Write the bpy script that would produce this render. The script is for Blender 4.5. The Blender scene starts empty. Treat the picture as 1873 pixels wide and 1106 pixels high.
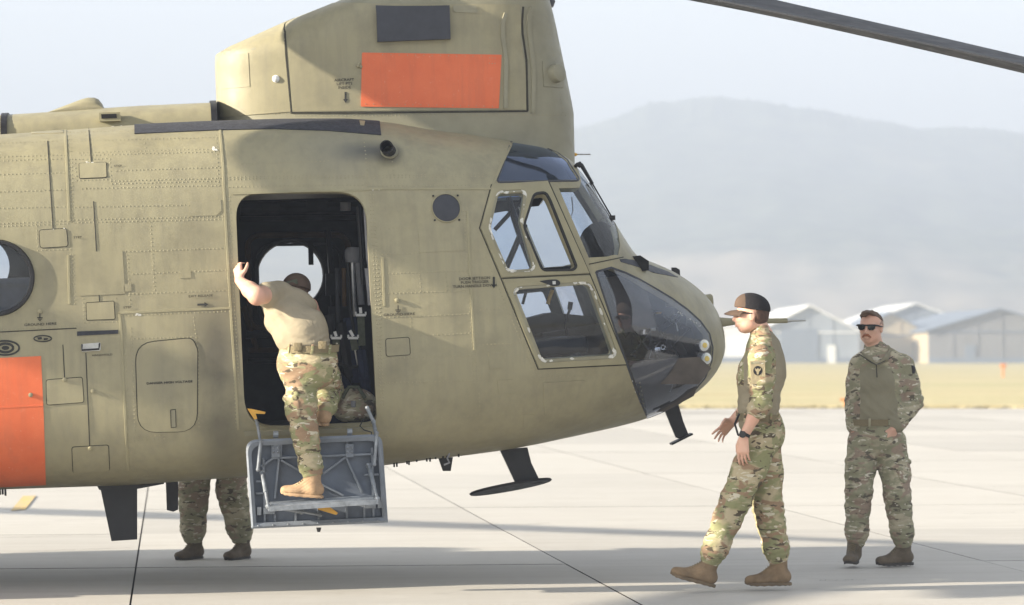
import bpy, bmesh, math, random
import numpy as np
from math import sin, cos, pi, radians, tan, atan2, sqrt, hypot
from mathutils import Vector, Matrix, geometry
random.seed(7); rng = np.random.default_rng(7)
scene = bpy.context.scene
col = scene.collection

# ------------------------------------------------------------------ camera
FPX, W0, H0, HZ, CAMH = 5500.0, 1873.0, 1106.0, 640.0, 1.5
TILT = math.atan((HZ - H0 / 2) / FPX)
cam_d = bpy.data.cameras.new('camera'); cam = bpy.data.objects.new('camera', cam_d); col.objects.link(cam)
cam_d.sensor_width = 36.0; cam_d.lens = 36.0 * FPX / W0
cam.location = (0, 0, CAMH); cam.rotation_euler = (pi / 2 + TILT, 0, 0)
cam_d.clip_start = 0.2; cam_d.clip_end = 20000
cam_d.dof.use_dof = True; cam_d.dof.focus_distance = 18.9; cam_d.dof.aperture_fstop = 3.0
scene.camera = cam

# ------------------------------------------------------------------ light
SUN_EL, SUN_AZ = radians(17), radians(15)          # height above the horizon; turn of the beam away from the image plane
sd = bpy.data.lights.new('sun', 'SUN'); sd.energy = 5.0; sd.angle = radians(0.6); sd.color = (1.0, 0.90, 0.74)
sun = bpy.data.objects.new('sun', sd); col.objects.link(sun)
beam = Vector((cos(SUN_AZ) * cos(SUN_EL), sin(SUN_AZ) * cos(SUN_EL), -sin(SUN_EL)))
sun.rotation_euler = (-beam).to_track_quat('Z', 'Y').to_euler()
world = bpy.data.worlds.new('World'); scene.world = world; world.use_nodes = True
wt = world.node_tree; bg = wt.nodes['Background']
sky = wt.nodes.new('ShaderNodeTexSky'); sky.sky_type = 'NISHITA'; sky.sun_disc = False
sky.sun_elevation = SUN_EL; sky.sun_rotation = atan2(-beam.x, -beam.y)
sky.air_density = 1.0; sky.dust_density = 1.2; sky.ozone_density = 1.0
hsv = wt.nodes.new('ShaderNodeHueSaturation'); hsv.inputs['Saturation'].default_value = 0.24; hsv.inputs['Value'].default_value = 0.79
wt.links.new(sky.outputs[0], hsv.inputs['Color']); wt.links.new(hsv.outputs[0], bg.inputs[0]); bg.inputs[1].default_value = 0.085
scene.view_settings.view_transform = 'Standard'; scene.view_settings.look = 'None'
scene.view_settings.exposure = 2.58; scene.view_settings.gamma = 1.0
scene.view_settings.use_curve_mapping = False
scene.cycles.use_denoising = True
scene.cycles.max_bounces = 10; scene.cycles.transparent_max_bounces = 16; scene.cycles.volume_bounces = 2

# ------------------------------------------------------------------ pixel <-> place
def ray(px, py):
    """direction (y component 1 before tilt) of the view ray through a photo pixel"""
    x = (px - W0 / 2) / FPX; z = (H0 / 2 - py) / FPX
    return Vector((x, cos(TILT) - z * sin(TILT), sin(TILT) + z * cos(TILT)))
def at(px, py, Y):
    d = ray(px, py); return Vector((0, 0, CAMH)) + d * (Y / d.y)
def ground(px, py, z=0.0):
    d = ray(px, py); return Vector((0, 0, CAMH)) + d * ((z - CAMH) / d.z)

YAW, PITCH = radians(6.5), radians(2.7)
AIR = Matrix.Translation(at(560, 600, 19.85)) @ Matrix.Rotation(YAW, 4, 'Z') @ Matrix.Rotation(-PITCH, 4, 'Y')
AIRI = AIR.inverted()
CAML = np.array(AIRI @ Vector((0, 0, CAMH)))
def lray(px, py):
    return np.array(AIRI.to_3x3() @ ray(px, py))
def L(px, py, y):
    """point of the aircraft's own frame seen at a pixel on its lengthwise plane Y=y"""
    d = lray(px, py); t = (y - CAML[1]) / d[1]
    return CAML + d * t

# ------------------------------------------------------------------ scene helpers
def tag(o, label=None, cat=None, group=None, kind=None):
    if label: o['label'] = label
    if cat: o['category'] = cat
    if group: o['group'] = group
    if kind: o['kind'] = kind
    return o
def empty(name, loc=(0, 0, 0), rz=0.0, mat=None):
    o = bpy.data.objects.new(name, None); col.objects.link(o)
    o.empty_display_size = 0.2
    if mat is not None: o.matrix_world = mat
    else: o.location = loc; o.rotation_euler = (0, 0, rz)
    return o
def link_mesh(name, verts, faces, mats, parent=None, smooth=True, mi=None, autos=None):
    me = bpy.data.meshes.new(name)
    me.from_pydata([tuple(v) for v in verts], [], [tuple(int(i) for i in f) for f in faces])
    if not isinstance(mats, (list, tuple)): mats = [mats]
    for m in mats: me.materials.append(m)
    if mi is not None: me.polygons.foreach_set('material_index', np.asarray(mi, dtype=np.int32))
    if smooth: me.polygons.foreach_set('use_smooth', np.ones(len(me.polygons), dtype=bool))
    if autos is not None:
        me.update(); me.set_sharp_from_angle(angle=radians(autos))
    me.validate(); me.update()
    o = bpy.data.objects.new(name, me); col.objects.link(o)
    if parent is not None: o.parent = parent
    return o
class MB:
    """collects boxes, tubes and sheets and links them as one mesh object"""
    def __init__(s): s.v = []; s.f = []
    def add(s, V, F):
        b = len(s.v); s.v += [tuple(v) for v in V]; s.f += [tuple(i + b for i in f) for f in F]; return s
    def box(s, c, size, rot=None, bev=0.0):
        hx, hy, hz = [k / 2 for k in size]
        R = rot if rot is not None else Matrix.Identity(3)
        if bev <= 0:
            V = [Vector((x, y, z)) for x in (-hx, hx) for y in (-hy, hy) for z in (-hz, hz)]
            F = [(0, 1, 3, 2), (4, 6, 7, 5), (0, 4, 5, 1), (2, 3, 7, 6), (0, 2, 6, 4), (1, 5, 7, 3)]
        else:
            bm = bmesh.new(); bmesh.ops.create_cube(bm, size=1.0)
            for v in bm.verts: v.co = Vector((v.co.x * 2 * hx, v.co.y * 2 * hy, v.co.z * 2 * hz))
            bmesh.ops.bevel(bm, geom=bm.edges[:], offset=bev, segments=2, affect='EDGES', profile=0.5)
            bm.verts.index_update(); V = [v.co.copy() for v in bm.verts]; F = [[v.index for v in f.verts] for f in bm.faces]; bm.free()
        c = Vector(c)
        return s.add([c + R @ v for v in V], F)
    def tube(s, pts, r, n=10, cap=True, flat=1.0, up=None):
        pts = [Vector(p) for p in pts]; m = len(pts)
        rr = r if isinstance(r, (list, tuple)) else [r] * m
        ref = Vector(up) if up is not None else None; V = []; F = []
        px = None
        for i, p in enumerate(pts):
            t = (pts[min(i + 1, m - 1)] - pts[max(i - 1, 0)]).normalized()
            if ref is not None: a = ref.cross(t)
            elif px is not None: a = px - t * px.dot(t)
            else: a = t.orthogonal()
            if a.length < 1e-6: a = t.orthogonal()
            a.normalize(); px = a; b = t.cross(a)
            for k in range(n):
                q = 2 * pi * k / n; V.append(p + a * (cos(q) * rr[i]) + b * (sin(q) * rr[i] * flat))
        for i in range(m - 1):
            for k in range(n):
                k2 = (k + 1) % n; F.append((i * n + k, i * n + k2, (i + 1) * n + k2, (i + 1) * n + k))
        if cap: F.append(tuple(range(n - 1, -1, -1))); F.append(tuple((m - 1) * n + k for k in range(n)))
        return s.add(V, F)
    def bar(s, a, b, w, h, up=(0, 0, 1)):
        a = Vector(a); b = Vector(b); t = (b - a).normalized(); u = Vector(up)
        x = t.cross(u)
        if x.length < 1e-5: x = t.orthogonal()
        x.normalize(); z = x.cross(t)
        V = [p + x * (sx * w / 2) + z * (sz * h / 2) for p in (a, b) for sx, sz in ((-1, -1), (1, -1), (1, 1), (-1, 1))]
        return s.add(V, [(0, 3, 2, 1), (4, 5, 6, 7), (0, 1, 5, 4), (1, 2, 6, 5), (2, 3, 7, 6), (3, 0, 4, 7)])
    def disc(s, c, r, nrm, h=0.0, n=24, dome=0.0):
        c = Vector(c); nrm = Vector(nrm).normalized(); a = nrm.orthogonal().normalized(); b = nrm.cross(a)
        ring = lambda rr, hh: [c + nrm * hh + a * (cos(2 * pi * k / n) * rr) + b * (sin(2 * pi * k / n) * rr) for k in range(n)]
        V = ring(r, 0) + ring(r * 0.94, h) + [c + nrm * (h + dome)]
        F = [(k, (k + 1) % n, n + (k + 1) % n, n + k) for k in range(n)] + [(n + k, n + (k + 1) % n, 2 * n) for k in range(n)]
        return s.add(V, F)
    def prism(s, poly, ext):
        """polygon (3D points) swept by a vector"""
        n = len(poly); e = Vector(ext); P = [Vector(p) for p in poly]
        F = [tuple(range(n)), tuple(range(2 * n - 1, n - 1, -1))] + [(i, i + n, (i + 1) % n + n, (i + 1) % n) for i in range(n)]
        return s.add(P + [p + e for p in P], F)
    def ball(s, c, r, n=12, sc=(1, 1, 1), R=None):
        V = []; F = []; m = n // 2
        for i in range(m + 1):
            a = pi * i / m
            for k in range(n):
                q = 2 * pi * k / n; p = Vector((r * sc[0] * sin(a) * cos(q), r * sc[1] * sin(a) * sin(q), r * sc[2] * cos(a)))
                V.append(Vector(c) + (R @ p if R is not None else p))
        for i in range(m):
            for k in range(n): F.append((i * n + k, (i + 1) * n + k, (i + 1) * n + (k + 1) % n, i * n + (k + 1) % n))
        return s.add(V, F)
    def build(s, name, mat, parent=None, smooth=True, ang=35):
        bm = bmesh.new(); vs = [bm.verts.new(v) for v in s.v]
        for f in s.f:
            try: bm.faces.new([vs[i] for i in f])
            except ValueError: pass
        bmesh.ops.remove_doubles(bm, verts=bm.verts, dist=1e-6)
        bmesh.ops.recalc_face_normals(bm, faces=bm.faces)
        me = bpy.data.meshes.new(name); bm.to_mesh(me); bm.free()
        me.materials.append(mat)
        if smooth:
            me.polygons.foreach_set('use_smooth', np.ones(len(me.polygons), dtype=bool)); me.set_sharp_from_angle(angle=radians(ang))
        o = bpy.data.objects.new(name, me); col.objects.link(o)
        if parent is not None: o.parent = parent
        return o

# ------------------------------------------------------------------ materials
class NT:
    """tiny node-writing helper"""
    def __init__(s, name):
        s.m = bpy.data.materials.new(name); s.m.use_nodes = True; s.t = s.m.node_tree; s.t.nodes.clear()
        s.out = s.n('ShaderNodeOutputMaterial')
    def n(s, typ, **kw):
        x = s.t.nodes.new(typ)
        for k, v in kw.items():
            if k.startswith('i_'):
                key = k[2:].replace('_', ' '); x.inputs[int(key) if key.isdigit() else key].default_value = v
            else: setattr(x, k, v)
        return x
    def l(s, a, b): s.t.links.new(a, b); return b
    def co(s, scale=(1, 1, 1), rot=(0, 0, 0), loc=(0, 0, 0), kind='Object'):
        tc = s.n('ShaderNodeTexCoord'); mp = s.n('ShaderNodeMapping')
        mp.inputs['Scale'].default_value = scale; mp.inputs['Rotation'].default_value = rot; mp.inputs['Location'].default_value = loc
        s.l(tc.outputs[kind], mp.inputs[0]); return mp.outputs[0]
    def noise(s, co, scale=5, detail=4, rough=0.55, dist=0.0):
        x = s.n('ShaderNodeTexNoise'); s.l(co, x.inputs['Vector'])
        x.inputs['Scale'].default_value = scale; x.inputs['Detail'].default_value = detail
        x.inputs['Roughness'].default_value = rough; x.inputs['Distortion'].default_value = dist
        return x.outputs['Fac']
    def ramp(s, fac, stops, interp='LINEAR'):
        x = s.n('ShaderNodeValToRGB'); x.color_ramp.interpolation = interp
        e = x.color_ramp.elements
        while len(e) < len(stops): e.new(0.5)
        for i, (p, c) in enumerate(stops):
            e[i].position = p; e[i].color = (c, c, c, 1) if not isinstance(c, (tuple, list)) else (*c[:3], 1)
        s.l(fac, x.inputs[0]); return x.outputs[0]
    def mix(s, fac, a, b, mode='MIX'):
        x = s.n('ShaderNodeMix', data_type='RGBA', blend_type=mode)
        for sock, v in ((x.inputs[0], fac), (x.inputs[6], a), (x.inputs[7], b)):
            if hasattr(v, 'links'): s.l(v, sock)
            elif isinstance(v, (tuple, list)): sock.default_value = (*v[:3], 1)
            else: sock.default_value = v
        return x.outputs[2]
    def math(s, op, a, b=None, c=None, clamp=False):
        x = s.n('ShaderNodeMath', operation=op, use_clamp=clamp)
        for i, v in enumerate((a, b, c)):
            if v is None: continue
            if hasattr(v, 'links'): s.l(v, x.inputs[i])
            else: x.inputs[i].default_value = v
        return x.outputs[0]
    def bump(s, h, strength=0.2, dist=0.01):
        x = s.n('ShaderNodeBump'); x.inputs['Strength'].default_value = strength; x.inputs['Distance'].default_value = dist
        s.l(h, x.inputs['Height']); return x.outputs[0]
    def bsdf(s, color, rough=0.5, metal=0.0, normal=None, spec=0.5, **kw):
        x = s.n('ShaderNodeBsdfPrincipled')
        for key, v in (('Base Color', color), ('Roughness', rough), ('Metallic', metal), ('Specular IOR Level', spec)):
            if hasattr(v, 'links'): s.l(v, x.inputs[key])
            elif isinstance(v, (tuple, list)): x.inputs[key].default_value = (*v[:3], 1)
            else: x.inputs[key].default_value = v
        if normal is not None: s.l(normal, x.inputs['Normal'])
        for k, v in kw.items(): x.inputs[k.replace('_', ' ')].default_value = v
        s.l(x.outputs[0], s.out.inputs[0]); return s.m

def simple(name, c, rough=0.5, metal=0.0, var=0.12, scale=8.0, bump=0.05, bscale=60, spec=0.4):
    n = NT(name); co = n.co()
    f = n.noise(co, scale, 5); c1 = tuple(k * (1 - var) for k in c); c2 = tuple(min(1, k * (1 + var)) for k in c)
    base = n.ramp(f, [(0.3, c1), (0.7, c2)])
    rg = n.ramp(n.noise(co, scale * 2.3, 3), [(0.3, rough * 0.85), (0.7, min(1, rough * 1.15))])
    b = n.bump(n.noise(co, bscale, 3), bump, 0.004)
    return n.bsdf(base, rg, metal, b, spec)
MAT = {}
# ------------------------------------------------------------------ material library
def paint_mat():
    """sand-green aircraft paint: mottled, streaked, sooty round the heater exhaust and darker by the door"""
    n = NT('aircraft_paint'); co = n.co()
    base = n.ramp(n.noise(co, 0.9, 5, 0.6), [(0.3, (0.272, 0.245, 0.152)), (0.7, (0.318, 0.29, 0.183))])
    st = n.noise(n.co(scale=(6.0, 6.0, 0.5)), 3.0, 6, 0.6)            # run-off streaks
    base = n.mix(n.ramp(st, [(0.44, 0.0), (0.70, 0.55)]), base, (0.225, 0.205, 0.14))
    sp = n.noise(n.co(scale=(1, 1, 1)), 26.0, 5, 0.7)
    base = n.mix(n.ramp(sp, [(0.62, 0.0), (0.78, 0.30)]), base, (0.29, 0.275, 0.20))
    gr = n.noise(co, 4.3, 6, 0.65)
    base = n.mix(n.ramp(gr, [(0.46, 0.0), (0.78, 0.55)]), base, (0.15, 0.138, 0.095))
    sx = n.n('ShaderNodeSeparateXYZ'); tc = n.n('ShaderNodeTexCoord'); n.l(tc.outputs['Object'], sx.inputs[0])
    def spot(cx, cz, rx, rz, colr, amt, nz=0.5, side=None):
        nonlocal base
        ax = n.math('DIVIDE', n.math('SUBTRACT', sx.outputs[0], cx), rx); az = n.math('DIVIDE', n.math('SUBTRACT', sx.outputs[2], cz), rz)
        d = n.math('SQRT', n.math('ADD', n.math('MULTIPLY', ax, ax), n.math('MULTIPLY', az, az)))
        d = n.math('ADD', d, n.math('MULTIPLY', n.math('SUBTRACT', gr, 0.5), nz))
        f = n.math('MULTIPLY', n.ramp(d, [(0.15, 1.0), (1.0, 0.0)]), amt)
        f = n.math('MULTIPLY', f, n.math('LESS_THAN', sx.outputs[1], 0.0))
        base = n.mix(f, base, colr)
    S = lambda px, py: L(px, py, -1.28)
    def sp_px(px, py, rx, ry, c, amt, nz=0.5):
        p = S(px, py); spot(p[0], p[2], rx / 297.0, ry / 297.0, c, amt, nz)
    sp_px(675, 273, 75, 24, (0.04, 0.042, 0.045), 0.80)               # exhaust soot
    sp_px(712, 280, 32, 26, (0.03, 0.03, 0.03), 0.75)
    sp_px(620, 275, 110, 70, (0.15, 0.15, 0.13), 0.45)  # wide, faint darker patch around and aft of the exhaust
    sp_px(395, 640, 70, 130, (0.06, 0.055, 0.045), 0.8, 0.8)          # darker patches on the skin behind the door
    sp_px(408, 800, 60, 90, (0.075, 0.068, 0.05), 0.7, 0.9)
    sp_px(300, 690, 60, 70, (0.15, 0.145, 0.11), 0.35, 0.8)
    sp_px(730, 840, 130, 40, (0.12, 0.105, 0.06), 0.4, 0.8)
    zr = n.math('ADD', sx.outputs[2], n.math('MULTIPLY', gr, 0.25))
    bl = n.ramp(n.math('MULTIPLY', n.math('ADD', zr, 1.1), 1.6), [(0.0, 0.45), (0.85, 0.0)])   # skin colour goes darker towards the belly
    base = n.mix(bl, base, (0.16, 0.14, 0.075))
    rg = n.ramp(n.noise(co, 5.0, 5), [(0.3, 0.42), (0.7, 0.62)])
    h = n.math('ADD', n.math('MULTIPLY', n.noise(co, 2.4, 3), 1.0), n.math('MULTIPLY', n.noise(co, 120, 2), 0.02))
    bmp = n.bump(h, 0.5, 0.022)                                       # gentle oil-canning of thin sheet
    return n.bsdf(base, rg, 0.0, bmp, 0.45)
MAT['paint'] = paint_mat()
MAT['paint_plain'] = simple('aircraft_paint_parts', (0.28, 0.255, 0.16), 0.5, 0, 0.12, 6, 0.05)
MAT['paint_grey'] = simple('aircraft_paint_greyed', (0.25, 0.235, 0.165), 0.5, 0, 0.12, 6, 0.05)
def orange():
    n = NT('orange_marking'); co = n.co()
    b = n.ramp(n.noise(co, 3.5, 6, 0.65), [(0.3, (0.62, 0.125, 0.045)), (0.7, (0.69, 0.16, 0.062))])
    b = n.mix(n.ramp(n.noise(co, 11, 6, 0.7), [(0.62, 0.0), (0.85, 0.4)]), b, (0.66, 0.27, 0.17))
    b = n.mix(n.ramp(n.noise(n.co(scale=(5, 5, 0.6)), 3.0, 6, 0.65), [(0.5, 0.0), (0.78, 0.45)]), b, (0.42, 0.12, 0.06))
    b = n.mix(n.ramp(n.noise(co, 30, 4, 0.8), [(0.63, 0.0), (0.72, 0.5)]), b, (0.72, 0.36, 0.26))
    return n.bsdf(b, 0.5, 0, n.bump(n.noise(co, 2.4, 3), 0.3, 0.02), 0.4)
MAT['orange'] = orange()
MAT['walkway'] = simple('dark_walkway_coating', (0.035, 0.037, 0.047), 0.85, 0, 0.25, 20, 0.4, 300)
MAT['slate'] = simple('slate_cover', (0.040, 0.043, 0.054), 0.6, 0, 0.1, 12, 0.08)
MAT['black'] = simple('black_paint', (0.012, 0.012, 0.014), 0.45, 0, 0.2, 10)
MAT['blackmatte'] = simple('matte_black', (0.010, 0.010, 0.011), 0.9, 0, 0.2, 10)
MAT['rubber'] = simple('rubber', (0.018, 0.018, 0.018), 0.75, 0, 0.2, 10)
MAT['steel'] = simple('worn_steel', (0.45, 0.45, 0.44), 0.35, 0.9, 0.2, 20)
MAT['chrome'] = simple('bare_metal', (0.7, 0.7, 0.7), 0.2, 1.0, 0.1, 20)
MAT['seam'] = simple('dark_seam_sealant', (0.035, 0.033, 0.025), 0.8, 0, 0.3, 20)
MAT['stencil'] = simple('stencil_black', (0.03, 0.03, 0.028), 0.7, 0, 0.3, 60)
MAT['white'] = simple('white_paint', (0.75, 0.75, 0.73), 0.5, 0, 0.1, 12)
MAT['yellow'] = simple('yellow_handle', (0.62, 0.34, 0.05), 0.45, 0, 0.15, 12)
MAT['grey'] = simple('grey_door_paint', (0.165, 0.185, 0.215), 0.5, 0.0, 0.16, 9, 0.08)
MAT['grey2'] = simple('grey_door_inner', (0.125, 0.147, 0.185), 0.55, 0.0, 0.22, 5, 0.1)
MAT['alu'] = simple('scuffed_aluminium', (0.24, 0.26, 0.285), 0.5, 0.3, 0.3, 18, 0.3, 90)
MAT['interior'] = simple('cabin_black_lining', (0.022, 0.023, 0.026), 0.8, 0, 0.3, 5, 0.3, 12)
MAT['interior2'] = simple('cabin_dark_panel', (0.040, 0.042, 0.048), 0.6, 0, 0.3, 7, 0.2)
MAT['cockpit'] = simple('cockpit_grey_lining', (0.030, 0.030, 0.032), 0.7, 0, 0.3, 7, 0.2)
MAT['cockpit2'] = simple('avionics_brown_black', (0.085, 0.072, 0.062), 0.65, 0, 0.3, 7, 0.2)
MAT['amber'] = simple('amber_window_surround', (0.085, 0.045, 0.012), 0.6, 0, 0.4, 9, 0.2)
MAT['greyfoam'] = simple('grey_padding', (0.22, 0.22, 0.23), 0.9, 0, 0.2, 8, 0.3, 40)
MAT['olive'] = simple('olive_webbing', (0.09, 0.10, 0.07), 0.9, 0, 0.2, 30, 0.4, 200)
MAT['navy'] = simple('navy_fabric', (0.02, 0.028, 0.06), 0.9, 0, 0.2, 30, 0.4, 200)
MAT['sealant'] = simple('chipped_white_sealant', (0.62, 0.61, 0.56), 0.7, 0, 0.2, 30)
MAT['blade'] = simple('rotor_blade_grey', (0.013, 0.015, 0.020), 0.6, 0, 0.15, 3, 0.05, spec=0.2)
MAT['blade_edge'] = simple('blade_nickel_edge', (0.16, 0.17, 0.19), 0.35, 0.5, 0.15, 6, 0.05)
def glass(name, tint, alpha, rough=0.02, refl=(0.5, 0.5, 0.5)):
    """thin glazing: mostly clear, tinted, with a real mirror coat"""
    n = NT(name)
    tr = n.n('ShaderNodeBsdfTransparent'); tr.inputs[0].default_value = (*tint, 1)
    gl = n.n('ShaderNodeBsdfGlossy'); gl.inputs[0].default_value = (*refl, 1); gl.inputs['Roughness'].default_value = rough
    fr = n.n('ShaderNodeFresnel'); ge = n.n('ShaderNodeNewGeometry'); n.l(n.math('ADD', 1.5, n.math('MULTIPLY', ge.outputs['Backfacing'], 1 / 1.5 - 1.5)), fr.inputs[0])
    co = n.co(); d = n.noise(co, 7, 6, 0.7)
    f = n.math('ADD', n.math('MULTIPLY', fr.outputs[0], 1.0), alpha, clamp=True)
    mx = n.n('ShaderNodeMixShader'); n.l(f, mx.inputs[0]); n.l(tr.outputs[0], mx.inputs[1]); n.l(gl.outputs[0], mx.inputs[2])
    df = n.n('ShaderNodeBsdfDiffuse'); df.inputs[0].default_value = (0.45, 0.47, 0.5, 1)
    mx2 = n.n('ShaderNodeMixShader'); n.l(n.ramp(d, [(0.35, 0.01), (0.8, 0.07)]), mx2.inputs[0])
    n.l(mx.outputs[0], mx2.inputs[1]); n.l(df.outputs[0], mx2.inputs[2])
    n.l(mx2.outputs[0], n.out.inputs[0]); return n.m
MAT['glass'] = glass('cockpit_glass', (0.80, 0.87, 0.97), 0.03)
MAT['glass_tint'] = glass('tinted_roof_glass', (0.16, 0.24, 0.42), 0.10, 0.03, (0.55, 0.65, 0.9))
MAT['glass_bubble'] = glass('nose_bubble_glass', (0.72, 0.76, 0.84), 0.06, 0.03, (0.8, 0.85, 0.95))

def concrete(name, joints):
    n = NT(name); co = n.co(); 
    c = n.ramp(n.noise(co, 0.35, 6, 0.6), [(0.3, (0.42, 0.40, 0.365)), (0.7, (0.50, 0.48, 0.44))])
    c = n.mix(n.ramp(n.noise(co, 2.1, 8, 0.7), [(0.45, 0.0), (0.8, 0.5)]), c, (0.38, 0.355, 0.315))
    c = n.mix(n.ramp(n.noise(n.co(scale=(0.25, 3.0, 1)), 3.0, 6, 0.65), [(0.52, 0.0), (0.75, 0.35)]), c, (0.54, 0.52, 0.48))
    c = n.mix(n.ramp(n.noise(co, 40, 3, 0.7), [(0.6, 0.0), (0.8, 0.35)]), c, (0.33, 0.31, 0.28))
    st = n.noise(n.co(scale=(0.35, 1.1, 1), rot=(0, 0, 0.11)), 0.55, 7, 0.72, 0.6)
    c = n.mix(n.ramp(st, [(0.47, 0.0), (0.58, 0.42), (0.66, 0.15), (0.80, 0.6)]), c, (0.31, 0.285, 0.25))
    tr = n.noise(n.co(scale=(0.06, 2.6, 1), rot=(0, 0, -0.11)), 1.4, 5, 0.6)
    c = n.mix(n.ramp(tr, [(0.52, 0.0), (0.64, 0.5)]), c, (0.33, 0.305, 0.27))
    ol = n.noise(n.co(loc=(3, 7, 0)), 1.9, 4, 0.5)
    c = n.mix(n.ramp(ol, [(0.66, 0.0), (0.73, 0.55)]), c, (0.20, 0.18, 0.16))
    if not joints:
        oi = n.n('ShaderNodeObjectInfo')
        c = n.mix(0.5, c, n.ramp(oi.outputs['Random'], [(0.0, (0.39, 0.37, 0.335)), (1.0, (0.53, 0.505, 0.455))]))
    else:
        br = n.n('ShaderNodeTexBrick'); n.l(co, br.inputs[0]); br.offset = 0; br.inputs['Scale'].default_value = 1.0
        br.inputs['Brick Width'].default_value = 3.05; br.inputs['Row Height'].default_value = 3.8; br.inputs['Mortar Size'].default_value = 0.012
        c = n.mix(br.outputs['Fac'], c, (0.10, 0.09, 0.08))
    b = n.bump(n.noise(co, 30, 5, 0.7), 0.25, 0.01)
    return n.bsdf(c, n.ramp(n.noise(co, 1.3, 4), [(0.3, 0.72), (0.7, 0.9)]), 0, b, 0.3)
MAT['concrete'] = concrete('apron_concrete', False)
MAT['concrete_far'] = concrete('apron_concrete_far', True)
MAT['joint'] = simple('dark_joint_filler', (0.035, 0.03, 0.028), 0.8, 0, 0.4, 20)
def grass_mat():
    n = NT('dry_grass'); 
    c = n.ramp(n.noise(n.co(scale=(0.008, 0.05, 1)), 3.0, 6, 0.6), [(0.30, (0.40, 0.325, 0.16)), (0.5, (0.53, 0.45, 0.26)), (0.7, (0.36, 0.34, 0.16))])
    c = n.mix(n.ramp(n.noise(n.co(scale=(0.02, 0.3, 1)), 6, 5, 0.7), [(0.45, 0), (0.7, 0.6)]), c, (0.30, 0.28, 0.13))
    return n.bsdf(c, 0.9, 0, n.bump(n.noise(n.co(), 3, 5), 0.6, 0.2), 0.1)
MAT['grass'] = grass_mat()
def hill_mat():
    n = NT('forested_hill'); co = n.co()
    f = n.noise(co, 0.008, 7, 0.62); g = n.noise(n.co(scale=(1, 1, 2.0)), 0.06, 6, 0.7)
    c = n.ramp(g, [(0.38, (0.025, 0.04, 0.03)), (0.62, (0.10, 0.115, 0.08))])
    sx = n.n('ShaderNodeSeparateXYZ'); tc = n.n('ShaderNodeTexCoord'); n.l(tc.outputs['Object'], sx.inputs[0])
    low = n.math('MULTIPLY', n.math('SUBTRACT', 48.0, sx.outputs[2]), 0.024, clamp=True)
    m = n.math('ADD', n.math('MULTIPLY', low, 0.55), n.math('MULTIPLY', n.math('SUBTRACT', f, 0.5), 1.1))
    c = n.mix(n.ramp(m, [(0.12, 0.0), (0.34, 1.0)]), c, (0.30, 0.255, 0.19))
    return n.bsdf(c, 0.95, 0, None, 0.05)
MAT['hill'] = hill_mat()

def camo(name, tones, scale=1.0):
    """woodland-desert camouflage print: overlapping wavering patches, stretched sideways"""
    n = NT(name)
    base, green, brown, dark, pale = tones
    def fld(sc, seed, st=(1, 1, 1.9), det=2.0, dist=0.6):
        return n.noise(n.co(scale=st, loc=(seed, seed * 0.7, seed * 1.3)), sc * scale, det, 0.5, dist)
    c = n.ramp(fld(7.0, 1.3), [(0.42, base), (0.56, green)])
    c = n.mix(n.ramp(fld(9.0, 5.1), [(0.535, 0.0), (0.56, 1.0)]), c, brown)
    c = n.mix(n.ramp(fld(11.0, 8.7), [(0.565, 0.0), (0.59, 0.9)]), c, green)
    c = n.mix(n.ramp(fld(17.0, 3.9, (1, 1, 2.4), 3), [(0.60, 0.0), (0.62, 1.0)]), c, dark)
    c = n.mix(n.ramp(fld(19.0, 11.7, (1, 1, 2.6), 3), [(0.62, 0.0), (0.64, 1.0)]), c, pale)
    c = n.mix(n.ramp(n.noise(n.co(), 40, 4, 0.7), [(0.5, 0.0), (0.9, 0.25)]), c, dark)
    wv = n.noise(n.co(), 420, 2)
    fold = n.noise(n.co(scale=(1, 1, 1.6)), 14, 5, 0.6, 0.8)
    h = n.math('ADD', n.math('MULTIPLY', fold, 1.0), n.math('MULTIPLY', wv, 0.04))
    return n.bsdf(c, 0.92, 0, n.bump(h, 0.55, 0.02), 0.15)
MAT['camo'] = camo('camouflage_cloth', ((0.44, 0.37, 0.24), (0.25, 0.25, 0.13), (0.30, 0.205, 0.13), (0.10, 0.08, 0.055), (0.56, 0.51, 0.39)), 0.8)
MAT['camo_dark'] = camo('camouflage_cloth_faded', ((0.42, 0.375, 0.27), (0.26, 0.25, 0.165), (0.285, 0.22, 0.165), (0.12, 0.105, 0.08), (0.56, 0.52, 0.42)), 0.85)
def cloth(name, c, bscale=9.0, bs=0.5):
    n = NT(name); co = n.co()
    b = n.ramp(n.noise(co, 6, 5), [(0.3, tuple(k * 0.9 for k in c)), (0.7, tuple(k * 1.08 for k in c))])
    h = n.math('ADD', n.noise(n.co(scale=(1, 1, 0.7)), bscale, 4, 0.55, 1.0), n.math('MULTIPLY', n.noise(co, 500, 2), 0.03))
    return n.bsdf(b, 0.9, 0, n.bump(h, bs, 0.02), 0.15)
MAT['tee'] = cloth('sand_tee_fabric', (0.315, 0.27, 0.19))
MAT['torso_tan'] = cloth('tan_shirt_fabric', (0.27, 0.235, 0.165))
MAT['torso_olive'] = cloth('olive_tan_shirt_fabric', (0.235, 0.215, 0.15))
MAT['belt'] = cloth('tan_webbing', (0.20, 0.165, 0.10), 60, 0.3)
MAT['boot'] = simple('coyote_suede_boot', (0.21, 0.145, 0.085), 0.9, 0, 0.25, 16, 0.5, 70)
MAT['boot_light'] = simple('pale_suede_boot', (0.36, 0.235, 0.135), 0.85, 0, 0.22, 16, 0.5, 70)
MAT['boot_dark'] = simple('dusty_brown_boot', (0.115, 0.09, 0.062), 0.9, 0, 0.25, 16, 0.5, 70)
MAT['sole'] = simple('boot_sole', (0.15, 0.11, 0.07), 0.85, 0, 0.25, 20, 0.3)
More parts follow.
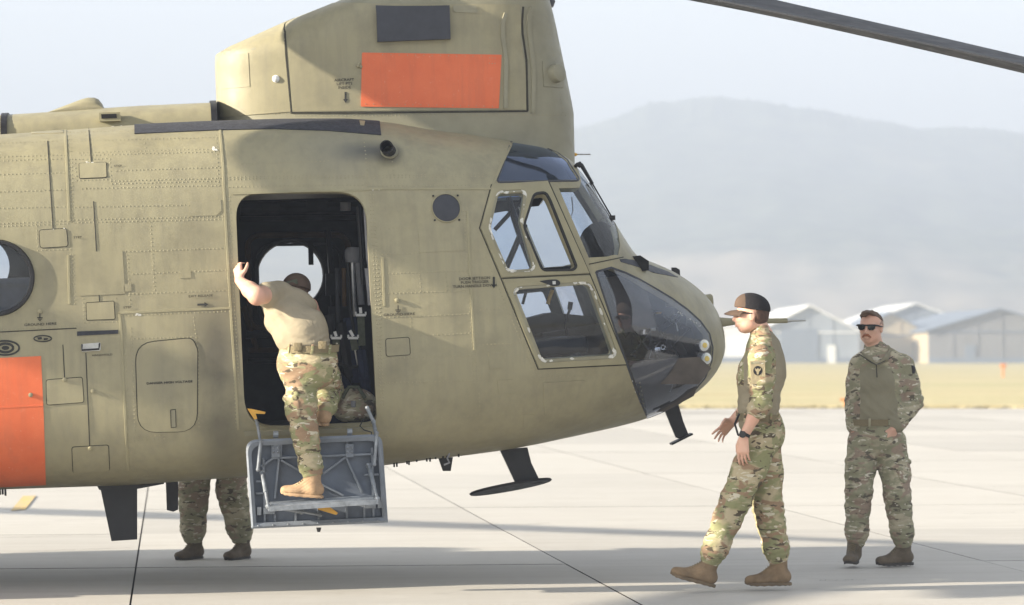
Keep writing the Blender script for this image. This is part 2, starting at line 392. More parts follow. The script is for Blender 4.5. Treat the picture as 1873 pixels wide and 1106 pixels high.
MAT['sole_dark'] = simple('boot_sole_dark', (0.05, 0.045, 0.04), 0.85, 0, 0.25, 20, 0.3)
MAT['cap_brown'] = cloth('brown_cap_cloth', (0.105, 0.072, 0.053), 40, 0.2)
MAT['cap_black'] = cloth('charcoal_cap_mesh', (0.026, 0.024, 0.026), 90, 0.3)
MAT['patch'] = cloth('tan_patch', (0.36, 0.30, 0.19), 60, 0.2)
def skin_mat(name, c, red=(0.55, 0.2, 0.14)):
    n = NT(name); co = n.co()
    b = n.ramp(n.noise(co, 18, 5), [(0.3, tuple(k * 0.93 for k in c)), (0.7, tuple(min(1, k * 1.05) for k in c))])
    b = n.mix(n.ramp(n.noise(co, 9, 3), [(0.45, 0.0), (0.75, 0.35)]), b, red)
    m = n.bsdf(b, 0.5, 0, n.bump(n.noise(co, 160, 3), 0.1, 0.003), 0.4)
    return m
MAT['skin'] = skin_mat('skin_fair', (0.66, 0.40, 0.29))
MAT['skin2'] = skin_mat('skin_ruddy', (0.62, 0.37, 0.27), (0.58, 0.22, 0.15))
MAT['hair'] = simple('brown_hair', (0.10, 0.06, 0.038), 0.7, 0, 0.35, 60, 0.8, 220)
MAT['hair_short'] = simple('cropped_auburn_hair', (0.085, 0.045, 0.03), 0.8, 0, 0.35, 60, 0.8, 260)
MAT['moustache'] = simple('ginger_moustache', (0.27, 0.10, 0.05), 0.8, 0, 0.35, 90, 0.8, 260)
MAT['lips'] = simple('lips', (0.42, 0.17, 0.13), 0.5, 0, 0.1, 60)
MAT['lens'] = simple('dark_sunglass_lens', (0.008, 0.008, 0.009), 0.12, 0, 0.1, 10, 0.0)
MAT['wall_pale'] = simple('pale_metal_cladding', (0.27, 0.30, 0.345), 0.6, 0, 0.08, 0.3, 0.1)
MAT['wall_grey'] = simple('grey_metal_cladding', (0.20, 0.20, 0.205), 0.6, 0, 0.08, 0.3, 0.1)
MAT['wall_cream'] = simple('cream_metal_cladding', (0.42, 0.35, 0.24), 0.6, 0, 0.06, 0.3, 0.1)
MAT['wall_blue'] = simple('blue_grey_cladding', (0.17, 0.20, 0.25), 0.6, 0, 0.08, 0.3, 0.1)
MAT['roof_pale'] = simple('white_metal_roof', (0.75, 0.75, 0.74), 0.45, 0, 0.05, 0.3, 0.1)
MAT['roof_blue'] = simple('slate_blue_roof', (0.14, 0.17, 0.22), 0.5, 0, 0.08, 0.3, 0.1)
MAT['house'] = simple('pale_house_wall', (0.5, 0.46, 0.42), 0.8, 0, 0.1, 0.5)
MAT['lamp_glass'] = simple('lamp_reflector', (0.72, 0.74, 0.70), 0.2, 0.2, 0.1, 60, 0.2)
MAT['lamp_amber'] = simple('lamp_bulb_ring', (0.72, 0.55, 0.16), 0.25, 0.1, 0.1, 60, 0.2)
# ------------------------------------------------------------------ setting: ground, apron, grass, hills, hangars
def sheet(name, x0, x1, y0, y1, z, mat, parent=None, nx=1, ny=1, kind='structure'):
    V = []; F = []
    for j in range(ny + 1):
        for i in range(nx + 1): V.append((x0 + (x1 - x0) * i / nx, y0 + (y1 - y0) * j / ny, z))
    for j in range(ny):
        for i in range(nx):
            a = j * (nx + 1) + i; F.append((a, a + 1, a + nx + 2, a + nx + 1))
    o = link_mesh(name, V, F, mat, parent, smooth=False)
    if kind and parent is None: o['kind'] = kind
    return o
sheet('grass_field', -2500, 2500, -400, 6000, -0.10, MAT['grass'])
EDGE = 77.5
ap = empty('apron', (0, 0, 0)); tag(ap, kind='structure')
# joints run 6.5 degrees off the view axis; cross joints square to them
JA = YAW; SW, SL = 2.98, 3.8
jx = Vector((cos(JA), sin(JA), 0)); jy = Vector((-sin(JA), cos(JA), 0))
O = ground(1170, 1106)                              # a corner line passes here
O = Vector((O.x, O.y, 0)); 
sub = sheet('joint_bed', -26, 26, 5, 71.9, -0.028, MAT['joint'], ap)
far = sheet('far_paving', -300, 300, -60, 72.0, -0.04, MAT['concrete_far'], ap)
# near and middle ground: each slab its own object
def slab_mesh():
    bm = bmesh.new(); bmesh.ops.create_cube(bm, size=1.0)
    for v in bm.verts: v.co = Vector((v.co.x * (SW - 0.012), v.co.y * (SL - 0.012), v.co.z * 0.05 - 0.025))
    me = bpy.data.meshes.new('slab'); bm.to_mesh(me); bm.free(); me.materials.append(MAT['concrete']); me.materials.append(MAT['joint'])
    for p in me.polygons:
        if p.normal.z < 0.5: p.material_index = 1
    return me
sm = slab_mesh()
slabs = []
for j in range(-2, 16):
    for i in range(-12, 12):
        c = O + jx * ((i + 0.5) * SW) + jy * ((j + 0.37) * SL)
        if c.y < 9 or c.y > 72: continue
        if abs(c.x) > c.y * 0.185 + 4.2: continue
        s = bpy.data.objects.new('slab', sm); col.objects.link(s); s.parent = ap
        s.location = (c.x, c.y, 0.004 + random.uniform(0, 0.003)); s.rotation_euler = (0, 0, JA)
        slabs.append(s)
# beyond the slabs the far sheet comes back up
far2 = sheet('outer_paving', -300, 300, 72.0, EDGE, -0.002, MAT['concrete_far'], ap)
# thin wandering cracks in the slabs
def crack(p0, p1, seed, w=0.006, n=26):
    r = random.Random(seed); a = ground(*p0); b = ground(*p1); d = (b - a); s = Vector((-d.y, d.x, 0)).normalized()
    V = []; F = []; off = 0
    for k in range(n + 1):
        off = off * 0.8 + r.uniform(-1, 1) * 0.03
        p = a + d * (k / n) + s * off; ww = w * r.uniform(0.3, 1.2)
        V += [(p.x - s.x * ww, p.y - s.y * ww, 0.0095), (p.x + s.x * ww, p.y + s.y * ww, 0.0095)]
    for k in range(n): F.append((2 * k, 2 * k + 1, 2 * k + 3, 2 * k + 2))
    return link_mesh('crack', V, F, MAT['joint'], ap, smooth=False)
for k, (a, b) in enumerate([((100, 953), (560, 946)), ((860, 964), (1010, 958)), ((1290, 949), (1460, 946)), ((1760, 941), (1860, 939)),
                            ((0, 985), (175, 981)), ((1500, 1064), (1580, 1062)), ((40, 1010), (240, 1004))]):
    crack(a, b, k)
# ragged verge: tufts of dry grass leaning over the slab edge
def verge():
    r = random.Random(12); V = []; F = []
    for k in range(2600):
        y = EDGE - 0.25 + abs(r.gauss(0, 1.6)); x = r.uniform(2.5, 14.5); h = r.uniform(-0.06, 0.03); w = r.uniform(0.05, 0.25); a = r.uniform(0, 3.1); dx, dy = cos(a) * w, sin(a) * w; b = len(V)
        V += [(x - dx, y - dy, -0.1), (x + dx, y + dy, -0.1), (x + dx * 1.2 + r.uniform(-.1, .1), y, h), (x - dx * 0.7 + r.uniform(-.1, .1), y, h * 0.8 - 0.01)]; F.append((b, b + 1, b + 2, b + 3))
    o = link_mesh('verge_grass', V, F, MAT['grass'], None, smooth=False); tag(o, 'ragged dry grass along the far edge of the concrete', 'grass', kind='stuff')
verge()
# narrow worn marks and a yellow painted bar
def decal(name, pts, mat, z=0.0135, parent=ap):
    P = [ground(*p) for p in pts]
    return link_mesh(name, [(p.x, p.y, z) for p in P], [tuple(range(len(P)))], mat, parent, smooth=False)
def yl():
    n = NT('worn_yellow_marking'); co = n.co()
    c = n.mix(n.ramp(n.noise(co, 9, 6, 0.7), [(0.42, 0.0), (0.62, 0.8)]), (0.62, 0.42, 0.12), (0.38, 0.34, 0.28))
    return n.bsdf(c, 0.8)
MAT['yellow_line'] = yl()
decal('yellow_marking', [(20, 936), (46, 934), (66, 908), (42, 909)], MAT['yellow_line'])

# hills
def hills():
    V = []; F = []; nx, ny = 620, 70
    from mathutils import noise as mn
    sil = [(-3600, 300), (-900, 300), (200, 290), (800, 262), (1040, 236), (1110, 212), (1180, 192), (1260, 183), (1330, 180), (1400, 184), (1480, 197), (1560, 213), (1640, 226), (1720, 232), (1800, 236), (1873, 243), (2400, 262), (6000, 300)]
    xs = [s[0] for s in sil]; ys = [s[1] for s in sil]
    for j in range(ny + 1):
        v = j / ny; Y = 650 + 1050 * v
        for i in range(nx + 1):
            u = i / nx; px = float(np.interp(u, [0, 0.08, 0.92, 1], [-3600, 700, 2150, 6000]))
            top = float(np.interp(px, xs, ys))
            X = (px - W0 / 2) / FPX * 1500
            zt = (HZ - top) / FPX * 1500
            prof = min(1.0, (v / 0.8)) ** 1.25 if v < 0.8 else 1.0 - (v - 0.8) * 1.2
            nz = mn.fractal(Vector((X * 0.004, Y * 0.004, 3.1)), 1.0, 2.0, 6) * 13 * min(1, v * 3) * (1 - 0.75 * max(0, 1 - abs(v - 0.8) * 8))
            fz = abs(mn.noise(Vector((X * 0.30, Y * 0.7, 1.7)))) * 2.6 * (0.76 < v < 0.85) + mn.noise(Vector((X * 0.045, Y * 0.03, 4.7))) * 2.6
            V.append((X * (Y / 1500) ** 0.6, Y, max(-2, zt * prof * (Y / 1490.0) + nz + fz * (v > 0.1))))
    for j in range(ny):
        for i in range(nx):
            a = j * (nx + 1) + i; F.append((a, a + 1, a + nx + 2, a + nx + 1))
    o = link_mesh('hills', V, F, MAT['hill']); tag(o, kind='structure')
hills()

# hangars
def hangar(label, corner_px, gable_px, depth, Y, base_py, eave_py, peak_py, wall, roof, side_wall=None, ang=0.0, doors=()):
    """gable end faces us between two pixel columns; ridge runs away"""
    x0 = at(gable_px[0], base_py, Y).x; x1 = at(gable_px[1], base_py, Y).x; w = x1 - x0
    ze = (at(0, eave_py, Y).z); zp = at(0, peak_py, Y).z
    r = empty('hangar', ((x0 + x1) / 2, Y, -0.1), ang); tag(r, label, 'hangar', 'hangars beyond the grass')
    h = w / 2; D = depth; g = 0.1
    m = MB(); m.prism([(-h, 0, 0), (h, 0, 0), (h, 0, ze + g), (0, 0, zp + g), (-h, 0, ze + g)], (0, 0.3, 0)); m.build('gable_wall', wall, r, False)
    m = MB(); m.box((-h + 0.15, D / 2 + 0.15, (ze + g) / 2), (0.3, D - 0.1, ze + g - 0.02)); m.build('side_wall', side_wall or wall, r, False)
    m = MB(); m.box((h - 0.15, D / 2 + 0.15, (ze + g) / 2), (0.3, D - 0.1, ze + g - 0.02)); m.build('side_wall', side_wall or wall, r, False)
    m = MB(); m.prism([(-h, D, 0), (h, D, 0), (h, D, ze + g), (0, D, zp + g), (-h, D, ze + g)], (0, 0.3, 0)); m.build('gable_wall', wall, r, False)
    for s in (-1, 1):
        m = MB(); e = 0.5; sl = (zp - ze) / h
        m.prism([(0, -0.5, zp + g + 0.02), (s * (h + e), -0.5, ze + g - sl * e + 0.02), (s * (h + e), -0.5, ze + g - sl * e + 0.22), (0, -0.5, zp + g + 0.22)], (0, D + 1.2, 0))
        m.build('roof', roof, r, False)
    for (dx0, dx1, dz0, dz1, mt) in doors:
        m = MB(); m.box(((dx0 + dx1) / 2, -0.05, (dz0 + dz1) / 2), (dx1 - dx0, 0.14, dz1 - dz0)); m.build('door', mt, r, False)
    # ribs of the cladding
    for k in range(1, int(w / 3)):
        x = -h + k * 3.0; zt = (zp + g) - (zp - ze) * abs(x) / h
        m = MB(); m.box((x, -0.04, zt / 2), (0.12, 0.08, zt - 0.1)); m.build('cladding_rib', wall, r, False)
    m = MB(); m.box((0, -0.06, ze + g - 0.1), (w - 0.4, 0.1, 0.18)); m.build('eave_trim', roof, r, False)
    m = MB(); m.box((0, -0.05, 0.35), (w - 0.1, 0.12, 0.7)); m.build('plinth', MAT['wall_blue'], r, False)
    return r
hangar('pale blue hangar with white gabled roof, behind the capped walking man', None, (1390, 1572), 45, 372, 663, 606, 560, MAT['wall_pale'], MAT['roof_pale'], MAT['wall_pale'],
       doors=((-3.6, 1.0, 0, 4.2, MAT['wall_blue']), (2.2, 3.2, 0, 2.2, MAT['white'])))
hangar('low white shed directly beyond the helicopter nose, left of the pale blue hangar', None, (1150, 1378), 30, 388, 661, 606, 585, MAT['roof_pale'], MAT['roof_pale'])
hangar('grey gabled hangar with a small dark door, right of the man in sunglasses', None, (1698, 1960), 50, 366, 661, 605, 566, MAT['wall_grey'], MAT['roof_blue'], MAT['wall_cream'],
       doors=((-4.2, -3.0, 0, 2.2, MAT['wall_blue']),))
hangar('cream hangar with slate blue roof, behind the sunglasses man and the grey hangar', None, (1560, 1700), 26, 380, 661, 612, 572, MAT['wall_cream'], MAT['roof_blue'])
hangar('long hangar with pale blue roof, farthest back between the other hangars', None, (1560, 1790), 40, 440, 657, 598, 556, MAT['wall_blue'], MAT['roof_pale'])
MAT['marker'] = simple('orange_marker', (0.6, 0.22, 0.06), 0.6)
# far houses at the foot of the hill
for k, (px, py, w, h, lab) in enumerate([(1250, 612, 10, 4, 'white house at the hill foot just above the helicopter nose'), (1345, 604, 11, 6, 'small white house at the hill foot above the capped man'),
        (1425, 598, 16, 7, 'white house on the slope above the left pale hangar roof'), (1505, 590, 13, 7, 'small white house on the slope between the two men'),
        (1600, 585, 18, 7, 'pale house on the slope above the bareheaded man'), (1692, 592, 14, 6, 'pale house at the hill foot above the cream hangar'),
        (1790, 584, 18, 7, 'pale house on the slope above the grey hangar ridge'), (1855, 600, 12, 6, 'pale house at the hill foot by the right frame edge')]):
    Y = 640; p = at(px, py, Y); r = empty('house', (p.x, Y, p.z - h), 0.3 * ((k % 3) - 1)); tag(r, lab, 'house', 'houses at the hill foot')
    m = MB(); w *= 0.67; h *= 0.67; m.box((0, 0, h / 2 - 4), (w, 9, h + 8)); m.build('wall', MAT['house'], r, False)
    m = MB(); m.prism([(-w / 2 - 0.6, -5, h), (w / 2 + 0.6, -5, h), (0, -5, h + 3)], (0, 10, 0)); m.build('roof', MAT['roof_pale'] if k % 2 else MAT['roof_blue'], r, False)
for (px, py, h, lab) in ((1835, 690, 24, 'small orange marker post in the dry grass near the right edge'), (1548, 745, 16, 'small orange marker at the apron edge just left of the man in sunglasses')):
    p = ground(px, py, -0.1); r_ = empty('marker_post', (p.x, p.y, -0.1)); tag(r_, lab, 'marker post'); hh = h * p.y / FPX
    m = MB(); m.tube([(0, 0, 0), (0, 0, hh)], 0.07, 8); m.build('post', MAT['marker'], r_); m = MB(); m.box((0, 0, hh * 0.9), (0.34, 0.08, hh * 0.3)); m.build('plate', MAT['marker'], r_)
# haze
def haze():
    n = NT('haze'); v = n.n('ShaderNodeVolumePrincipled'); v.inputs['Color'].default_value = (0.345, 0.393, 0.49, 1)
    v.inputs['Density'].default_value = HAZE; v.inputs['Anisotropy'].default_value = 0.0
    n.l(v.outputs[0], n.out.inputs['Volume'])
    m = MB(); m.box((0, 800, 81.9), (4400, 2400, 166.0)); o = m.build('haze', n.m, None, False); tag(o, kind='stuff')
HAZE = 1.6e-3
haze()
# ------------------------------------------------------------------ helicopter: lofted skins with charted plates
class Loft:
    """axis 'x': sections across the fuselage; axis 'z': sections across the pylon.
    Section = superellipse (cy-centred), separate extents above and below its widest level."""
    def __init__(s, axis, S, w, hi, lo, mid, n): s.axis, s.S, s.w, s.hi, s.lo, s.mid, s.n = axis, np.array(S), w, hi, lo, mid, n
    def par(s, q):
        f = lambda a: np.interp(q, s.S, a)
        return f(s.w), f(s.hi), f(s.lo), f(s.mid), f(s.n)
    def pt(s, q, ph, off=0.0):
        q = np.asarray(q, float); ph = np.asarray(ph, float)
        P = s._p(q, ph)
        if np.any(off):
            e = 1e-3; a = s._p(q + e, ph) - s._p(q - e, ph); b = s._p(q, ph + e) - s._p(q, ph - e)
            N = np.cross(a, b); N /= np.maximum(np.linalg.norm(N, axis=-1, keepdims=True), 1e-12)
            if s.axis == 'x': N = -N if False else N
            # orient outward: away from the section centre
            w, hi, lo, mid, n = s.par(q); C = np.zeros_like(P)
            if s.axis == 'x': C[..., 0] = q; C[..., 2] = mid
            else: C[..., 2] = q; C[..., 0] = mid
            sg = np.sign(np.sum((P - C) * N, axis=-1, keepdims=True)); P = P + N * sg * np.asarray(off)[..., None] if np.ndim(off) else P + N * sg * off
        return P
    def _p(s, q, ph):
        w, hi, lo, mid, n = s.par(q); c, d = np.cos(ph), np.sin(ph)
        r = (np.abs(c) ** n + np.abs(d) ** n) ** (-1.0 / n)
        Y = -w * r * c; Z = mid + np.where(d >= 0, hi - mid, mid - lo) * r * d
        return np.stack([q, Y, Z], -1) if s.axis == 'x' else np.stack([Z, Y, q], -1)
    def F(s, P):
        q = P[..., 0] if s.axis == 'x' else P[..., 2]; z = P[..., 2] if s.axis == 'x' else P[..., 0]
        w, hi, lo, mid, n = s.par(q)
        zz = np.where(z >= mid, (z - mid) / np.maximum(hi - mid, 1e-4), (mid - z) / np.maximum(mid - lo, 1e-4))
        v = (np.abs(P[..., 1] / np.maximum(w, 1e-4)) ** n + np.abs(zz) ** n) ** (1 / n) - 1
        return np.where((q < s.S[0]) | (q > s.S[-1]), 5.0, v)
    def chart(s, pts, far=False):
        """photo pixels -> chart coordinates of the near (or far) wall"""
        out = []
        T = np.linspace(-1.9, 2.0, 500)
        for (px, py) in pts:
            d = lray(px, py); t = (T - CAML[1]) / d[1]; P = CAML + d * t[:, None]; f = s.F(P)
            ins = np.where(f < 0)[0]
            if len(ins) == 0:
                k = int(np.argmin(f)); p = P[k]
            else:
                if not far: a, b = max(ins[0] - 1, 0), ins[0]
                else: a, b = min(ins[-1] + 1, len(T) - 1), ins[-1]
                ta, tb = t[a], t[b]
                for _ in range(30):
                    m = (ta + tb) / 2
                    if s.F(CAML + d * m) > 0: ta = m
                    else: tb = m
                p = CAML + d * tb
            q = p[0] if s.axis == 'x' else p[2]; z = p[2] if s.axis == 'x' else p[0]
            w, hi, lo, mid, n = s.par(q); zz = (z - mid) / max((hi - mid) if z >= mid else (mid - lo), 1e-4)
            out.append((float(q), float(atan2(zz, (-p[1] if not far else p[1]) / max(w, 1e-4)))))
        return out

def loft_from_px(rows, tip=None):
    """rows: px, ytop, ybot, ymid, plane Y used to read them, half width, exponent"""
    S = []; W = []; HI = []; LO = []; MID = []; N = []
    for (px, yt, yb, ym, pl, w, n) in rows:
        a = L(px, yt, -pl); b = L(px, yb, -pl); m = L(px, ym, -pl)
        S.append(m[0]); HI.append((a[0], a[2])); LO.append((b[0], b[2])); MID.append(m[2]); W.append(w); N.append(n)
    S = np.array(S); HI = np.array(sorted(HI)); LO = np.array(sorted(LO))
    q = np.linspace(S[0], S[-1], 400)
    from_ = lambda xs, ys: np.interp(q, xs, ys)
    sm = lambda a, k=5: np.convolve(np.pad(a, k, mode='edge'), np.ones(2 * k + 1) / (2 * k + 1), 'same')[k:-k]
    hi = from_(HI[:, 0], HI[:, 1]); lo = from_(LO[:, 0], LO[:, 1])
    return q, from_(S, W), hi, lo, from_(S, MID), from_(S, N), sm

def wid(px):                                           # half width of the cabin and the rounded nose
    if px < 690: return 1.30
    return 1.30 * max(0.0, 1 - ((px - 690) / 636.0) ** 2.5) ** 0.52
rows = []
for (px, yt, yb, ym, n) in [(-260, 248, 912, 575, 4.6), (0, 237, 901, 570, 4.6), (120, 229, 897, 566, 4.6), (240, 220, 893, 562, 4.6), (400, 213, 881, 556, 4.6), (520, 209, 873, 553, 4.4), (640, 208, 864, 550, 4.2),
        (720, 213, 856, 548, 4.0), (800, 227, 846, 548, 3.8), (870, 238, 836, 548, 3.6), (935, 253, 825, 548, 3.5), (990, 264, 813, 550, 3.4), (1030, 283, 803, 553, 3.3), (1052, 306, 798, 556, 3.2), (1066, 329, 794, 558, 3.1),
        (1085, 362, 790, 562, 3.0), (1105, 398, 785, 568, 2.9), (1125, 434, 780, 575, 2.8), (1142, 464, 775, 582, 2.7), (1160, 472, 770, 588, 2.6), (1190, 482, 760, 598, 2.5), (1220, 494, 747, 606, 2.4), (1250, 511, 731, 614, 2.3), (1275, 529, 714, 620, 2.2),
        (1295, 549, 695, 625, 2.15), (1308, 567, 678, 627, 2.1), (1316, 584, 663, 628, 2.05), (1322, 606, 645, 628, 2.0), (1325, 622, 632, 628, 2.0)]:
    pl = 0.9 if px < 800 else max(0.0, 0.9 * (1 - (px - 800) / 360.0))
    rows.append((px, yt, yb, ym, pl, wid(px), n))
q, W_, HI_, LO_, MID_, N_, sm = loft_from_px(rows)
# carry the cabin aft, out of the frame
BACK = -10.6
qa = np.linspace(BACK, q[0] - 0.05, 60)
tail = np.clip((qa + 10.6) / 5.5, 0, 1)
hi0, lo0 = HI_[0], LO_[0]
Q = np.concatenate([qa, q]); 
FW = np.concatenate([1.30 * np.ones_like(qa), W_])
FHI = np.concatenate([hi0 + 0 * qa, HI_]); FLO = np.concatenate([np.interp(qa, [BACK, -5.5, q[0]], [hi0 - 1.1, lo0, lo0]), LO_])
FMID = np.concatenate([np.interp(qa, [BACK, -5.5, q[0]], [hi0 - 0.6, MID_[0], MID_[0]]), MID_]); FN = np.concatenate([4.6 + 0 * qa, N_])
def sm2(a, m):
    k = 3; b = np.convolve(np.pad(a, k, mode='edge'), np.ones(2 * k + 1) / (2 * k + 1), 'same')[k:-k]; return b
FHI, FLO, FMID, FW = [sm2(a, 3) for a in (FHI, FLO, FMID, FW)]
FW[-1] = 0.02; 
FUS = Loft('x', Q, FW, FHI, FLO, FMID, FN)

def dens(poly, step):
    """insert points along the edges of a closed chart polygon"""
    out = []; n = len(poly)
    for i in range(n):
        a, b = poly[i], poly[(i + 1) % n]; d = hypot(b[0] - a[0], b[1] - a[1]); k = max(1, int(d / step))
        out += [(a[0] + (b[0] - a[0]) * t / k, a[1] + (b[1] - a[1]) * t / k) for t in range(k)]
    return out
def rnd(poly, r, seg=5):
    """round the corners of a pixel polygon"""
    out = []; n = len(poly)
    rs = r if isinstance(r, (list, tuple)) else [r] * n
    for i in range(n):
        p = Vector(poly[i]); a = Vector(poly[i - 1]) - p; b = Vector(poly[(i + 1) % n]) - p
        rr = min(rs[i], a.length * 0.48, b.length * 0.48)
        if rr <= 0: out.append(tuple(p)); continue
        A = p + a.normalized() * rr; B = p + b.normalized() * rr
        for k in range(seg + 1):
            t = k / seg; out.append(tuple(A * (1 - t) ** 2 + p * 2 * t * (1 - t) + B * t * t))
    return out
def circ(cx, cy, rx, ry=None, n=36):
    ry = ry or rx; return [(cx + rx * cos(2 * pi * k / n), cy + ry * sin(2 * pi * k / n)) for k in range(n)]
def inpoly(P, poly):
    x, y = P[:, 0], P[:, 1]; r = np.zeros(len(P), bool); n = len(poly)
    for i in range(n):
        (x1, y1), (x2, y2) = poly[i], poly[(i + 1) % n]
        if y1 == y2: continue
        c = ((y1 > y) != (y2 > y)) & (x < (x2 - x1) * (y - y1) / (y2 - y1) + x1); r ^= c
    return r
def seg_dist(P, poly):
    d = np.full(len(P), 1e9)
    for i in range(len(poly)):
        a = np.array(poly[i]); b = np.array(poly[(i + 1) % len(poly)]); ab = b - a; L2 = max(ab @ ab, 1e-12)
        t = np.clip(((P - a) @ ab) / L2, 0, 1); d = np.minimum(d, np.linalg.norm(P - a - t[:, None] * ab, axis=1))
    return d
def chart_mesh(outer, holes, step, extra=None):
    """triangulate a chart region: returns verts (n,2), tris, boundary edges"""
    loops = [dens(outer, step)] + [dens(h, step) for h in holes]
    pts = []; edges = []
    for lp in loops:
        b = len(pts); pts += lp; edges += [(b + i, b + (i + 1) % len(lp)) for i in range(len(lp))]
    o = np.array(outer); x0, y0 = o.min(0); x1, y1 = o.max(0)
    gx = np.arange(x0 + step / 2, x1, step); gy = np.arange(y0 + step / 2, y1, step)
    if len(gx) and len(gy):
        G = np.array([(x + (0.5 * step if j % 2 else 0), y) for j, y in enumerate(gy) for x in gx])
        k = inpoly(G, loops[0])
        for lp in loops[1:]: k &= ~inpoly(G, lp)
        G = G[k]
        if len(G):
            for lp in loops: G = G[seg_dist(G, lp) > 0.45 * step] if len(G) else G
            pts += [tuple(g) for g in G]
    r = geometry.delaunay_2d_cdt([Vector(p) for p in pts], edges, [], 0, 1e-7)
    V = np.array([tuple(v) for v in r[0]]); T = np.array([tuple(f) for f in r[2]], int)
    C = V[T].mean(1); k = inpoly(C, loops[0])
    for lp in loops[1:]: k &= ~inpoly(C, lp)
    T = T[k]
    # consistent winding
    A = V[T]; ar = (A[:, 1, 0] - A[:, 0, 0]) * (A[:, 2, 1] - A[:, 0, 1]) - (A[:, 1, 1] - A[:, 0, 1]) * (A[:, 2, 0] - A[:, 0, 0])
    T[ar < 0] = T[ar < 0][:, ::-1]; T = T[np.abs(ar) > 1e-10]
    E = {}
    for t in T:
        for a, b in ((t[0], t[1]), (t[1], t[2]), (t[2], t[0])):
            if (b, a) in E: del E[(b, a)]
            else: E[(a, b)] = 1
    return V, T, list(E.keys())
CS = 1.25   # chart angle stretch so that steps are comparable
def up(c): return [(a, b * CS) for a, b in c]
def plate(name, loft, chartpoly, h, mat, parent, base=-0.004, step=0.05, holes=(), far=False, smooth=True, both=False):
    """sheet following the skin, proud by h, with its own edges going down to base"""
    V, T, E = chart_mesh(up(chartpoly), [up(x) for x in holes], step)
    P = loft.pt(V[:, 0], V[:, 1] / CS, h); Pb = loft.pt(V[:, 0], V[:, 1] / CS, base)
    if far: P[:, 1] *= -1; Pb[:, 1] *= -1
    # outward winding test
    c = P[T[0]]; nrm = np.cross(c[1] - c[0], c[2] - c[0])
    V3 = [*P]; F = [tuple(t) for t in T]
    flip = None
    out = loft.pt(V[T[0][0], 0], V[T[0][0], 1] / CS, 0.1) - loft.pt(V[T[0][0], 0], V[T[0][0], 1] / CS, 0.0)
    if far: out[1] *= -1
    flip = np.dot(nrm, out) < 0
    if flip: F = [f[::-1] for f in F]
    for a, b in E:
        k = len(V3); V3 += [P[a], P[b], Pb[b], Pb[a]]
        F.append((k + 3, k + 2, k + 1, k) if not flip else (k, k + 1, k + 2, k + 3))
    if both:
        k0 = len(V3); V3 += [*Pb]; F += [tuple(i + k0 for i in (t if flip else t[::-1])) for t in T]
    return link_mesh(name, V3, F, mat, parent, smooth=smooth)
def pl(name, px, h, mat, parent, r=0, loft=None, **kw):
    loft = loft or FUS
    poly = rnd(px, r) if r else px
    poly = denspx(poly, 12)
    return plate(name, loft, loft.chart(poly), h, mat, parent, **kw)
def denspx(poly, step):
    out = []; n = len(poly)
    for i in range(n):
        a, b = poly[i], poly[(i + 1) % n]; d = hypot(b[0] - a[0], b[1] - a[1]); k = max(1, int(d / step))
        out += [(a[0] + (b[0] - a[0]) * t / k, a[1] + (b[1] - a[1]) * t / k) for t in range(k)]
    return out
def linepx(pts, step=10):
    out = []
    for i in range(len(pts) - 1):
        a, b = pts[i], pts[i + 1]; d = hypot(b[0] - a[0], b[1] - a[1]); k = max(1, int(d / step))
        out += [(a[0] + (b[0] - a[0]) * t / k, a[1] + (b[1] - a[1]) * t / k) for t in range(k)]
    return out + [pts[-1]]
def strip(mb, pts, w, h, loft=None, closed=False):
    """raised narrow ribbon along pixels (w, h in metres)"""
    loft = loft or FUS; P2 = linepx(list(pts) + ([pts[0]] if closed else []), 8)
    C = loft.chart(P2); A = np.array(C)
    A0 = loft.pt(A[:, 0], A[:, 1], 0.0); A1 = loft.pt(A[:, 0], A[:, 1], max(h, 1e-4))
    n = len(A0); V = []; F = []
    for i in range(n):
        t = A0[min(i + 1, n - 1)] - A0[max(i - 1, 0)]; nn = A1[i] - A0[i]; nn = nn / (np.linalg.norm(nn) + 1e-9)
        s = np.cross(t, nn); s = s / (np.linalg.norm(s) + 1e-9) * w / 2
        o = nn * h
        V += [A0[i] - s - nn * 0.002, A0[i] - s * 0.8 + o, A0[i] + s * 0.8 + o, A0[i] + s - nn * 0.002]
    for i in range(n - 1):
        k = i * 4
        for j in range(3): F.append((k + j, k + j + 1, k + 5 + j, k + 4 + j))
    mb.add(V, F)
def frame_at(px, py, off=0.0, loft=None):
    """skin point and tangent frame (along, up, outward) under a pixel"""
    loft = loft or FUS; (c,) = loft.chart([(px, py)]); e = 1e-3
    p = loft.pt(c[0], c[1], off); 
    o = loft.pt(c[0], c[1], 0.05) - loft.pt(c[0], c[1], 0.0); o /= np.linalg.norm(o)
    x = np.array([1.0, 0, 0]); x = x - o * (x @ o); x /= np.linalg.norm(x); u = np.cross(o, x) * 1.0
    if u[2] < 0: u = -u
    return Vector(p), Vector(x), Vector(u), Vector(o)
RIV = MB()
def rivets(pts, step=7.0, r=0.0048, h=0.0019, loft=None, jit=0.4):
    loft = loft or FUS; P = linepx(pts, step); 
    for (px, py) in P:
        p, x, u, o = frame_at(px + random.uniform(-jit, jit), py + random.uniform(-jit, jit), 0.0, loft)
        k = [p + x * (cos(a) * r) + u * (sin(a) * r) for a in (0.3, 1.35, 2.4, 3.44, 4.49, 5.54)]
        k2 = [q + o * h for q in [p + (z - p) * 0.55 for z in k]]
        RIV.add(k + k2, [(i, (i + 1) % 6, 6 + (i + 1) % 6, 6 + i) for i in range(6)] + [tuple(range(6, 12))])

heli = empty('helicopter', mat=AIR); tag(heli, 'large sand-green tandem rotor helicopter with orange panels and open side door, parked on the concrete', 'helicopter')

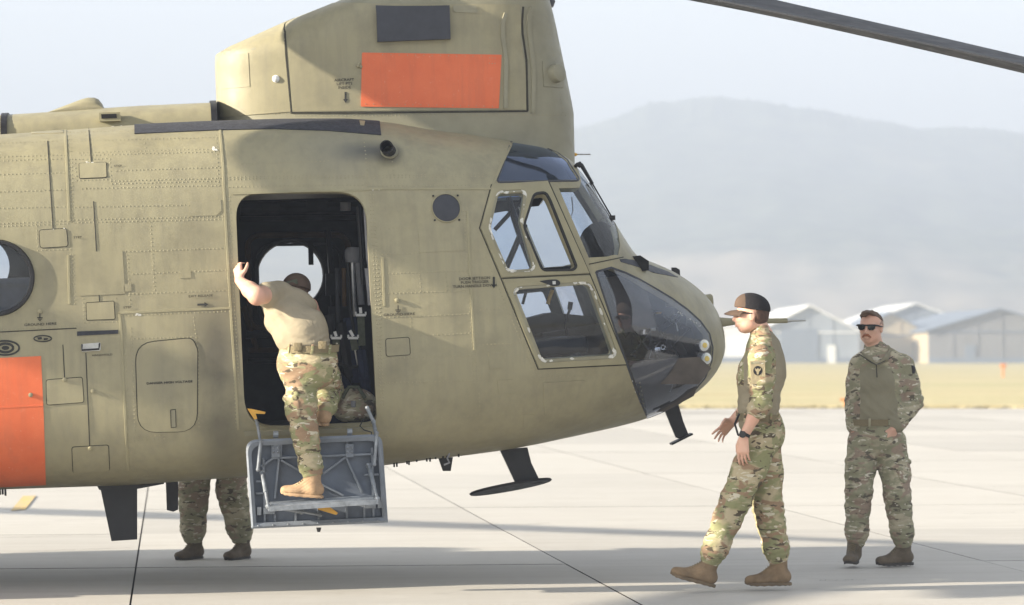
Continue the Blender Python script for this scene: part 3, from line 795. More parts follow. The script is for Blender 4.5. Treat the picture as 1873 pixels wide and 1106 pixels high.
# ---- openings
DOOR = rnd([(430, 352), (668, 350), (690, 778), (449, 786)], [48, 52, 22, 62], 8)
WIN_R = circ(-8, 508, 68, 68)
CW1 = rnd([(912, 354), (959, 352), (951, 404), (975, 491), (930, 494), (897, 418)], [8, 8, 4, 8, 8, 8], 4)
CW2 = rnd([(978, 357), (996, 355), (1003, 367), (1051, 487), (1047, 491), (993, 492), (960, 413)], [6, 5, 4, 3, 3, 6, 8], 4)
CW3 = rnd([(942, 530), (1076, 520), (1123, 649), (992, 657)], [9, 12, 9, 8], 4)
WSH = rnd([(1022, 343), (1070, 342), (1141, 462), (1077, 472)], [4, 3, 4, 4], 3)
EYE = rnd([(938, 257), (975, 262), (1010, 274), (1036, 293), (1058, 328), (911, 331)], [3, 0, 0, 0, 4, 4], 3)
CHIN = [(1092, 497), (1118, 491), (1145, 501), (1170, 513), (1200, 530), (1228, 547), (1256, 567), (1280, 589), (1296, 611), (1302, 636), (1300, 660), (1288, 690), (1262, 722), (1228, 746), (1186, 764), (1174, 735), (1158, 692), (1138, 635), (1115, 566)]
HOLES = {'door': DOOR, 'window': WIN_R, 'cw1': CW1, 'cw2': CW2, 'cw3': CW3, 'wsh': WSH, 'eye': EYE, 'chin': CHIN}
HC = {k: FUS.chart(denspx(v, 14)) for k, v in HOLES.items()}
FARWIN = FUS.chart(circ(530, 503, 62, 62), far=True)
def clipph(c): return [(a, max(-pi / 2 + 0.02, min(pi / 2 - 0.02, b))) for a, b in c]
_l = FUS.chart(linepx([(1060, 343), (1022, 344), (1077, 471), (1110, 469), (1131, 466)], 12))
_r = [(1.975, 0.60), (1.99, 0.9), (2.0, 1.2), (2.0, 1.45)] + [(2.0 - 0.23 * t, 1.45) for t in (0.25, 0.5, 0.75)] + [(1.77, 1.45), (1.765, 1.1), (1.752, 0.8)]
WSHC = _l + _r
HC['wsh'] = WSHC
HC = {k: clipph(v) for k, v in HC.items()}
x_lo, x_hi = float(Q[0]), float(Q[-1]) - 0.002
XM = float(q[0])
def shell(name, holes, off, mat, far, parent, x0, x1, step=0.055, rim=None, rim_mat=None):
    outer = [(x0, -pi / 2), (x1, -pi / 2), (x1, pi / 2), (x0, pi / 2)]
    V, T, E = chart_mesh(up(outer), [up(h) for h in holes], step)
    P = FUS.pt(V[:, 0], V[:, 1] / CS, off) if off else FUS.pt(V[:, 0], V[:, 1] / CS)
    if off: 
        edge = (np.abs(np.abs(V[:, 1] / CS) - pi / 2) < 1e-4); P[edge, 1] = 0
    if far: P[:, 1] *= -1
    F = [tuple(t) for t in T]
    c = P[T[len(T) // 2]]; nrm = np.cross(c[1] - c[0], c[2] - c[0]); out = c[0] - np.array([c[0][0], 0, c[0][2]]) if True else 0
    Cc = c.mean(0); w, hi, lo, mid, n = FUS.par(Cc[0]); out = Cc - np.array([Cc[0], 0, mid]); fl = (nrm @ out) < 0
    if off < 0: fl = not fl
    if fl: F = [f[::-1] for f in F]
    V3 = [*P]
    if rim is not None:
        for a, b in E:
            if any(abs(abs(V[i, 1] / CS) - pi / 2) < 1e-4 or abs(V[i, 0] - x0) < 1e-4 or abs(V[i, 0] - x1) < 1e-4 for i in (a, b)) and \
               (abs(V[a, 1] - V[b, 1]) < 1e-6 or abs(V[a, 0] - V[b, 0]) < 1e-6) and (min(abs(abs(V[a, 1] / CS) - pi / 2), abs(V[a, 0] - x0), abs(V[a, 0] - x1)) < 1e-4): continue
            R0 = FUS.pt(V[[a, b], 0], V[[a, b], 1] / CS, off if off else 0.0); R1 = FUS.pt(V[[a, b], 0], V[[a, b], 1] / CS, rim)
            if far: R0[:, 1] *= -1; R1[:, 1] *= -1
            k = len(V3); V3 += [R0[0], R0[1], R1[1], R1[0]]; F.append((k, k + 1, k + 2, k + 3))
    return link_mesh(name, V3, F, mat, parent)
near_holes = [HC[k] for k in HC]
FCW = clipph(FUS.chart(denspx(rnd([(935, 362), (1004, 350), (1056, 487), (960, 495)], 6, 3), 14)))
FCW3 = clipph(FUS.chart(denspx(rnd([(968, 531), (1076, 520), (1118, 632), (1121, 649), (1016, 656)], 6, 3), 14)))
FARH = [FCW, FCW3, HC['wsh'], HC['eye'], HC['chin']]
FARWIN2 = FUS.chart(circ(-38, 488, 56, 56), far=True)
far_holes = [FARWIN, FARWIN2] + FARH
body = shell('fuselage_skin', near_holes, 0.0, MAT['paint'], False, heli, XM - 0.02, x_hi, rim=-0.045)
body2 = shell('fuselage_skin', far_holes, 0.0, MAT['paint'], True, heli, XM - 0.02, x_hi, step=0.07, rim=-0.045)
aft = shell('aft_fuselage_skin', [], 0.0, MAT['paint'], False, heli, x_lo, XM - 0.02, step=0.16)
aft2 = shell('aft_fuselage_skin', [], 0.0, MAT['paint'], True, heli, x_lo, XM - 0.02, step=0.16)
# cabin lining and cockpit lining, split at the bulkhead ahead of the door
BX = float(L(735, 500, -1.25)[0])
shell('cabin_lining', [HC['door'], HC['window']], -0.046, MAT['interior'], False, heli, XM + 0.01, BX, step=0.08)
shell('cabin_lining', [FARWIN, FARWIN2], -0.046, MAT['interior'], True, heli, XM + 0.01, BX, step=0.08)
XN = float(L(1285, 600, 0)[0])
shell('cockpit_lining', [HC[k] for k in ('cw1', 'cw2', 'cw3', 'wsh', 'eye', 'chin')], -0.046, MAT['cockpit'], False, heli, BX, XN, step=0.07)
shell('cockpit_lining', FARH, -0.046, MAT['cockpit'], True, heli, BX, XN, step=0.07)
# ---- rotor pylon over the cockpit
def pyl():
    prof = [(345, 395, 1047), (300, 395, 1046), (218, 399, 1044), (205, 399, 1042), (150, 397, 1031), (100, 395, 1021), (82, 395.5, 1017), (62, 446, 1013), (45, 488, 1009), (32, 520, 1006), (18, 560, 1002), (4, 600, 998), (-14, 640, 985), (-34, 700, 960), (-46, 780, 920)]
    S = []; HI = []; LO = []; W = []
    for (y, xa, xf) in prof:
        a = L(xa, y, -0.45); f = L(xf, y, 0.0); c = L(720, y, -0.3); S.append(c[2]); HI.append(f[0]); LO.append(a[0]); W.append(0.56 if y > 0 else 0.56 - 0.28 * (-y) / 46)
    S = np.array(S); o = np.argsort(S); S = S[o]; HI = np.array(HI)[o]; LO = np.array(LO)[o]; W = np.array(W)[o]
    mid = HI * 0.62 + LO * 0.38; qq = np.linspace(S[0], S[-1], 160)
    f = lambda a: np.interp(qq, S, a)
    return Loft('z', qq, f(W), f(HI), f(LO), f(mid), np.full_like(qq, 3.6))
PYL = pyl()
def full_loft(name, lf, n1, n2, mat, parent, cap=True):
    qs = np.linspace(lf.S[0], lf.S[-1], n1); ph = np.linspace(-pi / 2, 3 * pi / 2, n2, endpoint=False); V = []; F = []
    for a in qs:
        p = lf._p(np.full(n2, a), ph); # cos sign gives both sides
        V += [*p]
    for i in range(n1 - 1):
        for k in range(n2): k2 = (k + 1) % n2; F.append((i * n2 + k, i * n2 + k2, (i + 1) * n2 + k2, (i + 1) * n2 + k))
    if cap: F += [tuple(range(n2)), tuple((n1 - 1) * n2 + k for k in range(n2))]
    m = MB(); m.add(V, F); return m.build(name, mat, parent, True, 40)
full_loft('rotor_pylon', PYL, 70, 96, MAT['paint_grey'], heli)
PN = dict(loft=PYL, step=0.06)
pl('pylon_panel', [(397, 86), (519, 36), (532, 204), (404, 214)], 0.006, MAT['paint'], heli, **PN)
pl('pylon_panel', [(522, 35), (602, 6), (950, 8), (953, 40), (951, 70), (961, 122), (962, 200), (535, 204)], 0.005, MAT['paint'], heli, **PN)
pl('pylon_access_panel', [(402, 102), (455, 97), (458, 158), (407, 163)], 0.009, MAT['paint'], heli, **PN)
pl('orange_panel', [(662, 96), (917, 100), (912, 198), (660, 195)], 0.010, MAT['orange'], heli, r=2, **PN)
pl('screen_cover', [(688, 14), (821, 11), (823, 72), (690, 77)], 0.05, MAT['slate'], heli, **PN)
pl('latch_panel', [(828, 10), (872, 10), (874, 24), (829, 22)], 0.010, MAT['paint_grey'], heli, r=5, **PN)
m = MB()
for P in ([(957, 12), (955, 40), (956, 62), (963, 110), (965, 203)], ): strip(m, P, 0.014, 0.004, PYL)
m.build('pylon_seam', MAT['seam'], heli)
for P in ([(925, 24), (919, 42), (919, 68), (925, 110), (924, 198)], [(972, 14), (966, 30), (967, 66), (975, 130), (974, 206)]):
    m = MB(); strip(m, P, 0.03, 0.018, PYL); m.build('pylon_rib', MAT['paint_grey'], heli)
pl('lamp_panel', [(992, 112), (1028, 115), (1030, 160), (994, 158)], 0.006, MAT['paint_grey'], heli, **PN)
p, x, u, o = frame_at(1014, 135, 0.0, PYL); m = MB(); m.disc(p, 0.062, o, 0.05, 24, 0.02); m.build('pylon_blister', MAT['paint_grey'], heli)
m = MB()
for (a, b) in ((505, 144),):
    p, x, u, o = frame_at(a, b, 0.0, PYL); m.tube([p, p + o * 0.012], 0.024, 12); m.ball(p + o * 0.014, 0.021, 10, (1, 0.6, 1))
m.build('fastener_knob', MAT['white'], heli)
m = MB()
for (a, b) in ((657, 118), (655, 121), (660, 122)): p, x, u, o = frame_at(a, b, 0.0, PYL); m.ball(p + o * 0.012, 0.011, 8)
m.build('fitting', MAT['paint_plain'], heli)
for P in ([(520, 34), (523, 100), (533, 205)], [(533, 206), (640, 206), (965, 203)]):
    m = MB(); strip(m, P, 0.012, 0.0062, PYL); m.build('pylon_seam', MAT['seam'], heli)
# deck skirt beneath the pylon and rivet rows
PR = dict(loft=PYL)
rivets([(404, 211), (530, 207)], loft=PYL); rivets([(540, 211), (1035, 210)], loft=PYL); rivets([(610, 203), (950, 200)], 9, loft=PYL)
rivets([(525, 40), (537, 200)], 9, loft=PYL); rivets([(404, 100), (410, 208)], 9, loft=PYL); rivets([(1000, 30), (1030, 205)], 8, loft=PYL)
for pp in ([(402, 102), (455, 97)], [(407, 163), (458, 158)], [(460, 100), (464, 160)]): rivets(pp, 10, loft=PYL)
# rotor cap above
hubp = L(850, -60, 0)
m = MB(); c = Vector(L(938, 3, 0)); 
m.add(*(lambda n, R: ([Vector((c.x + R[k][0] * cos(2 * pi * i / n), R[k][0] * 0.75 * sin(2 * pi * i / n), c.z + R[k][1])) for k in range(len(R)) for i in range(n)],
      [(k * n + i, k * n + (i + 1) % n, (k + 1) * n + (i + 1) % n, (k + 1) * n + i) for k in range(len(R) - 1) for i in range(n)]))(32, [(0.16, -0.06), (0.27, -0.045), (0.285, -0.01), (0.27, 0.03), (0.1, 0.08)]))
m.build('rotor_fairing', MAT['slate'], heli)

# ---- rotors
def rotor(hub, az0, droop, parent, tilt=0.0):
    hub = Vector(hub); m = MB(); m.tube([hub - Vector((0, 0, 0.5)), hub + Vector((0, 0, 0.12))], 0.11, 16); m.tube([hub - Vector((0, 0, 0.12)), hub + Vector((0, 0, 0.12))], 0.26, 20)
    rh = m.build('rotor_hub', MAT['slate'], parent)
    for k in range(3):
        az = az0 + k * 2 * pi / 3; Rt = Matrix.Rotation(tilt, 3, 'Y'); d = Rt @ Vector((cos(az), sin(az), 0)); s = Rt @ Vector((-sin(az), cos(az), 0))
        m = MB(); m.tube([hub + d * 0.2, hub + d * 0.9, hub + d * 1.5 - Vector((0, 0, 0.04))], [0.13, 0.10, 0.075], 14); m.build('pitch_housing', MAT['slate'], parent)
        V = []; F = []; nS = 24; prof = [(0.30, 0.0), (0.27, 0.030), (0.15, 0.052), (0.0, 0.050), (-0.20, 0.026), (-0.46, 0.004), (-0.46, -0.004), (-0.20, -0.018), (0.0, -0.034), (0.15, -0.036), (0.27, -0.022)]
        for i in range(nS + 1):
            t = i / nS; r = 1.35 + t * 7.7; z = -tan(droop * DR[k] if tilt else droop) * (r - 0.5) - 0.012 * (r - 1.35) ** 2 * 0.4
            root = min(1, 0.35 + t * 6); tw = radians(-5 + 12 * (1 - t))
            for (a, b) in prof:
                aa = a * root; bb = b * 1.25 * (1.5 - 0.5 * root) * (1.0 - 0.2 * t)
                V.append(hub + d * r + s * (aa * cos(tw) - bb * sin(tw)) + Vector((0, 0, z + aa * sin(tw) + bb * cos(tw))))
        n = len(prof)
        for i in range(nS):
            for j in range(n): F.append((i * n + j, i * n + (j + 1) % n, (i + 1) * n + (j + 1) % n, (i + 1) * n + j))
        F += [tuple(range(n)), tuple(nS * n + j for j in range(n))]
        m = MB(); m.add(V, F); m.build('rotor_blade', MAT['blade'], parent, True, 28)
ROT1 = (-37, 9.0); DR = (1, 0.4, 1.0); ROT2 = 8
FH = Vector(L(870, -74, 0)); 
rotor(FH, radians(ROT1[0]), radians(ROT1[1]), heli, radians(9))
AH = Vector((FH.x - 11.9, 0, FH.z + 1.45))
rotor(AH, radians(ROT2), radians(3.0), heli)

# ---- aft end outside the frame: sponsons, rear pylon, engines, wheels
def aftbits():
    zb = float(FLO[40]); zt = float(FHI[20])
    for s in (-1, 1):
        m = MB(); prof = []
        for i in range(25):
            t = i / 24; x = -1.95 - 0.8 - t * 7.2; w = 0.58 * min(1, (sin(pi * min(1, t * 1.0)) * 1.7 + 0.02)) ; prof.append((x, w))
        V = []; F = []; n = 14
        for (x, w) in prof:
            for k in range(n):
                a = 2 * pi * k / n; V.append((x, s * (1.25 + w * cos(a) * 0.95), zb + 0.55 + 0.5 * min(1, w / 0.4) * sin(a)))
        for i in range(24):
            for k in range(n): F.append((i * n + k, i * n + (k + 1) % n, (i + 1) * n + (k + 1) % n, (i + 1) * n + k))
        F += [tuple(range(n)), tuple(24 * n + k for k in range(n))]
        m.add(V, F); m.build('fuel_sponson', MAT['paint'], heli)
        for xw, zz in ((-3.5, 0.0), (-9.2, 0.05)):
            c = Vector((xw, s * 1.55, 0)); g = (AIR @ c).z; c.z = -(g - 0.31) / cos(PITCH)
            m = MB(); m.bar(c + Vector((0, 0, 0)), c + Vector((0, 0, 0.75)), 0.12, 0.12, (1, 0, 0)); m.build('gear_leg', MAT['steel'], heli)
            for e in (-0.13, 0.13):
                m = MB(); m.tube([c + Vector((0, e - 0.09, 0)), c + Vector((0, e - 0.07, 0)), c + Vector((0, e + 0.07, 0)), c + Vector((0, e + 0.09, 0))], [0.25, 0.30, 0.30, 0.25], 24); w = m.build('wheel', MAT['rubber'], heli)
                m = MB(); m.tube([c + Vector((0, e - 0.095, 0)), c + Vector((0, e + 0.095, 0))], 0.14, 16); m.build('rim', MAT['alu'], w)
        m = MB(); m.tube([(-9.9, s * 1.15, zt + 0.15), (-9.7, s * 1.15, zt + 0.15), (-8.6, s * 1.15, zt + 0.15), (-8.3, s * 1.15, zt + 0.15)], [0.30, 0.36, 0.40, 0.30], 20); m.build('engine', MAT['paint'], heli)
    x0, x1 = AH.x - 1.5, AH.x + 1.6
    V = []; F = []; n = 28
    for i, (z, a, b, w) in enumerate([(zt - 0.6, x0 - 0.1, x1 + 1.1, 0.55), (zt + 0.3, x0, x1 + 0.4, 0.5), (zt + 1.3, x0 + 0.2, x1 - 0.1, 0.42), (AH.z - 0.35, x0 + 0.5, x1 - 0.5, 0.38)]):
        for k in range(n):
            q = 2 * pi * k / n; V.append(((a + b) / 2 + (b - a) / 2 * cos(q), w * sin(q), z))
    for i in range(3):
        for k in range(n): F.append((i * n + k, i * n + (k + 1) % n, (i + 1) * n + (k + 1) % n, (i + 1) * n + k))
    F.append(tuple(3 * n + k for k in range(n)))
    m = MB(); m.add(V, F); m.build('rear_pylon', MAT['paint'], heli)
aftbits()

# ---- spine tunnel on the roof
def zroof(x): return float(np.interp(x, Q, FHI))
a = L(-260, 226, -0.5); b = L(393, 200, -0.5)
V = []; F = []; n = 20; xs = np.linspace(BACK + 1.0, b[0], 40)
top_b = b[2]; 
for i, x in enumerate(xs):
    zt = zroof(x); h = 0.15
    for k in range(n + 1):
        t = pi * k / n; V.append((x, -0.52 * cos(t) * (abs(cos(t)) ** -0.35 if abs(cos(t)) > 1e-3 else 0), zt - 0.10 + (0.10 + h) * (sin(t) ** 0.5)))
for i in range(39):
    for k in range(n): F.append((i * (n + 1) + k, i * (n + 1) + k + 1, (i + 1) * (n + 1) + k + 1, (i + 1) * (n + 1) + k))
F.append(tuple(39 * (n + 1) + k for k in range(n + 1)))
m = MB(); m.add(V, F); m.build('spine_tunnel', MAT['paint'], heli)
for px in (6, 392):
    x = float(L(px, 215, -0.5)[0]); zt = zroof(x)
    V = []; F = []
    for j, dx in enumerate((-0.02, 0.02)):
        for k in range(n + 1):
            t = pi * k / n; V.append((x + dx, -0.535 * cos(t) * (abs(cos(t)) ** -0.35 if abs(cos(t)) > 1e-3 else 0), zt - 0.10 + (0.10 + 0.163) * (sin(t) ** 0.5)))
    for k in range(n): F.append((k, k + 1, n + 1 + k + 1, n + 1 + k))
    F += [tuple(range(n + 1)), tuple(n + 1 + k for k in range(n + 1))]
    m = MB(); m.add(V, F); m.build('tunnel_band', MAT['black'], heli)
# intake slot on the tunnel and the scoop behind it
yt = -0.53
m = MB(); P = [L(181, 206, yt), L(220, 205, yt), L(221, 221, yt), L(182, 222, yt)]; m.prism([p + np.array((0, -0.015, 0)) for p in P], (0, 0.05, 0)); s0 = m.build('slot_frame', MAT['paint_plain'], heli, False)
m = MB(); P = [L(185, 209, yt), L(213, 208, yt), L(214, 216, yt), L(186, 217, yt)]; m.prism([p + np.array((0, -0.019, 0)) for p in P], (0, 0.01, 0)); m.build('slot', MAT['blackmatte'], s0, False)
out = [(86, 206), (100, 200), (125, 189), (148, 180), (160, 177), (172, 177), (180, 180), (187, 189), (193, 202), (193, 208)]
V = []; F = []
for (dy, sc) in ((-0.30, 0.55), (-0.26, 0.85), (-0.15, 1.0), (0.15, 1.0), (0.26, 0.85), (0.30, 0.55)):
    for (px, py) in out:
        p = L(px, py, -0.2); z0 = L(px, 210, -0.2)[2]; V.append((p[0], dy, z0 + (p[2] - z0) * sc))
k = len(out)
for i in range(5):
    for j in range(k - 1): F.append((i * k + j, i * k + j + 1, (i + 1) * k + j + 1, (i + 1) * k + j))
F += [tuple(range(k)), tuple(5 * k + j for j in range(k))]
m = MB(); m.add(V, F); m.build('roof_scoop', MAT['paint'], heli, True, 60)

# ---- plates and panels of the near wall
pl('walkway_strip', [(246, 227), (398, 222), (402, 221), (560, 216), (640, 217), (694, 220), (697, 247), (600, 239), (500, 236), (404, 238), (246, 245)], 0.006, MAT['walkway'], heli, step=0.05)
pl('walkway_patch', [(657, 222), (668, 223), (666, 231), (659, 230)], 0.0085, MAT['paint_plain'], heli)
pl('orange_panel', [(-60, 657), (75, 651), (80, 760), (84, 886), (-60, 893)], 0.004, MAT['orange'], heli, step=0.05)
pl('dark_tape', [(141, 606), (216, 603), (216, 610), (141, 614)], 0.005, MAT['walkway'], heli)
SK = dict(step=0.06)
doub = []
def panel(name, px, h=0.005, mat=None, r=0, groove=0.010, parent=None, **kw):
    """access panel: proud plate in a dark groove"""
    parent = parent or heli
    o = pl(name, px, h, MAT[mat or 'paint'], parent, r=r, **kw)
    m = MB(); strip(m, rnd(px, r) if r else px, groove, 0.0022, closed=True); m.build('panel_gap', MAT['seam'], o)
    return o
panel('step_flap', [(145, 299), (194, 297), (195, 324), (146, 326)], r=3)
panel('step_flap', [(72, 421), (121, 418), (124, 450), (74, 453)], r=5)
panel('step_flap', [(158, 554), (208, 551), (210, 583), (159, 585)], r=2)
panel('step_flap', [(85, 695), (150, 690), (153, 735), (86, 740)], r=4)
panel('step_flap', [(132, 818), (198, 814), (200, 860), (134, 864)], r=4)
F_ = panel('equipment_door', [(248, 628), (352, 618), (361, 640), (360, 788), (253, 790)], 0.007, r=[34, 30, 6, 34, 34], groove=0.013)
F_ = None
panel('access_panel', [(706, 620), (748, 617), (750, 648), (707, 651)], r=4)
for P in ([(347, 368), (404, 365), (405, 385), (396, 394), (348, 395)], [(141, 461), (224, 458), (229, 537), (145, 541)], [(328, 496), (349, 495), (350, 508), (329, 509)], [(226, 519), (240, 518), (241, 532), (227, 533)],
          [(993, 700), (1070, 695), (1072, 752), (996, 757)], [(893, 645), (920, 644), (922, 672), (895, 674)], [(910, 695), (938, 694), (940, 718), (912, 720)], [(957, 758), (978, 757), (979, 780), (958, 782)],
          [(57, 236), (116, 233), (116, 243), (58, 245)], [(765, 418), (846, 414), (848, 458), (768, 462)]):
    pl('doubler_plate', P, 0.0035, MAT['paint'], heli)
    c = [((a[0] * 5 + b[0]) / 6, a[1]) for a, b in zip(P, P[1:] + P[:1])]
    cx = sum(a[0] for a in P) / len(P); cy = sum(a[1] for a in P) / len(P)
    q2 = [(cx + (a[0] - cx) * 0.88, cy + (a[1] - cy) * 0.84) for a in P]; rivets(q2 + [q2[0]], 7.5)
# lap joints: each a raised ribbon
laps = [[(119, 232), (122, 300), (127, 405)], [(125, 466), (127, 556)], [(401, 221), (408, 300), (410, 350), (417, 480), (424, 600), (431, 700), (436, 786)], [(218, 572), (222, 605), (226, 700), (234, 860)],
        [(425, 354), (560, 349), (674, 347)], [(674, 345), (800, 345), (899, 345)], [(216, 572), (420, 563)], [(855, 385), (860, 500), (868, 640)], [(700, 470), (703, 560)], [(938, 258), (918, 300), (899, 345)]]
for P in laps:
    m = MB(); strip(m, P, 0.016, 0.004); m.build('lap_joint', MAT['paint_plain'], heli)
# dark hairline gaps
for P in ([(0, 607), (140, 600)], [(899, 337), (877, 417), (916, 509), (984, 675), (1147, 667)], [(916, 509), (1079, 501)], [(1003, 330), (1079, 501), (1112, 580), (1147, 667)], [(899, 346), (676, 346)],
          [(1077, 483), (1140, 470)], [(1090, 496), (1110, 560), (1140, 640), (1185, 768)]):
    m = MB(); strip(m, P, 0.007, 0.0028); m.build('panel_line', MAT['seam'], heli)
for P in ([(87, 258), (97, 418)], [(162, 231), (167, 296)], [(171, 368), (182, 551)], [(115, 630), (118, 690)], [(157, 645), (164, 815)]):
    m = MB(); strip(m, P, 0.0055, 0.003); m.build('pull_cord', MAT['rubber'], heli)
m = MB(); strip(m, [(-50, 748), (79, 741)], 0.010, 0.0062); m.build('panel_line', MAT['orange'], heli)
rivets([(895, 106), (905, 106)], 5, loft=PYL, h=0.013); rivets([(895, 116), (905, 116)], 5, loft=PYL, h=0.013); rivets([(700, 100), (880, 103)], 14, loft=PYL, h=0.0125); rivets([(668, 190), (900, 194)], 14, loft=PYL, h=0.0125)
# grab recess
o1 = pl('grab_recess', [(148, 629), (184, 626), (184, 641), (149, 643)], 0.004, MAT['steel'], heli, r=3)
m = MB()
for a, b in (((150, 640), (181, 638)),):
    p0, x, u, o = frame_at(*a, 0.02); p1, *_ = frame_at(*b, 0.02); q0, *_ = frame_at(150, 630, 0.0); q1, *_ = frame_at(182, 628, 0.0)
    m.tube([q0, p0, p1, q1], 0.006, 8)
m.build('grab_handle', MAT['black'], heli)
# small knobs and rain screws
m = MB()
for (a, b) in ((170, 715), (726, 549), (56, 722), (118, 694), (165, 819), (73, 569)):
    p, x, u, o = frame_at(a, b); m.disc(p, 0.014, o, 0.014, 12, 0.006)
m.build('ground_stud', MAT['paint_plain'], heli)
# latch slot of the equipment door
pl('latch', [(312, 749), (321, 748), (322, 780), (313, 781)], 0.010, MAT['paint_grey'], heli)
m = MB(); strip(m, [(312, 749), (321, 748), (322, 780), (313, 781)], 0.006, 0.011, closed=True); m.build('panel_gap', MAT['seam'], heli)
# round porthole, black vent disc
def ring(px, py, r0, r1, h, mat, name, parent=None, n=48, loft=None):
    p, x, u, o = frame_at(px, py, 0, loft); V = []; F = []
    prof = [(r1, 0.0), (r1 * 0.97, h), (r0 * 1.03, h), (r0, -0.02)]
    for k in range(n):
        a = 2 * pi * k / n; dd = x * cos(a) + u * sin(a)
        for (r, hh) in prof: V.append(p + dd * r + o * hh)
    m = len(prof)
    for k in range(n):
        for j in range(m - 1): F.append((k * m + j, k * m + j + 1, ((k + 1) % n) * m + j + 1, ((k + 1) % n) * m + j))
    b = MB(); b.add(V, F); return b.build(name, mat, parent or heli, True, 30)
p, x, u, o = frame_at(-8, 508)
wf = ring(-8, 508, 0.205, 0.236, 0.022, MAT['black'], 'window_frame')
m = MB(); m.disc(p - o * 0.01, 0.21, o, 0.0, 40, 0.035); m.build('window_pane', MAT['glass'], wf)
m = MB(); b0, *_ = frame_at(-8, 508, -0.10)
P0 = L(-60, 470, -1.16)
m = MB(); m.box(p - o * 0.35 + Vector((0, 0, -0.12)), (0.5, 0.02, 0.25)); m.build('stowed_panel', MAT['greyfoam'], heli)
vf = ring(816, 380, 0.085, 0.094, 0.008, MAT['paint_plain'], 'vent_frame')
p, x, u, o = frame_at(816, 380); m = MB(); m.disc(p + o * 0.003, 0.087, o, 0.002, 40); m.build('vent_mesh', MAT['slate'], vf)
for k in range(4):
    a = pi / 4 + k * pi / 2; q2 = p + x * cos(a * 1.0) * 0.11 + u * sin(a) * 0.11; m = MB(); m.ball(q2 + o * 0.004, 0.007, 8); m.build('bolt', MAT['black'], vf)
# heater exhaust stub
p, x, u, o = frame_at(712, 276); e = ring(712, 278, 0.035, 0.055, 0.014, MAT['paint_grey'], 'exhaust_collar')
m = MB(); a = p; b = p + Vector((-0.03, -0.17, 0.018)); dd = (b - a).normalized()
V = []; F = []; n = 24; xx = dd.orthogonal().normalized(); yy_ = dd.cross(xx)
for (t, r) in ((0, 0.043), (1.0, 0.041), (1.0, 0.034), (-0.4, 0.032)):
    for k in range(n): V.append(a + (b - a) * t + xx * (cos(2 * pi * k / n) * r) + yy_ * (sin(2 * pi * k / n) * r))
for i in range(3):
    for k in range(n): F.append((i * n + k, i * n + (k + 1) % n, (i + 1) * n + (k + 1) % n, (i + 1) * n + k))
F.append(tuple(3 * n + k for k in range(n))); m.add(V, F); m.build('exhaust_pipe', MAT['blackmatte'], heli)

# ---- rivets
rows = [
 [(0, 262), (118, 257)], [(0, 287), (118, 283)], [(0, 294), (118, 290)], [(0, 319), (118, 316)], [(0, 351), (118, 347)], [(0, 381), (118, 378)], [(0, 409), (125, 404)], [(0, 414), (125, 409)],
 [(125, 234), (131, 404)], [(129, 234), (134, 404)], [(129, 466), (131, 556)], [(134, 466), (137, 556)],
 [(128, 242), (398, 235)], [(134, 258), (397, 251)], [(145, 279), (400, 272)], [(148, 284), (400, 277)], [(213, 312), (402, 306)], [(203, 331), (402, 326)], [(150, 345), (402, 339)], [(205, 336), (400, 331)],
 [(130, 379), (345, 375)], [(135, 402), (408, 396)], [(136, 407), (408, 401)], [(230, 460), (412, 454)], [(243, 501), (414, 494)], [(230, 538), (416, 531)],
 [(233, 466), (238, 556)], [(275, 406), (283, 530)], [(263, 243), (266, 270)], [(145, 500), (225, 497)],
 [(395, 232), (400, 340)], [(405, 232), (412, 345)], [(415, 360), (424, 560), (432, 700)], [(420, 360), (429, 560), (437, 700)], [(412, 400), (420, 560)],
 [(222, 577), (420, 569)], [(238, 620), (350, 616)], [(228, 600), (232, 700), (236, 850)], [(240, 600), (244, 700), (248, 860)], [(244, 680), (248, 800)],
 [(0, 603), (140, 597)], [(354, 580), (362, 640), (364, 780)], [(425, 600), (432, 780)], [(245, 800), (300, 796)], [(245, 806), (300, 802)],
 [(420, 324), (890, 318)], [(420, 328), (890, 322)], [(412, 342), (670, 338)], [(672, 340), (895, 338)], [(664, 232), (672, 318)], [(700, 240), (706, 262)], [(718, 295), (720, 320)],
 [(925, 262), (905, 315)], [(440, 300), (600, 294)],
 [(677, 356), (683, 470), (690, 600), (697, 740)], [(682, 356), (688, 470), (695, 600), (702, 740)], [(687, 400), (693, 520), (699, 620)],
 [(697, 418), (755, 416)], [(700, 465), (765, 463)], [(697, 501), (855, 495)], [(697, 537), (860, 532)], [(699, 581), (864, 574)], [(765, 614), (866, 609)], [(703, 655), (868, 650)], [(704, 700), (868, 696)],
 [(765, 422), (768, 462)], [(779, 424), (781, 462)], [(768, 503), (770, 532)], [(816, 500), (818, 530)], [(751, 582), (753, 612)],
 [(848, 386), (856, 500), (864, 640), (868, 700)], [(852, 386), (861, 500), (870, 640), (874, 700)], [(885, 430), (930, 540), (984, 690)], [(889, 470), (935, 580), (972, 672)],
 [(880, 566), (920, 564)], [(884, 630), (950, 628)], [(990, 690), (1140, 683)], [(700, 770), (870, 760), (1000, 742), (1170, 720)], [(460, 845), (700, 835)], [(704, 800), (860, 790)],
 [(250, 870), (448, 858)], [(0, 880), (230, 872)], [(1170, 700), (1182, 760)], [(876, 720), (880, 800)],
 [(137, 291), (140, 330), (203, 328), (201, 290), (137, 291)], [(67, 414), (69, 458), (129, 456)], [(152, 546), (154, 590), (214, 588), (212, 546)],
 [(87, 737), (152, 731)], [(135, 860), (198, 857)],
]
for r_ in rows: rivets(r_)
rv = RIV.build('rivets', MAT['paint_plain'], heli, True, 80); rv['kind'] = 'stuff'
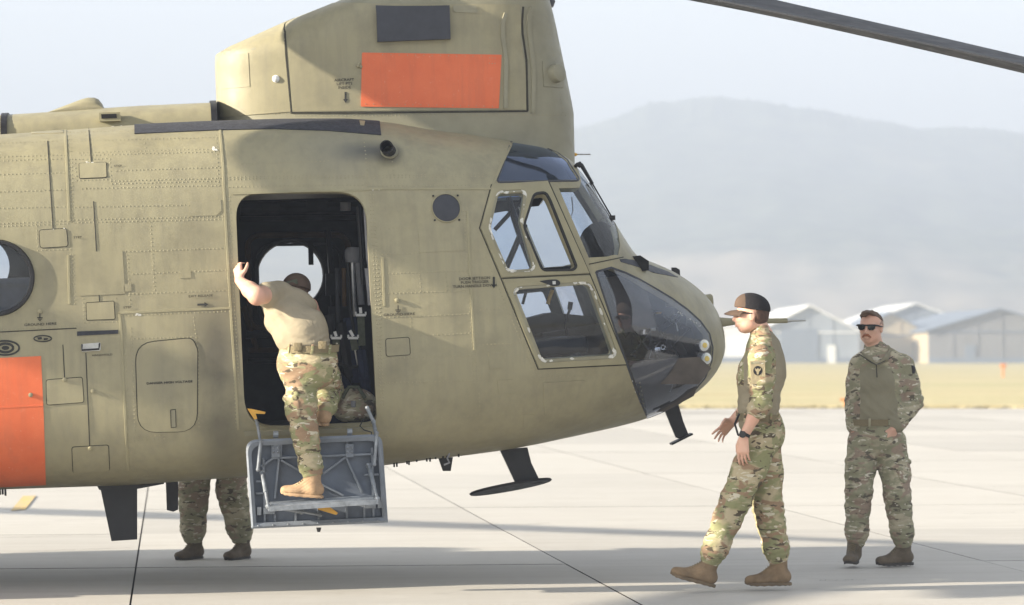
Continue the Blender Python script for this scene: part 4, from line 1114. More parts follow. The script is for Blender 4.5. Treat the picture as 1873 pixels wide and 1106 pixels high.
# white chipped spots of paint
m = MB()
for (a, b) in ((388, 271), (384, 273), (393, 274), (252, 575), (248, 576), (660, 348), (740, 298), (720, 300), (128, 215)):
    pass
def chips(rowspx, n, seed, size=3.0, name='chipped_sealant', mat='sealant', h=0.0045, parent=None):
    r = random.Random(seed); m = MB()
    for k in range(n):
        t = r.random() * (len(rowspx) - 1); i = int(t); f = t - i; a, b = rowspx[i], rowspx[min(i + 1, len(rowspx) - 1)]
        px = a[0] + (b[0] - a[0]) * f + r.uniform(-2, 2); py = a[1] + (b[1] - a[1]) * f + r.uniform(-2, 2)
        p, x, u, o = frame_at(px, py, 0.0); rr = size / 297 * r.uniform(0.25, 1.0) ** 1.3; nn = 7; tg = Vector((b[0] - a[0], 0, a[1] - b[1])); tg = tg.normalized() if tg.length > 0 else x; tg = (tg - o * tg.dot(o)).normalized(); ub = o.cross(tg)
        R = [p + tg * (cos(2 * pi * j / nn) * rr * r.uniform(0.7, 2.0)) + ub * (sin(2 * pi * j / nn) * rr * r.uniform(0.3, 0.95)) for j in range(nn)]
        m.add([q - o * 0.002 for q in R] + [q + o * h * 0.6 for q in R], [(j, (j + 1) % nn, nn + (j + 1) % nn, nn + j) for j in range(nn)] + [tuple(range(nn, 2 * nn))])
    o = m.build(name, MAT[mat], parent or heli, False); o['kind'] = 'stuff'; return o
def outset(poly, d):
    cx = sum(p[0] for p in poly) / len(poly); cy = sum(p[1] for p in poly) / len(poly)
    n = len(poly); ar = sum(poly[i][0] * poly[(i + 1) % n][1] - poly[(i + 1) % n][0] * poly[i][1] for i in range(n)); sg = 1 if ar > 0 else -1
    out = []
    for i in range(n):
        a = Vector(poly[i - 1]); b = Vector(poly[(i + 1) % n]); t = (b - a)
        if t.length < 1e-6: out.append(poly[i]); continue
        t.normalize(); out.append((poly[i][0] + t.y * d * sg, poly[i][1] - t.x * d * sg))
    return out
# cockpit door (its two frames stand proud), glazing with retaining strips
SEAL = {'cw1': 1, 'cw3': 1}
fr1 = pl('cockpit_window_frame', [(900, 338), (1001, 332), (1077, 499), (917, 506), (879, 417)], 0.010, MAT['paint_plain'], heli, holes=(FUS.chart(denspx(outset(CW1, 5), 10)), FUS.chart(denspx(outset(CW2, 4), 10))), step=0.05)
fr2 = pl('cockpit_door', [(919, 511), (1078, 504), (1144, 665), (985, 673)], 0.010, MAT['paint_plain'], heli, holes=(FUS.chart(denspx(outset(CW3, 6), 10)),), step=0.05)
def gl(name, poly, mat, h, par, d=-1, far=False, step=0.05):
    return plate(name, FUS, FUS.chart(denspx(outset(poly, d), 12)), h, MAT[mat], par, base=h - 0.004, far=far, step=step)
for P_ in (FCW, FCW3): plate('window_pane', FUS, P_, -0.008, MAT['glass'], heli, base=-0.012, far=True)
for far in (False, True):
    if not far: gl('window_pane', CW1, 'glass', -0.008, fr1, 3, far); gl('window_pane', CW3, 'glass', -0.006, fr2, 3, far)
    plate('windshield_pane', FUS, WSHC, -0.004, MAT['glass'], heli, base=-0.008, far=far, step=0.05); gl('roof_pane', EYE, 'glass_tint', -0.004, heli, 3, far); gl('nose_bubble', CHIN, 'glass_bubble', 0.0, heli, 2, far, 0.04)
for nm, poly, par in (('cw1', CW1, fr1), ('cw3', CW3, fr2)):
    m = MB(); strip(m, outset(poly, 3.2), 0.022, 0.005, closed=True); m.build('retaining_strip', MAT['paint_grey'], par)
    chips(outset(poly, 3.5) + [outset(poly, 3.5)[0]], 62 if nm == 'cw1' else 74, 3 + len(nm), 4.4, parent=par, h=0.0125)
m = MB(); strip(m, outset(CW2, 2.5), 0.018, 0.012, closed=True); m.build('window_seal', MAT['rubber'], fr1)
for nm, poly, mt in (('eye', EYE, 'slate'), ('chin', CHIN, 'slate')):
    m = MB(); strip(m, outset(poly, 2.0), 0.014, 0.003, closed=True); m.build('glazing_edge', MAT[mt], heli)
chips([(388, 271), (394, 274)], 7, 5, 4); chips([(249, 575), (258, 575)], 8, 6, 3); chips([(890, 210), (895, 240)], 10, 7, 1.6); chips([(1185, 766), (1130, 640)], 12, 8, 1.2); chips([(660, 345), (700, 348)], 4, 9, 2)
chips([(150, 297), (176, 299)], 7, 10, 2); chips([(92, 421), (118, 419)], 7, 11, 2); chips([(1240, 570), (1285, 600)], 16, 12, 1.5); chips([(200, 215), (224, 213)], 3, 13, 1.6)
# door handle recess on the cockpit door
pl('door_handle', [(985, 514), (1005, 511), (1018, 511), (1024, 516), (1022, 522), (1010, 523), (998, 519)], 0.014, MAT['black'], fr2, r=3)
m = MB(); p, x, u, o = frame_at(1012, 517, 0.014); m.box(p, (0.02, 0.01, 0.02)); m.build('catch', MAT['steel'], fr2)
# nose: top dark glazing, spine, sensor barrel, fin, lamps, probe
pl('nose_top_pane', [(1133, 474), (1150, 474.5), (1190, 485), (1222, 497), (1240, 507), (1228, 505), (1196, 499), (1160, 486), (1136, 479)], 0.003, MAT['slate'], heli)
m = MB(); c = Vector(L(1268, 556, 0.0)); e = Vector(L(1303, 551, -0.0)); m.tube([c - Vector((0.18, 0, -0.02)), c, e - Vector((0.01, 0, 0)), e], [0.03, 0.052, 0.052, 0.044], 20); m.build('sensor_barrel', MAT['paint_plain'], heli)
m = MB(); P = [L(1228, 489, 0), L(1236, 489, 0), L(1243, 493, 0), L(1244, 508, 0), L(1229, 503, 0)]; m.prism([p + np.array((0, -0.01, 0)) for p in P], (0, 0.02, 0)); m.build('blade_antenna', MAT['black'], heli, False)
m = MB(); a0 = Vector(L(1296, 592, 0)); a1 = Vector(L(1320, 589, 0)); a2 = Vector(L(1345, 588, 0)); a3 = Vector(L(1440, 586, 0)); a4 = Vector(L(1442, 586, 0)); a5 = Vector(L(1474, 586, 0))
m.tube([a0, a1, a2, a3], [0.055, 0.032, 0.021, 0.0165], 16); pr = m.build('air_data_probe', MAT['paint_plain'], heli)
m = MB(); m.tube([Vector(L(1392, 587, 0)), Vector(L(1398, 587, 0))], 0.0195, 16); m.build('probe_collar', MAT['paint_grey'], pr)
m = MB(); m.tube([a3, a4, Vector(L(1450, 586, 0)), a5], [0.016, 0.0135, 0.008, 0.005], 12); m.build('probe_tip', MAT['steel'], pr)
m = MB(); m.tube([L(1040, 283, -0.1), L(1046, 283, -0.1), L(1056, 282, -0.1)], [0.03, 0.024, 0.006], 10); hp = m.build('mast_fitting', MAT['yellow'], heli)
m = MB(); m.tube([L(1054, 282, -0.1), L(1080, 282, -0.1)], 0.0045, 8); m.build('mast_probe', MAT['steel'], hp)
# wipers
m = MB(); A = L(1050, 305, -0.75); B = L(1063, 300, -0.75); 
m.tube([L(1046, 312, -0.7), L(1056, 300, -0.75), L(1063, 298, -0.75)], 0.012, 8); m.tube([L(1057, 299, -0.75), L(1063, 303, -0.75)], 0.018, 8)
m.tube([L(1063, 301, -0.75), L(1084, 336, -0.74)], [0.014, 0.010], 8); m.tube([L(1084, 336, -0.74), L(1118, 395, -0.7), L(1120, 400, -0.7)], 0.005, 8); m.box(L(1120, 398, -0.7), (0.035, 0.03, 0.03))
m.tube([L(1091, 372, -0.7), L(1108, 384, -0.7), L(1134, 433, -0.68), L(1140, 454, -0.68)], 0.004, 6); m.tube([L(1098, 371, -0.7), L(1100, 386, -0.7), L(1120, 398, -0.7)], 0.003, 6)
w1 = m.build('wiper_arm', MAT['black'], heli)
m = MB(); m.tube([L(1080, 354, -0.7), L(1110, 403, -0.69), L(1141, 455, -0.66)], 0.0075, 6); m.build('wiper_blade', MAT['rubber'], w1)
# belly antennas and masts
bz = lambda px, py, y=-0.35: Vector(L(px, py, y))
def fin(name, pts, y, th, mat='black'):
    m = MB(); m.prism([Vector(L(a, b, y)) - Vector((0, th / 2, 0)) for a, b in pts], (0, th, 0)); return m.build(name, MAT[mat], heli, False)
fin('belly_antenna', [(181, 880), (251, 880), (251, 986), (204, 989)], -0.55, 0.05)
fin('antenna_foot', [(176, 884), (262, 880), (300, 876), (300, 884), (252, 893), (182, 895)], -0.55, 0.14)
fin('belly_mast', [(303, 872), (326, 872), (326, 931), (317, 935), (305, 932)], -0.2, 0.10)
fin('drain_mast', [(802, 838), (828, 836), (824, 861), (810, 861)], -0.4, 0.04)
fin('antenna_post', [(914, 822), (964, 818), (971, 846), (984, 873), (992, 882), (945, 888)], -0.4, 0.05)
m = MB(); P = [(862, 905), (905, 895), (950, 886), (1008, 877), (1011, 880), (950, 892), (905, 903)]
for (yy0, pp) in ((0, 0),):
    a = Vector(L(858, 906, -0.4)); b = Vector(L(1010, 879, -0.4)); cc = (a + b) / 2
    V = []; F = []; n = 24; d = (b - a)
    for hh, rr in ((0.0, 0.97), (0.008, 1.0), (0.016, 0.97)):
        for k in range(n):
            q = 2 * pi * k / n; V.append(cc + d * 0.5 * (cos(q) * rr) + Vector((0, 0.14 * sin(q) * rr, hh - 0.03 * sin(q))))
    F += [tuple(range(n)), tuple(2 * n + k for k in range(n))] + [(i * n + k, i * n + (k + 1) % n, (i + 1) * n + (k + 1) % n, (i + 1) * n + k) for i in range(2) for k in range(n)]
    m.add(V, F)
m.build('antenna_plate', MAT['black'], heli, True, 40)
fin('nose_antenna_post', [(1214, 746), (1240, 738), (1249, 770), (1259, 795), (1246, 803), (1236, 800), (1226, 776)], -0.12, 0.03)
m = MB(); m.bar(L(1227, 812, -0.12), L(1265, 793, -0.12), 0.10, 0.012); m.build('nose_antenna_plate', MAT['black'], heli, False)
m = MB()
for k in range(12):
    px = 704 + k * 12 + random.uniform(-6, 6); p = Vector(L(px, 856 - (px - 700) * 0.13, -0.7)); m.tube([p + Vector((0, 0, 0.03)), p - Vector((0, 0, random.uniform(-0.014, 0.006)))], 0.006, 6)
for k in range(5):
    px = -10 + k * 5; p = Vector(L(px, 903 - px * 0.02, -0.7)); m.tube([p + Vector((0, 0, 0.03)), p - Vector((0, 0, random.uniform(0.004, 0.016)))], 0.007, 6)
m.build('belly_fasteners', MAT['black'], heli)['kind'] = 'stuff'
m = MB(); m.tube([L(822, 830, -0.95), L(818, 838, -0.98), L(822, 846, -1.0), L(812, 850, -1.0)], 0.006, 8); m.build('tie_down_ring', MAT['greyfoam'], heli)
# ---- things inside the cabin, the cockpit and the nose
LP = lambda px, py, y: Vector(L(px, py, y))
FZ = float(L(560, 781, -1.1)[2])
m = MB(); m.box(((XM + BX) / 2, 0, FZ - 0.03), (BX - XM - 0.03, 2.3, 0.05)); m.build('cabin_floor', MAT['interior2'], heli, False)
m = MB(); m.box((BX + 0.02, 0.25, (FZ + float(FHI[-100])) / 2 + 0.1), (0.04, 1.5, 1.35)); m.build('bulkhead', MAT['interior'], heli, False)
m = MB(); m.box((XM + 0.03, 0, FZ + 0.9), (0.03, 2.2, 1.9)); m.build('cabin_curtain', MAT['interior'], heli, False)
# far window surround, amber panel, release handle
FWp = FUS.pt(np.array([FARWIN[0][0]]), np.array([FARWIN[0][1]]))[0]
ys = 1.225
def fring(poly, w, name, mat, y=ys, th=0.03):
    P = [LP(a, b, y) for a, b in poly]; m = MB(); n = len(P)
    m.tube(P + [P[0]], w, 6, False); return m.build(name, MAT[mat], heli)
fring(rnd([(452, 430), (636, 428), (644, 600), (458, 603)], 26, 6), 0.022, 'window_surround', 'amber')
fring(circ(531, 503, 64, 64), 0.02, 'window_rim', 'black')
fring(rnd([(470, 448), (622, 446), (628, 590), (474, 592)], 30, 6), 0.010, 'panel_rib', 'interior2')
m = MB(); m.bar(LP(568, 440, ys - 0.05), LP(569, 484, ys - 0.07), 0.035, 0.015, (0, 1, 0)); m.build('hanging_handle', MAT['rubber'], heli)
for (a, b, c, d) in (((440, 380), (660, 378), 0.05, 'interior2'), ((440, 400), (650, 398), 0.02, 'interior2'), ((440, 362), (650, 360), 0.03, 'black'), ((450, 612), (640, 610), 0.03, 'interior2'), ((455, 640), (640, 640), 0.02, 'amber'), ((452, 660), (520, 660), 0.02, 'black'), ((600, 420), (612, 590), 0.02, 'black'), ((445, 560), (470, 640), 0.02, 'amber')):
    m = MB(); m.tube([LP(a[0], a[1], 1.15), LP(b[0], b[1], 1.15)], c, 8); m.build('cable_run', MAT[d], heli)
m = MB(); 
for (x0, y0, x1, y1) in ((560, 366, 600, 384), (480, 372, 512, 388), (596, 500, 640, 540), (602, 560, 640, 585)):
    P = [LP(x0, y0, 1.1), LP(x1, y0, 1.1), LP(x1, y1, 1.1), LP(x0, y1, 1.1)]
    m = MB(); m.prism(P, (0, 0.06, 0)); m.build('junction_box', MAT['interior2'], heli, False)
# near-door hardware on the right
m = MB(); m.tube([LP(646, 452, -0.5), LP(646, 458, -0.5), LP(646, 470, -0.5), LP(645, 480, -0.5)], [0.040, 0.055, 0.055, 0.045], 14); hr = m.build('padded_roll', MAT['greyfoam'], heli)
m = MB(); m.tube([LP(655, 480, -0.55), LP(658, 520, -0.55), LP(661, 557, -0.55)], 0.021, 12); m.build('canvas_tube', MAT['greyfoam'], heli)
m = MB(); m.tube([LP(632, 370, -0.45), LP(632, 385, -0.45)], 0.035, 10); m.build('lamp_can', MAT['greyfoam'], heli)
for (pts, r, mt, nm) in (([(645, 480), (647, 530), (650, 600)], 0.013, 'steel', 'seat_post'), ([(629, 490), (630, 560)], 0.014, 'amber', 'seat_post'), ([(616, 490), (618, 600), (619, 660)], 0.013, 'interior2', 'seat_post'),
                         ([(640, 580), (650, 640), (655, 700)], 0.045, 'navy', 'seat_cushion'), ([(625, 590), (632, 640), (640, 690)], 0.04, 'black', 'seat_cushion'), ([(604, 575), (608, 640)], 0.035, 'black', 'seat_cushion'),
                         ([(660, 640), (668, 700), (672, 770)], 0.035, 'navy', 'hose'), ([(668, 380), (673, 470), (676, 490)], 0.012, 'greyfoam', 'door_seal'), ([(674, 490), (678, 530), (680, 558)], 0.025, 'greyfoam', 'door_seal'),
                         ([(636, 480), (640, 560), (648, 610)], 0.010, 'rubber', 'cable'), ([(655, 378), (660, 440), (664, 520)], 0.014, 'black', 'cable'), ([(600, 640), (612, 662), (640, 672), (664, 668)], 0.010, 'rubber', 'cable'), ([(650, 640), (655, 668), (668, 676)], 0.008, 'steel', 'cable')):
    m = MB(); yy2 = -1.14 if nm == 'door_seal' else (-0.75 if nm in ('hose', 'cable') else -0.55)
    m.tube([LP(a, b, yy2) for a, b in pts], r, 8); m.build(nm, MAT[mt], heli)
for (a, b, tx, ty, bx, by) in ((660, 573, 659, 562, 662, 632), (646, 615, 640, 604, 650, 640), (615, 615, 612, 606, 614, 640)):
    m = MB(); m.bar(LP(a, b + 5, -0.8), LP(bx, by, -0.8), 0.045, 0.008, (0, 1, 0)); st = m.build('harness_strap', MAT['olive'], heli)
    m = MB(); m.bar(LP(tx, ty, -0.82), LP(a, b, -0.82), 0.018, 0.012, (0, 1, 0)); m.bar(LP(a - 9, b + 3, -0.82), LP(a + 9, b + 3, -0.82), 0.014, 0.016, (0, 0, 1)); m.tube([LP(a - 9, b + 3, -0.82), LP(a - 9, b - 3, -0.82)], 0.006, 6); m.tube([LP(a + 9, b + 3, -0.82), LP(a + 9, b - 3, -0.82)], 0.006, 6)
    m.build('buckle', MAT['white'], st)
# door jambs are grey inside
# sill plate
pl('door_sill', [(446, 788), (690, 780), (692, 787), (448, 796)], 0.012, MAT['paint_grey'], heli)

# ---- folded-down lower door with its step
YD = -1.44
ld = empty('lower_door'); ld.parent = heli
def lp2(cx, cy, y=YD): return LP(400 + cx / 2.633, 640 + cy / 2.633, y)
outl = rnd([(400 + x / 2.633, 640 + y / 2.633) for x, y in ((128, 434), (786, 404), (815, 830), (158, 860))], [22, 20, 2, 2], 6)
P = [LP(a, b, YD) for a, b in outl]
cen = sum(P, Vector()) / len(P)
m = MB(); m.prism([cen + (p - cen) * 0.985 + Vector((0, 0.05, 0)) for p in P], (0, 0.03, 0)); m.build('door_panel', MAT['grey2'], ld, False)
V = []; F = []; n = len(P)
for p in P:
    d = (p - cen); i1 = cen + Vector((d.x * 0.925, 0, d.z * 0.87))
    V += [p + Vector((0, 0.05, 0)), p + Vector((0, -0.012, 0)), cen + Vector((d.x * 0.975, -0.022, d.z * 0.955)), i1 + Vector((0, -0.012, 0)), i1 + Vector((0, 0.052, 0))]
for i in range(n):
    for j in range(4): F.append((i * 5 + j, i * 5 + j + 1, ((i + 1) % n) * 5 + j + 1, ((i + 1) % n) * 5 + j))
m = MB(); m.add(V, F); m.build('door_frame', MAT['grey'], ld, True, 35)
def rib(a, b, w=0.012, h=0.045, y=YD + 0.03, mt='grey', nm='stiffener'):
    m = MB(); m.bar(lp2(*a, y), lp2(*b, y), h, w, Vector((lp2(*b, y) - lp2(*a, y))).cross(Vector((0, 1, 0)))); return m.build(nm, MAT[mt], ld, False)
for a, b in (((295, 470), (270, 715)), ((262, 520), (205, 560)), ((262, 520), (740, 500)), ((735, 500), (790, 545)), ((300, 530), (420, 600)), ((610, 515), (505, 595)), ((612, 515), (690, 685)), ((500, 650), (600, 700)),
             ((180, 632), (225, 630)), ((180, 690), (225, 688)), ((700, 600), (770, 598)), ((620, 440), (618, 505)), ((300, 455), (298, 520)), ((215, 520), (222, 830)), ((738, 470), (745, 800)), ((370, 745), (370, 835)), ((480, 745), (482, 830)), ((615, 735), (618, 820)), ((270, 790), (272, 835)), ((700, 760), (702, 815))):
    rib(a, b)
m = MB(); P4 = [lp2(225, 742, YD + 0.045), lp2(770, 705, YD + 0.045), lp2(780, 800, YD + 0.045), lp2(230, 830, YD + 0.045)]; m.prism(P4, (0, -0.008, 0)); m.build('kick_panel', MAT['grey2'], ld, False)
# tread: a shelf swung out towards us
a0, a1 = lp2(232, 735, YD - 0.01), lp2(752, 700, YD - 0.01); dn = Vector((0, -0.27, -0.012))
dx = (a1 - a0).normalized(); upv = Vector((-dx.z, 0, dx.x))
m = MB(); m.prism([a0, a1, a1 + dn, a0 + dn], (0, 0, -0.028)); tr = m.build('step_tread', MAT['alu'], ld, False)
m = MB()
for k in range(6): 
    q0 = a0 + dn * ((k + 0.7) / 6.6) + Vector((0, 0, 0.003)); q1 = a1 + dn * ((k + 0.7) / 6.6) + Vector((0, 0, 0.003)); m.bar(q0 + dx * 0.02, q1 - dx * 0.02, 0.012, 0.006)
o = m.build('tread_grip', MAT['alu'], tr, False); o['kind'] = 'stuff'
TREADZ = a0.z; TREAD = (a0 + a1) / 2 + dn * 0.45
for (s0, s1, e) in (((210, 590), (238, 735), a0), ((722, 555), (750, 702), a1)):
    m = MB(); q0 = lp2(*s0, YD + 0.02); q1 = e + dn * 0.85; m.tube([q0, q0 + (q1 - q0) * 0.6], 0.013, 10); m.tube([q0 + (q1 - q0) * 0.6, q1], 0.009, 8); m.ball(q0, 0.02, 8); m.ball(q1, 0.018, 8); m.build('step_stay', MAT['alu'], ld)
# gas struts and door stays
def strut(pts, r, nm='door_stay', y0=YD - 0.02, mt='alu'):
    m = MB(); Q2 = [lp2(a, b, y0 if k < 2 else YD + 0.0) for k, (a, b) in enumerate(pts)]
    m.tube(Q2, r, 10)
    for qq in Q2: m.ball(qq, max(r if not isinstance(r, list) else r[0], 0.01) * 1.35, 8)
    return m.build(nm, MAT[mt], ld)
strut([(163, 300), (186, 352), (203, 455)], 0.009, y0=-1.30); strut([(203, 440), (190, 575)], 0.011, y0=YD - 0.02)
strut([(715, 280), (745, 345), (762, 425)], 0.012, y0=-1.30); strut([(762, 400), (750, 550)], 0.010, y0=YD - 0.02)
strut([(310, 762), (490, 795)], 0.008, 'gas_strut'); strut([(300, 762), (400, 780)], 0.012, 'gas_strut'); strut([(560, 738), (690, 745)], 0.009, 'gas_strut')
for (x0, y0, x1, y1) in ((215, 762, 270, 790), (702, 736, 757, 762), (185, 757, 205, 795), (766, 725, 786, 760)):
    m = MB(); P = [lp2(x0, y0, YD - 0.0), lp2(x1, y0, YD), lp2(x1, y1, YD), lp2(x0, y1, YD)]; m.prism(P, (0, 0.05, 0)); m.build('bracket', MAT['alu'], ld, False)
for (x0, x1) in ((255, 295), (612, 650)):
    m = MB(); P = [lp2(x0, 455, YD), lp2(x1, 453, YD), lp2(x1, 515, YD), lp2(x0, 517, YD)]; m.prism(P, (0, 0.05, 0)); hb = m.build('hinge_bracket', MAT['grey'], ld, False)
    m = MB()
    for (bx, by) in ((x0 + 9, 470), (x1 - 9, 470), (x0 + 9, 490), (x1 - 9, 490)): m.ball(lp2(bx, by, YD - 0.004), 0.008, 8)
    m.tube([lp2((x0 + x1) / 2 - 12, 405 + (300 - x0) * 0.03, -1.40), lp2((x0 + x1) / 2 + 12, 405 + (300 - x0) * 0.03, -1.40)], 0.022, 10)
    o = m.build('hinge', MAT['alu'], hb)
m = MB()
for k in range(9): m.ball(lp2(190 + k * 72, 846 - k * 3.2, YD - 0.02), 0.006, 6)
o = m.build('frame_screws', MAT['alu'], ld); o['kind'] = 'stuff'
m = MB(); P = [lp2(476, 738, YD - 0.12), lp2(510, 738, YD - 0.12), (lp2(575, 785, YD - 0.12)), lp2(566, 794, YD - 0.12), lp2(478, 768, YD - 0.12)]; m.prism(P, (0, 0.03, 0)); m.build('pull_handle', MAT['yellow'], ld, False)
m = MB(); P = [lp2(138, 282, -1.33), lp2(160, 284, -1.33), lp2(226, 298, -1.33), lp2(222, 308, -1.33), lp2(178, 306, -1.33), lp2(186, 330, -1.33), lp2(172, 335, -1.33)]; m.prism(P, (0, 0.025, 0)); m.build('latch_handle', MAT['yellow'], ld, False)
m = MB(); m.tube([lp2(482, 855, YD), lp2(482, 876, YD)], [0.016, 0.009], 8); m.build('door_pin', MAT['black'], ld)
m = MB(); m.tube([lp2(700, 330, -1.34), lp2(680, 365, -1.36), lp2(700, 385, -1.4), lp2(735, 395, YD), lp2(742, 440, YD - 0.01)], 0.004, 6); m.build('ground_wire', MAT['rubber'], ld)

# ---- cockpit
def seat(y):
    s = empty('pilot_seat'); s.parent = heli
    bx0, bz = L(965, 560, y)[0], L(980, 640, y)[2]
    a = Vector((bx0 - 0.10, y, bz + 0.08))
    m = MB(); m.box((bx0 + 0.12, y, bz + 0.02), (0.46, 0.48, 0.12), bev=0.03); m.build('seat_cushion', MAT['black'], s)
    R = Matrix.Rotation(radians(-14), 3, 'Y')
    m = MB(); m.box((bx0 - 0.20, y, bz + 0.30), (0.11, 0.44, 0.60), R, bev=0.04); m.build('backrest', MAT['black'], s)
    m = MB(); m.box((bx0 - 0.33, y, bz + 0.70), (0.09, 0.26, 0.16), R, bev=0.04); m.build('headrest', MAT['black'], s)
    m = MB()
    for e in (-0.22, 0.22): m.bar((bx0 - 0.25, y + e, bz - 0.3), (bx0 - 0.1, y + e, bz + 0.3), 0.04, 0.06); m.bar((bx0 - 0.2, y + e, bz - 0.28), (bx0 + 0.3, y + e, bz - 0.05), 0.04, 0.06)
    m.build('seat_frame', MAT['interior2'], s, False)
seat(-0.62); seat(0.62)
def cbox(nm, pts, y0, y1, mt):
    m = MB(); m.prism([LP(a, b, (y0 + y1) / 2) * 1.0 + Vector((0, y0 - (y0 + y1) / 2, 0)) for a, b in pts], (0, y1 - y0, 0)); return m.build(nm, MAT[mt], heli, False)
cbox('glare_shield', [(1060, 482), (1135, 474), (1150, 484), (1150, 500), (1080, 512), (1050, 506)], -0.85, 0.85, 'blackmatte')
cbox('instrument_panel', [(1075, 512), (1140, 500), (1165, 600), (1110, 610)], -0.8, 0.8, 'cockpit2')
cbox('centre_console', [(985, 610), (1110, 590), (1125, 668), (1000, 676)], -0.2, 0.2, 'cockpit2')
cbox('cockpit_floor', [(930, 672), (1240, 652), (1262, 672), (1240, 700), (940, 700)], -0.8, 0.8, 'cockpit2')
cbox('nose_bulkhead', [(1112, 556), (1150, 545), (1262, 600), (1278, 640), (1262, 680), (1145, 690)], 0.05, 0.12, 'cockpit2')
cbox('nose_tray', [(1150, 690), (1262, 680), (1248, 722), (1196, 750), (1165, 752)], -0.45, 0.45, 'cockpit2')
cbox('side_pod', [(950, 585), (1000, 572), (1085, 580), (1110, 640), (1118, 660), (1000, 664)], 0.35, 0.8, 'cockpit2')
cbox('side_console', [(952, 590), (965, 580), (1010, 578), (1060, 590), (1095, 640), (992, 652)], 0.9, 1.0, 'black')
m = MB(); m.tube([LP(1040, 640, -0.5), LP(1034, 590, -0.5), LP(1042, 566, -0.5)], 0.009, 8); m.tube([LP(1042, 566, -0.5), LP(1044, 552, -0.5)], 0.016, 8); m.build('cyclic_stick', MAT['black'], heli)
for (pts, y, r, mt) in (([(1010, 530), (1005, 545), (1002, 556)], -0.4, 0.013, 'yellow'), ([(962, 534), (956, 556)], -0.2, 0.010, 'black'), ([(960, 410), (930, 480), (915, 520)], 0.2, 0.02, 'black'), ([(930, 360), (950, 420), (975, 492)], -0.4, 0.018, 'black'), ([(905, 420), (960, 360)], 0.3, 0.015, 'black'),
                        ([(1046, 360), (1048, 385), (1044, 398), (1040, 388)], -0.5, 0.004, 'steel')):
    m = MB(); m.tube([LP(a, b, y) for a, b in pts], r, 8); m.build('cockpit_fitting', MAT[mt], heli)
# overhead panel and pillars
cbox('overhead_panel', [(920, 300), (1010, 300), (1020, 345), (930, 350)], -0.35, 0.35, 'blackmatte')
for y in (0.0,):
    m = MB(); m.tube([LP(1075, 335, y), LP(1105, 395, y), LP(1140, 466, y)], 0.022, 8); m.build('windshield_pillar', MAT['cockpit'], heli)
# maze of pipes, pedals and boxes behind the nose bubble
r = random.Random(4)
for k in range(34):
    y = r.uniform(-0.5, 0.15); x0 = r.uniform(1165, 1240); y0 = r.uniform(580, 710); pts = [(x0, y0)]
    for j in range(3): pts.append((pts[-1][0] + r.uniform(-22, 24), pts[-1][1] + r.uniform(-26, 26)))
    pts = [(min(a, 1262), min(b, 716)) for a, b in pts]
    m = MB(); m.tube([LP(a, b, y) for a, b in pts], r.choice([0.003, 0.004, 0.006, 0.008]), 6); m.build('cable', MAT[r.choice(['steel', 'black', 'chrome', 'greyfoam', 'rubber', 'steel'])], heli)
for (a, b, w, h, y, mt) in ((1188, 610, 30, 26, -0.1, 'cockpit2'), (1215, 655, 34, 24, -0.25, 'black'), (1180, 690, 26, 30, -0.3, 'cockpit2'), (1225, 625, 18, 30, -0.2, 'interior2'), (1200, 640, 12, 12, -0.42, 'chrome'), (1176, 602, 8, 22, -0.4, 'chrome'), (1192, 598, 10, 14, -0.45, 'white'), (1208, 690, 16, 12, -0.45, 'black'), (1176, 662, 40, 4, -0.4, 'steel'), (1221, 700, 14, 8, -0.4, 'greyfoam'), (1203, 572, 10, 4, -0.4, 'yellow')):
    c = LP(a, b, y); m = MB(); m.box(c, (w / 290, 0.12, h / 290), bev=0.006); m.build('avionics_box', MAT[mt], heli)
m = MB(); c = LP(1213, 635, -0.45); m.add(*(lambda n: ([c + Vector((cos(2 * pi * k / n) * rr, yy, sin(2 * pi * k / n) * rr)) for rr, yy in ((0.010, 0), (0.018, -0.008), (0.024, 0)) for k in range(n)], [(i * n + k, i * n + (k + 1) % n, (i + 1) * n + (k + 1) % n, (i + 1) * n + k) for i in range(2) for k in range(n)]))(16)); m.build('pedal_ring', MAT['chrome'], heli)
# landing lights seated in the nose skin
for (a, b) in ((1286, 631), (1290, 655)):
    (cc,) = FUS.chart([(a, b)]); p = Vector(FUS.pt(cc[0], cc[1], 0.006)); o = Vector((0.35, -0.93, -0.05)).normalized()
    m = MB(); m.tube([p - o * 0.05, p + o * 0.004], 0.040, 20); lm = m.build('landing_light', MAT['chrome'], heli)
    m = MB(); m.disc(p + o * 0.005, 0.036, o, 0.002, 24, 0.006); m.build('lens', MAT['lamp_glass'], lm)
    m = MB(); m.disc(p + o * 0.0125, 0.018, o, 0.002, 16, 0.002); m.build('bulb', MAT['lamp_amber'], lm)

# ---- stencilled lettering
def text(s, px, py, size_px, parent=heli, loft=None, mat='stencil', h=0.0065, tilt=radians(2.7), spacing=1.0, stretch=1.3):
    cu = bpy.data.curves.new('lettering', 'FONT'); cu.body = s; cu.size = 1.0; cu.align_x = 'CENTER'; cu.align_y = 'CENTER'; cu.resolution_u = 2; cu.offset = 0.012
    t = bpy.data.objects.new('tmp', cu); col.objects.link(t)
    dg = bpy.context.evaluated_depsgraph_get(); me = bpy.data.meshes.new_from_object(t.evaluated_get(dg))
    bpy.data.objects.remove(t); bpy.data.curves.remove(cu)
    p, x, u, o = frame_at(px, py, h, loft); sc = size_px / 297.0
    for v in me.vertices:
        a = v.co.x * sc * stretch; b = v.co.y * sc; v.co = p + x * a + u * b
    me.materials.clear(); me.materials.append(MAT[mat]); me.name = 'lettering'
    ob = bpy.data.objects.new('lettering', me); col.objects.link(ob); ob.parent = parent; return ob
text('AIRCRAFT\nLIFT PTS\nINSIDE', 630, 153, 7.2, loft=PYL, h=0.008, stretch=1.15)
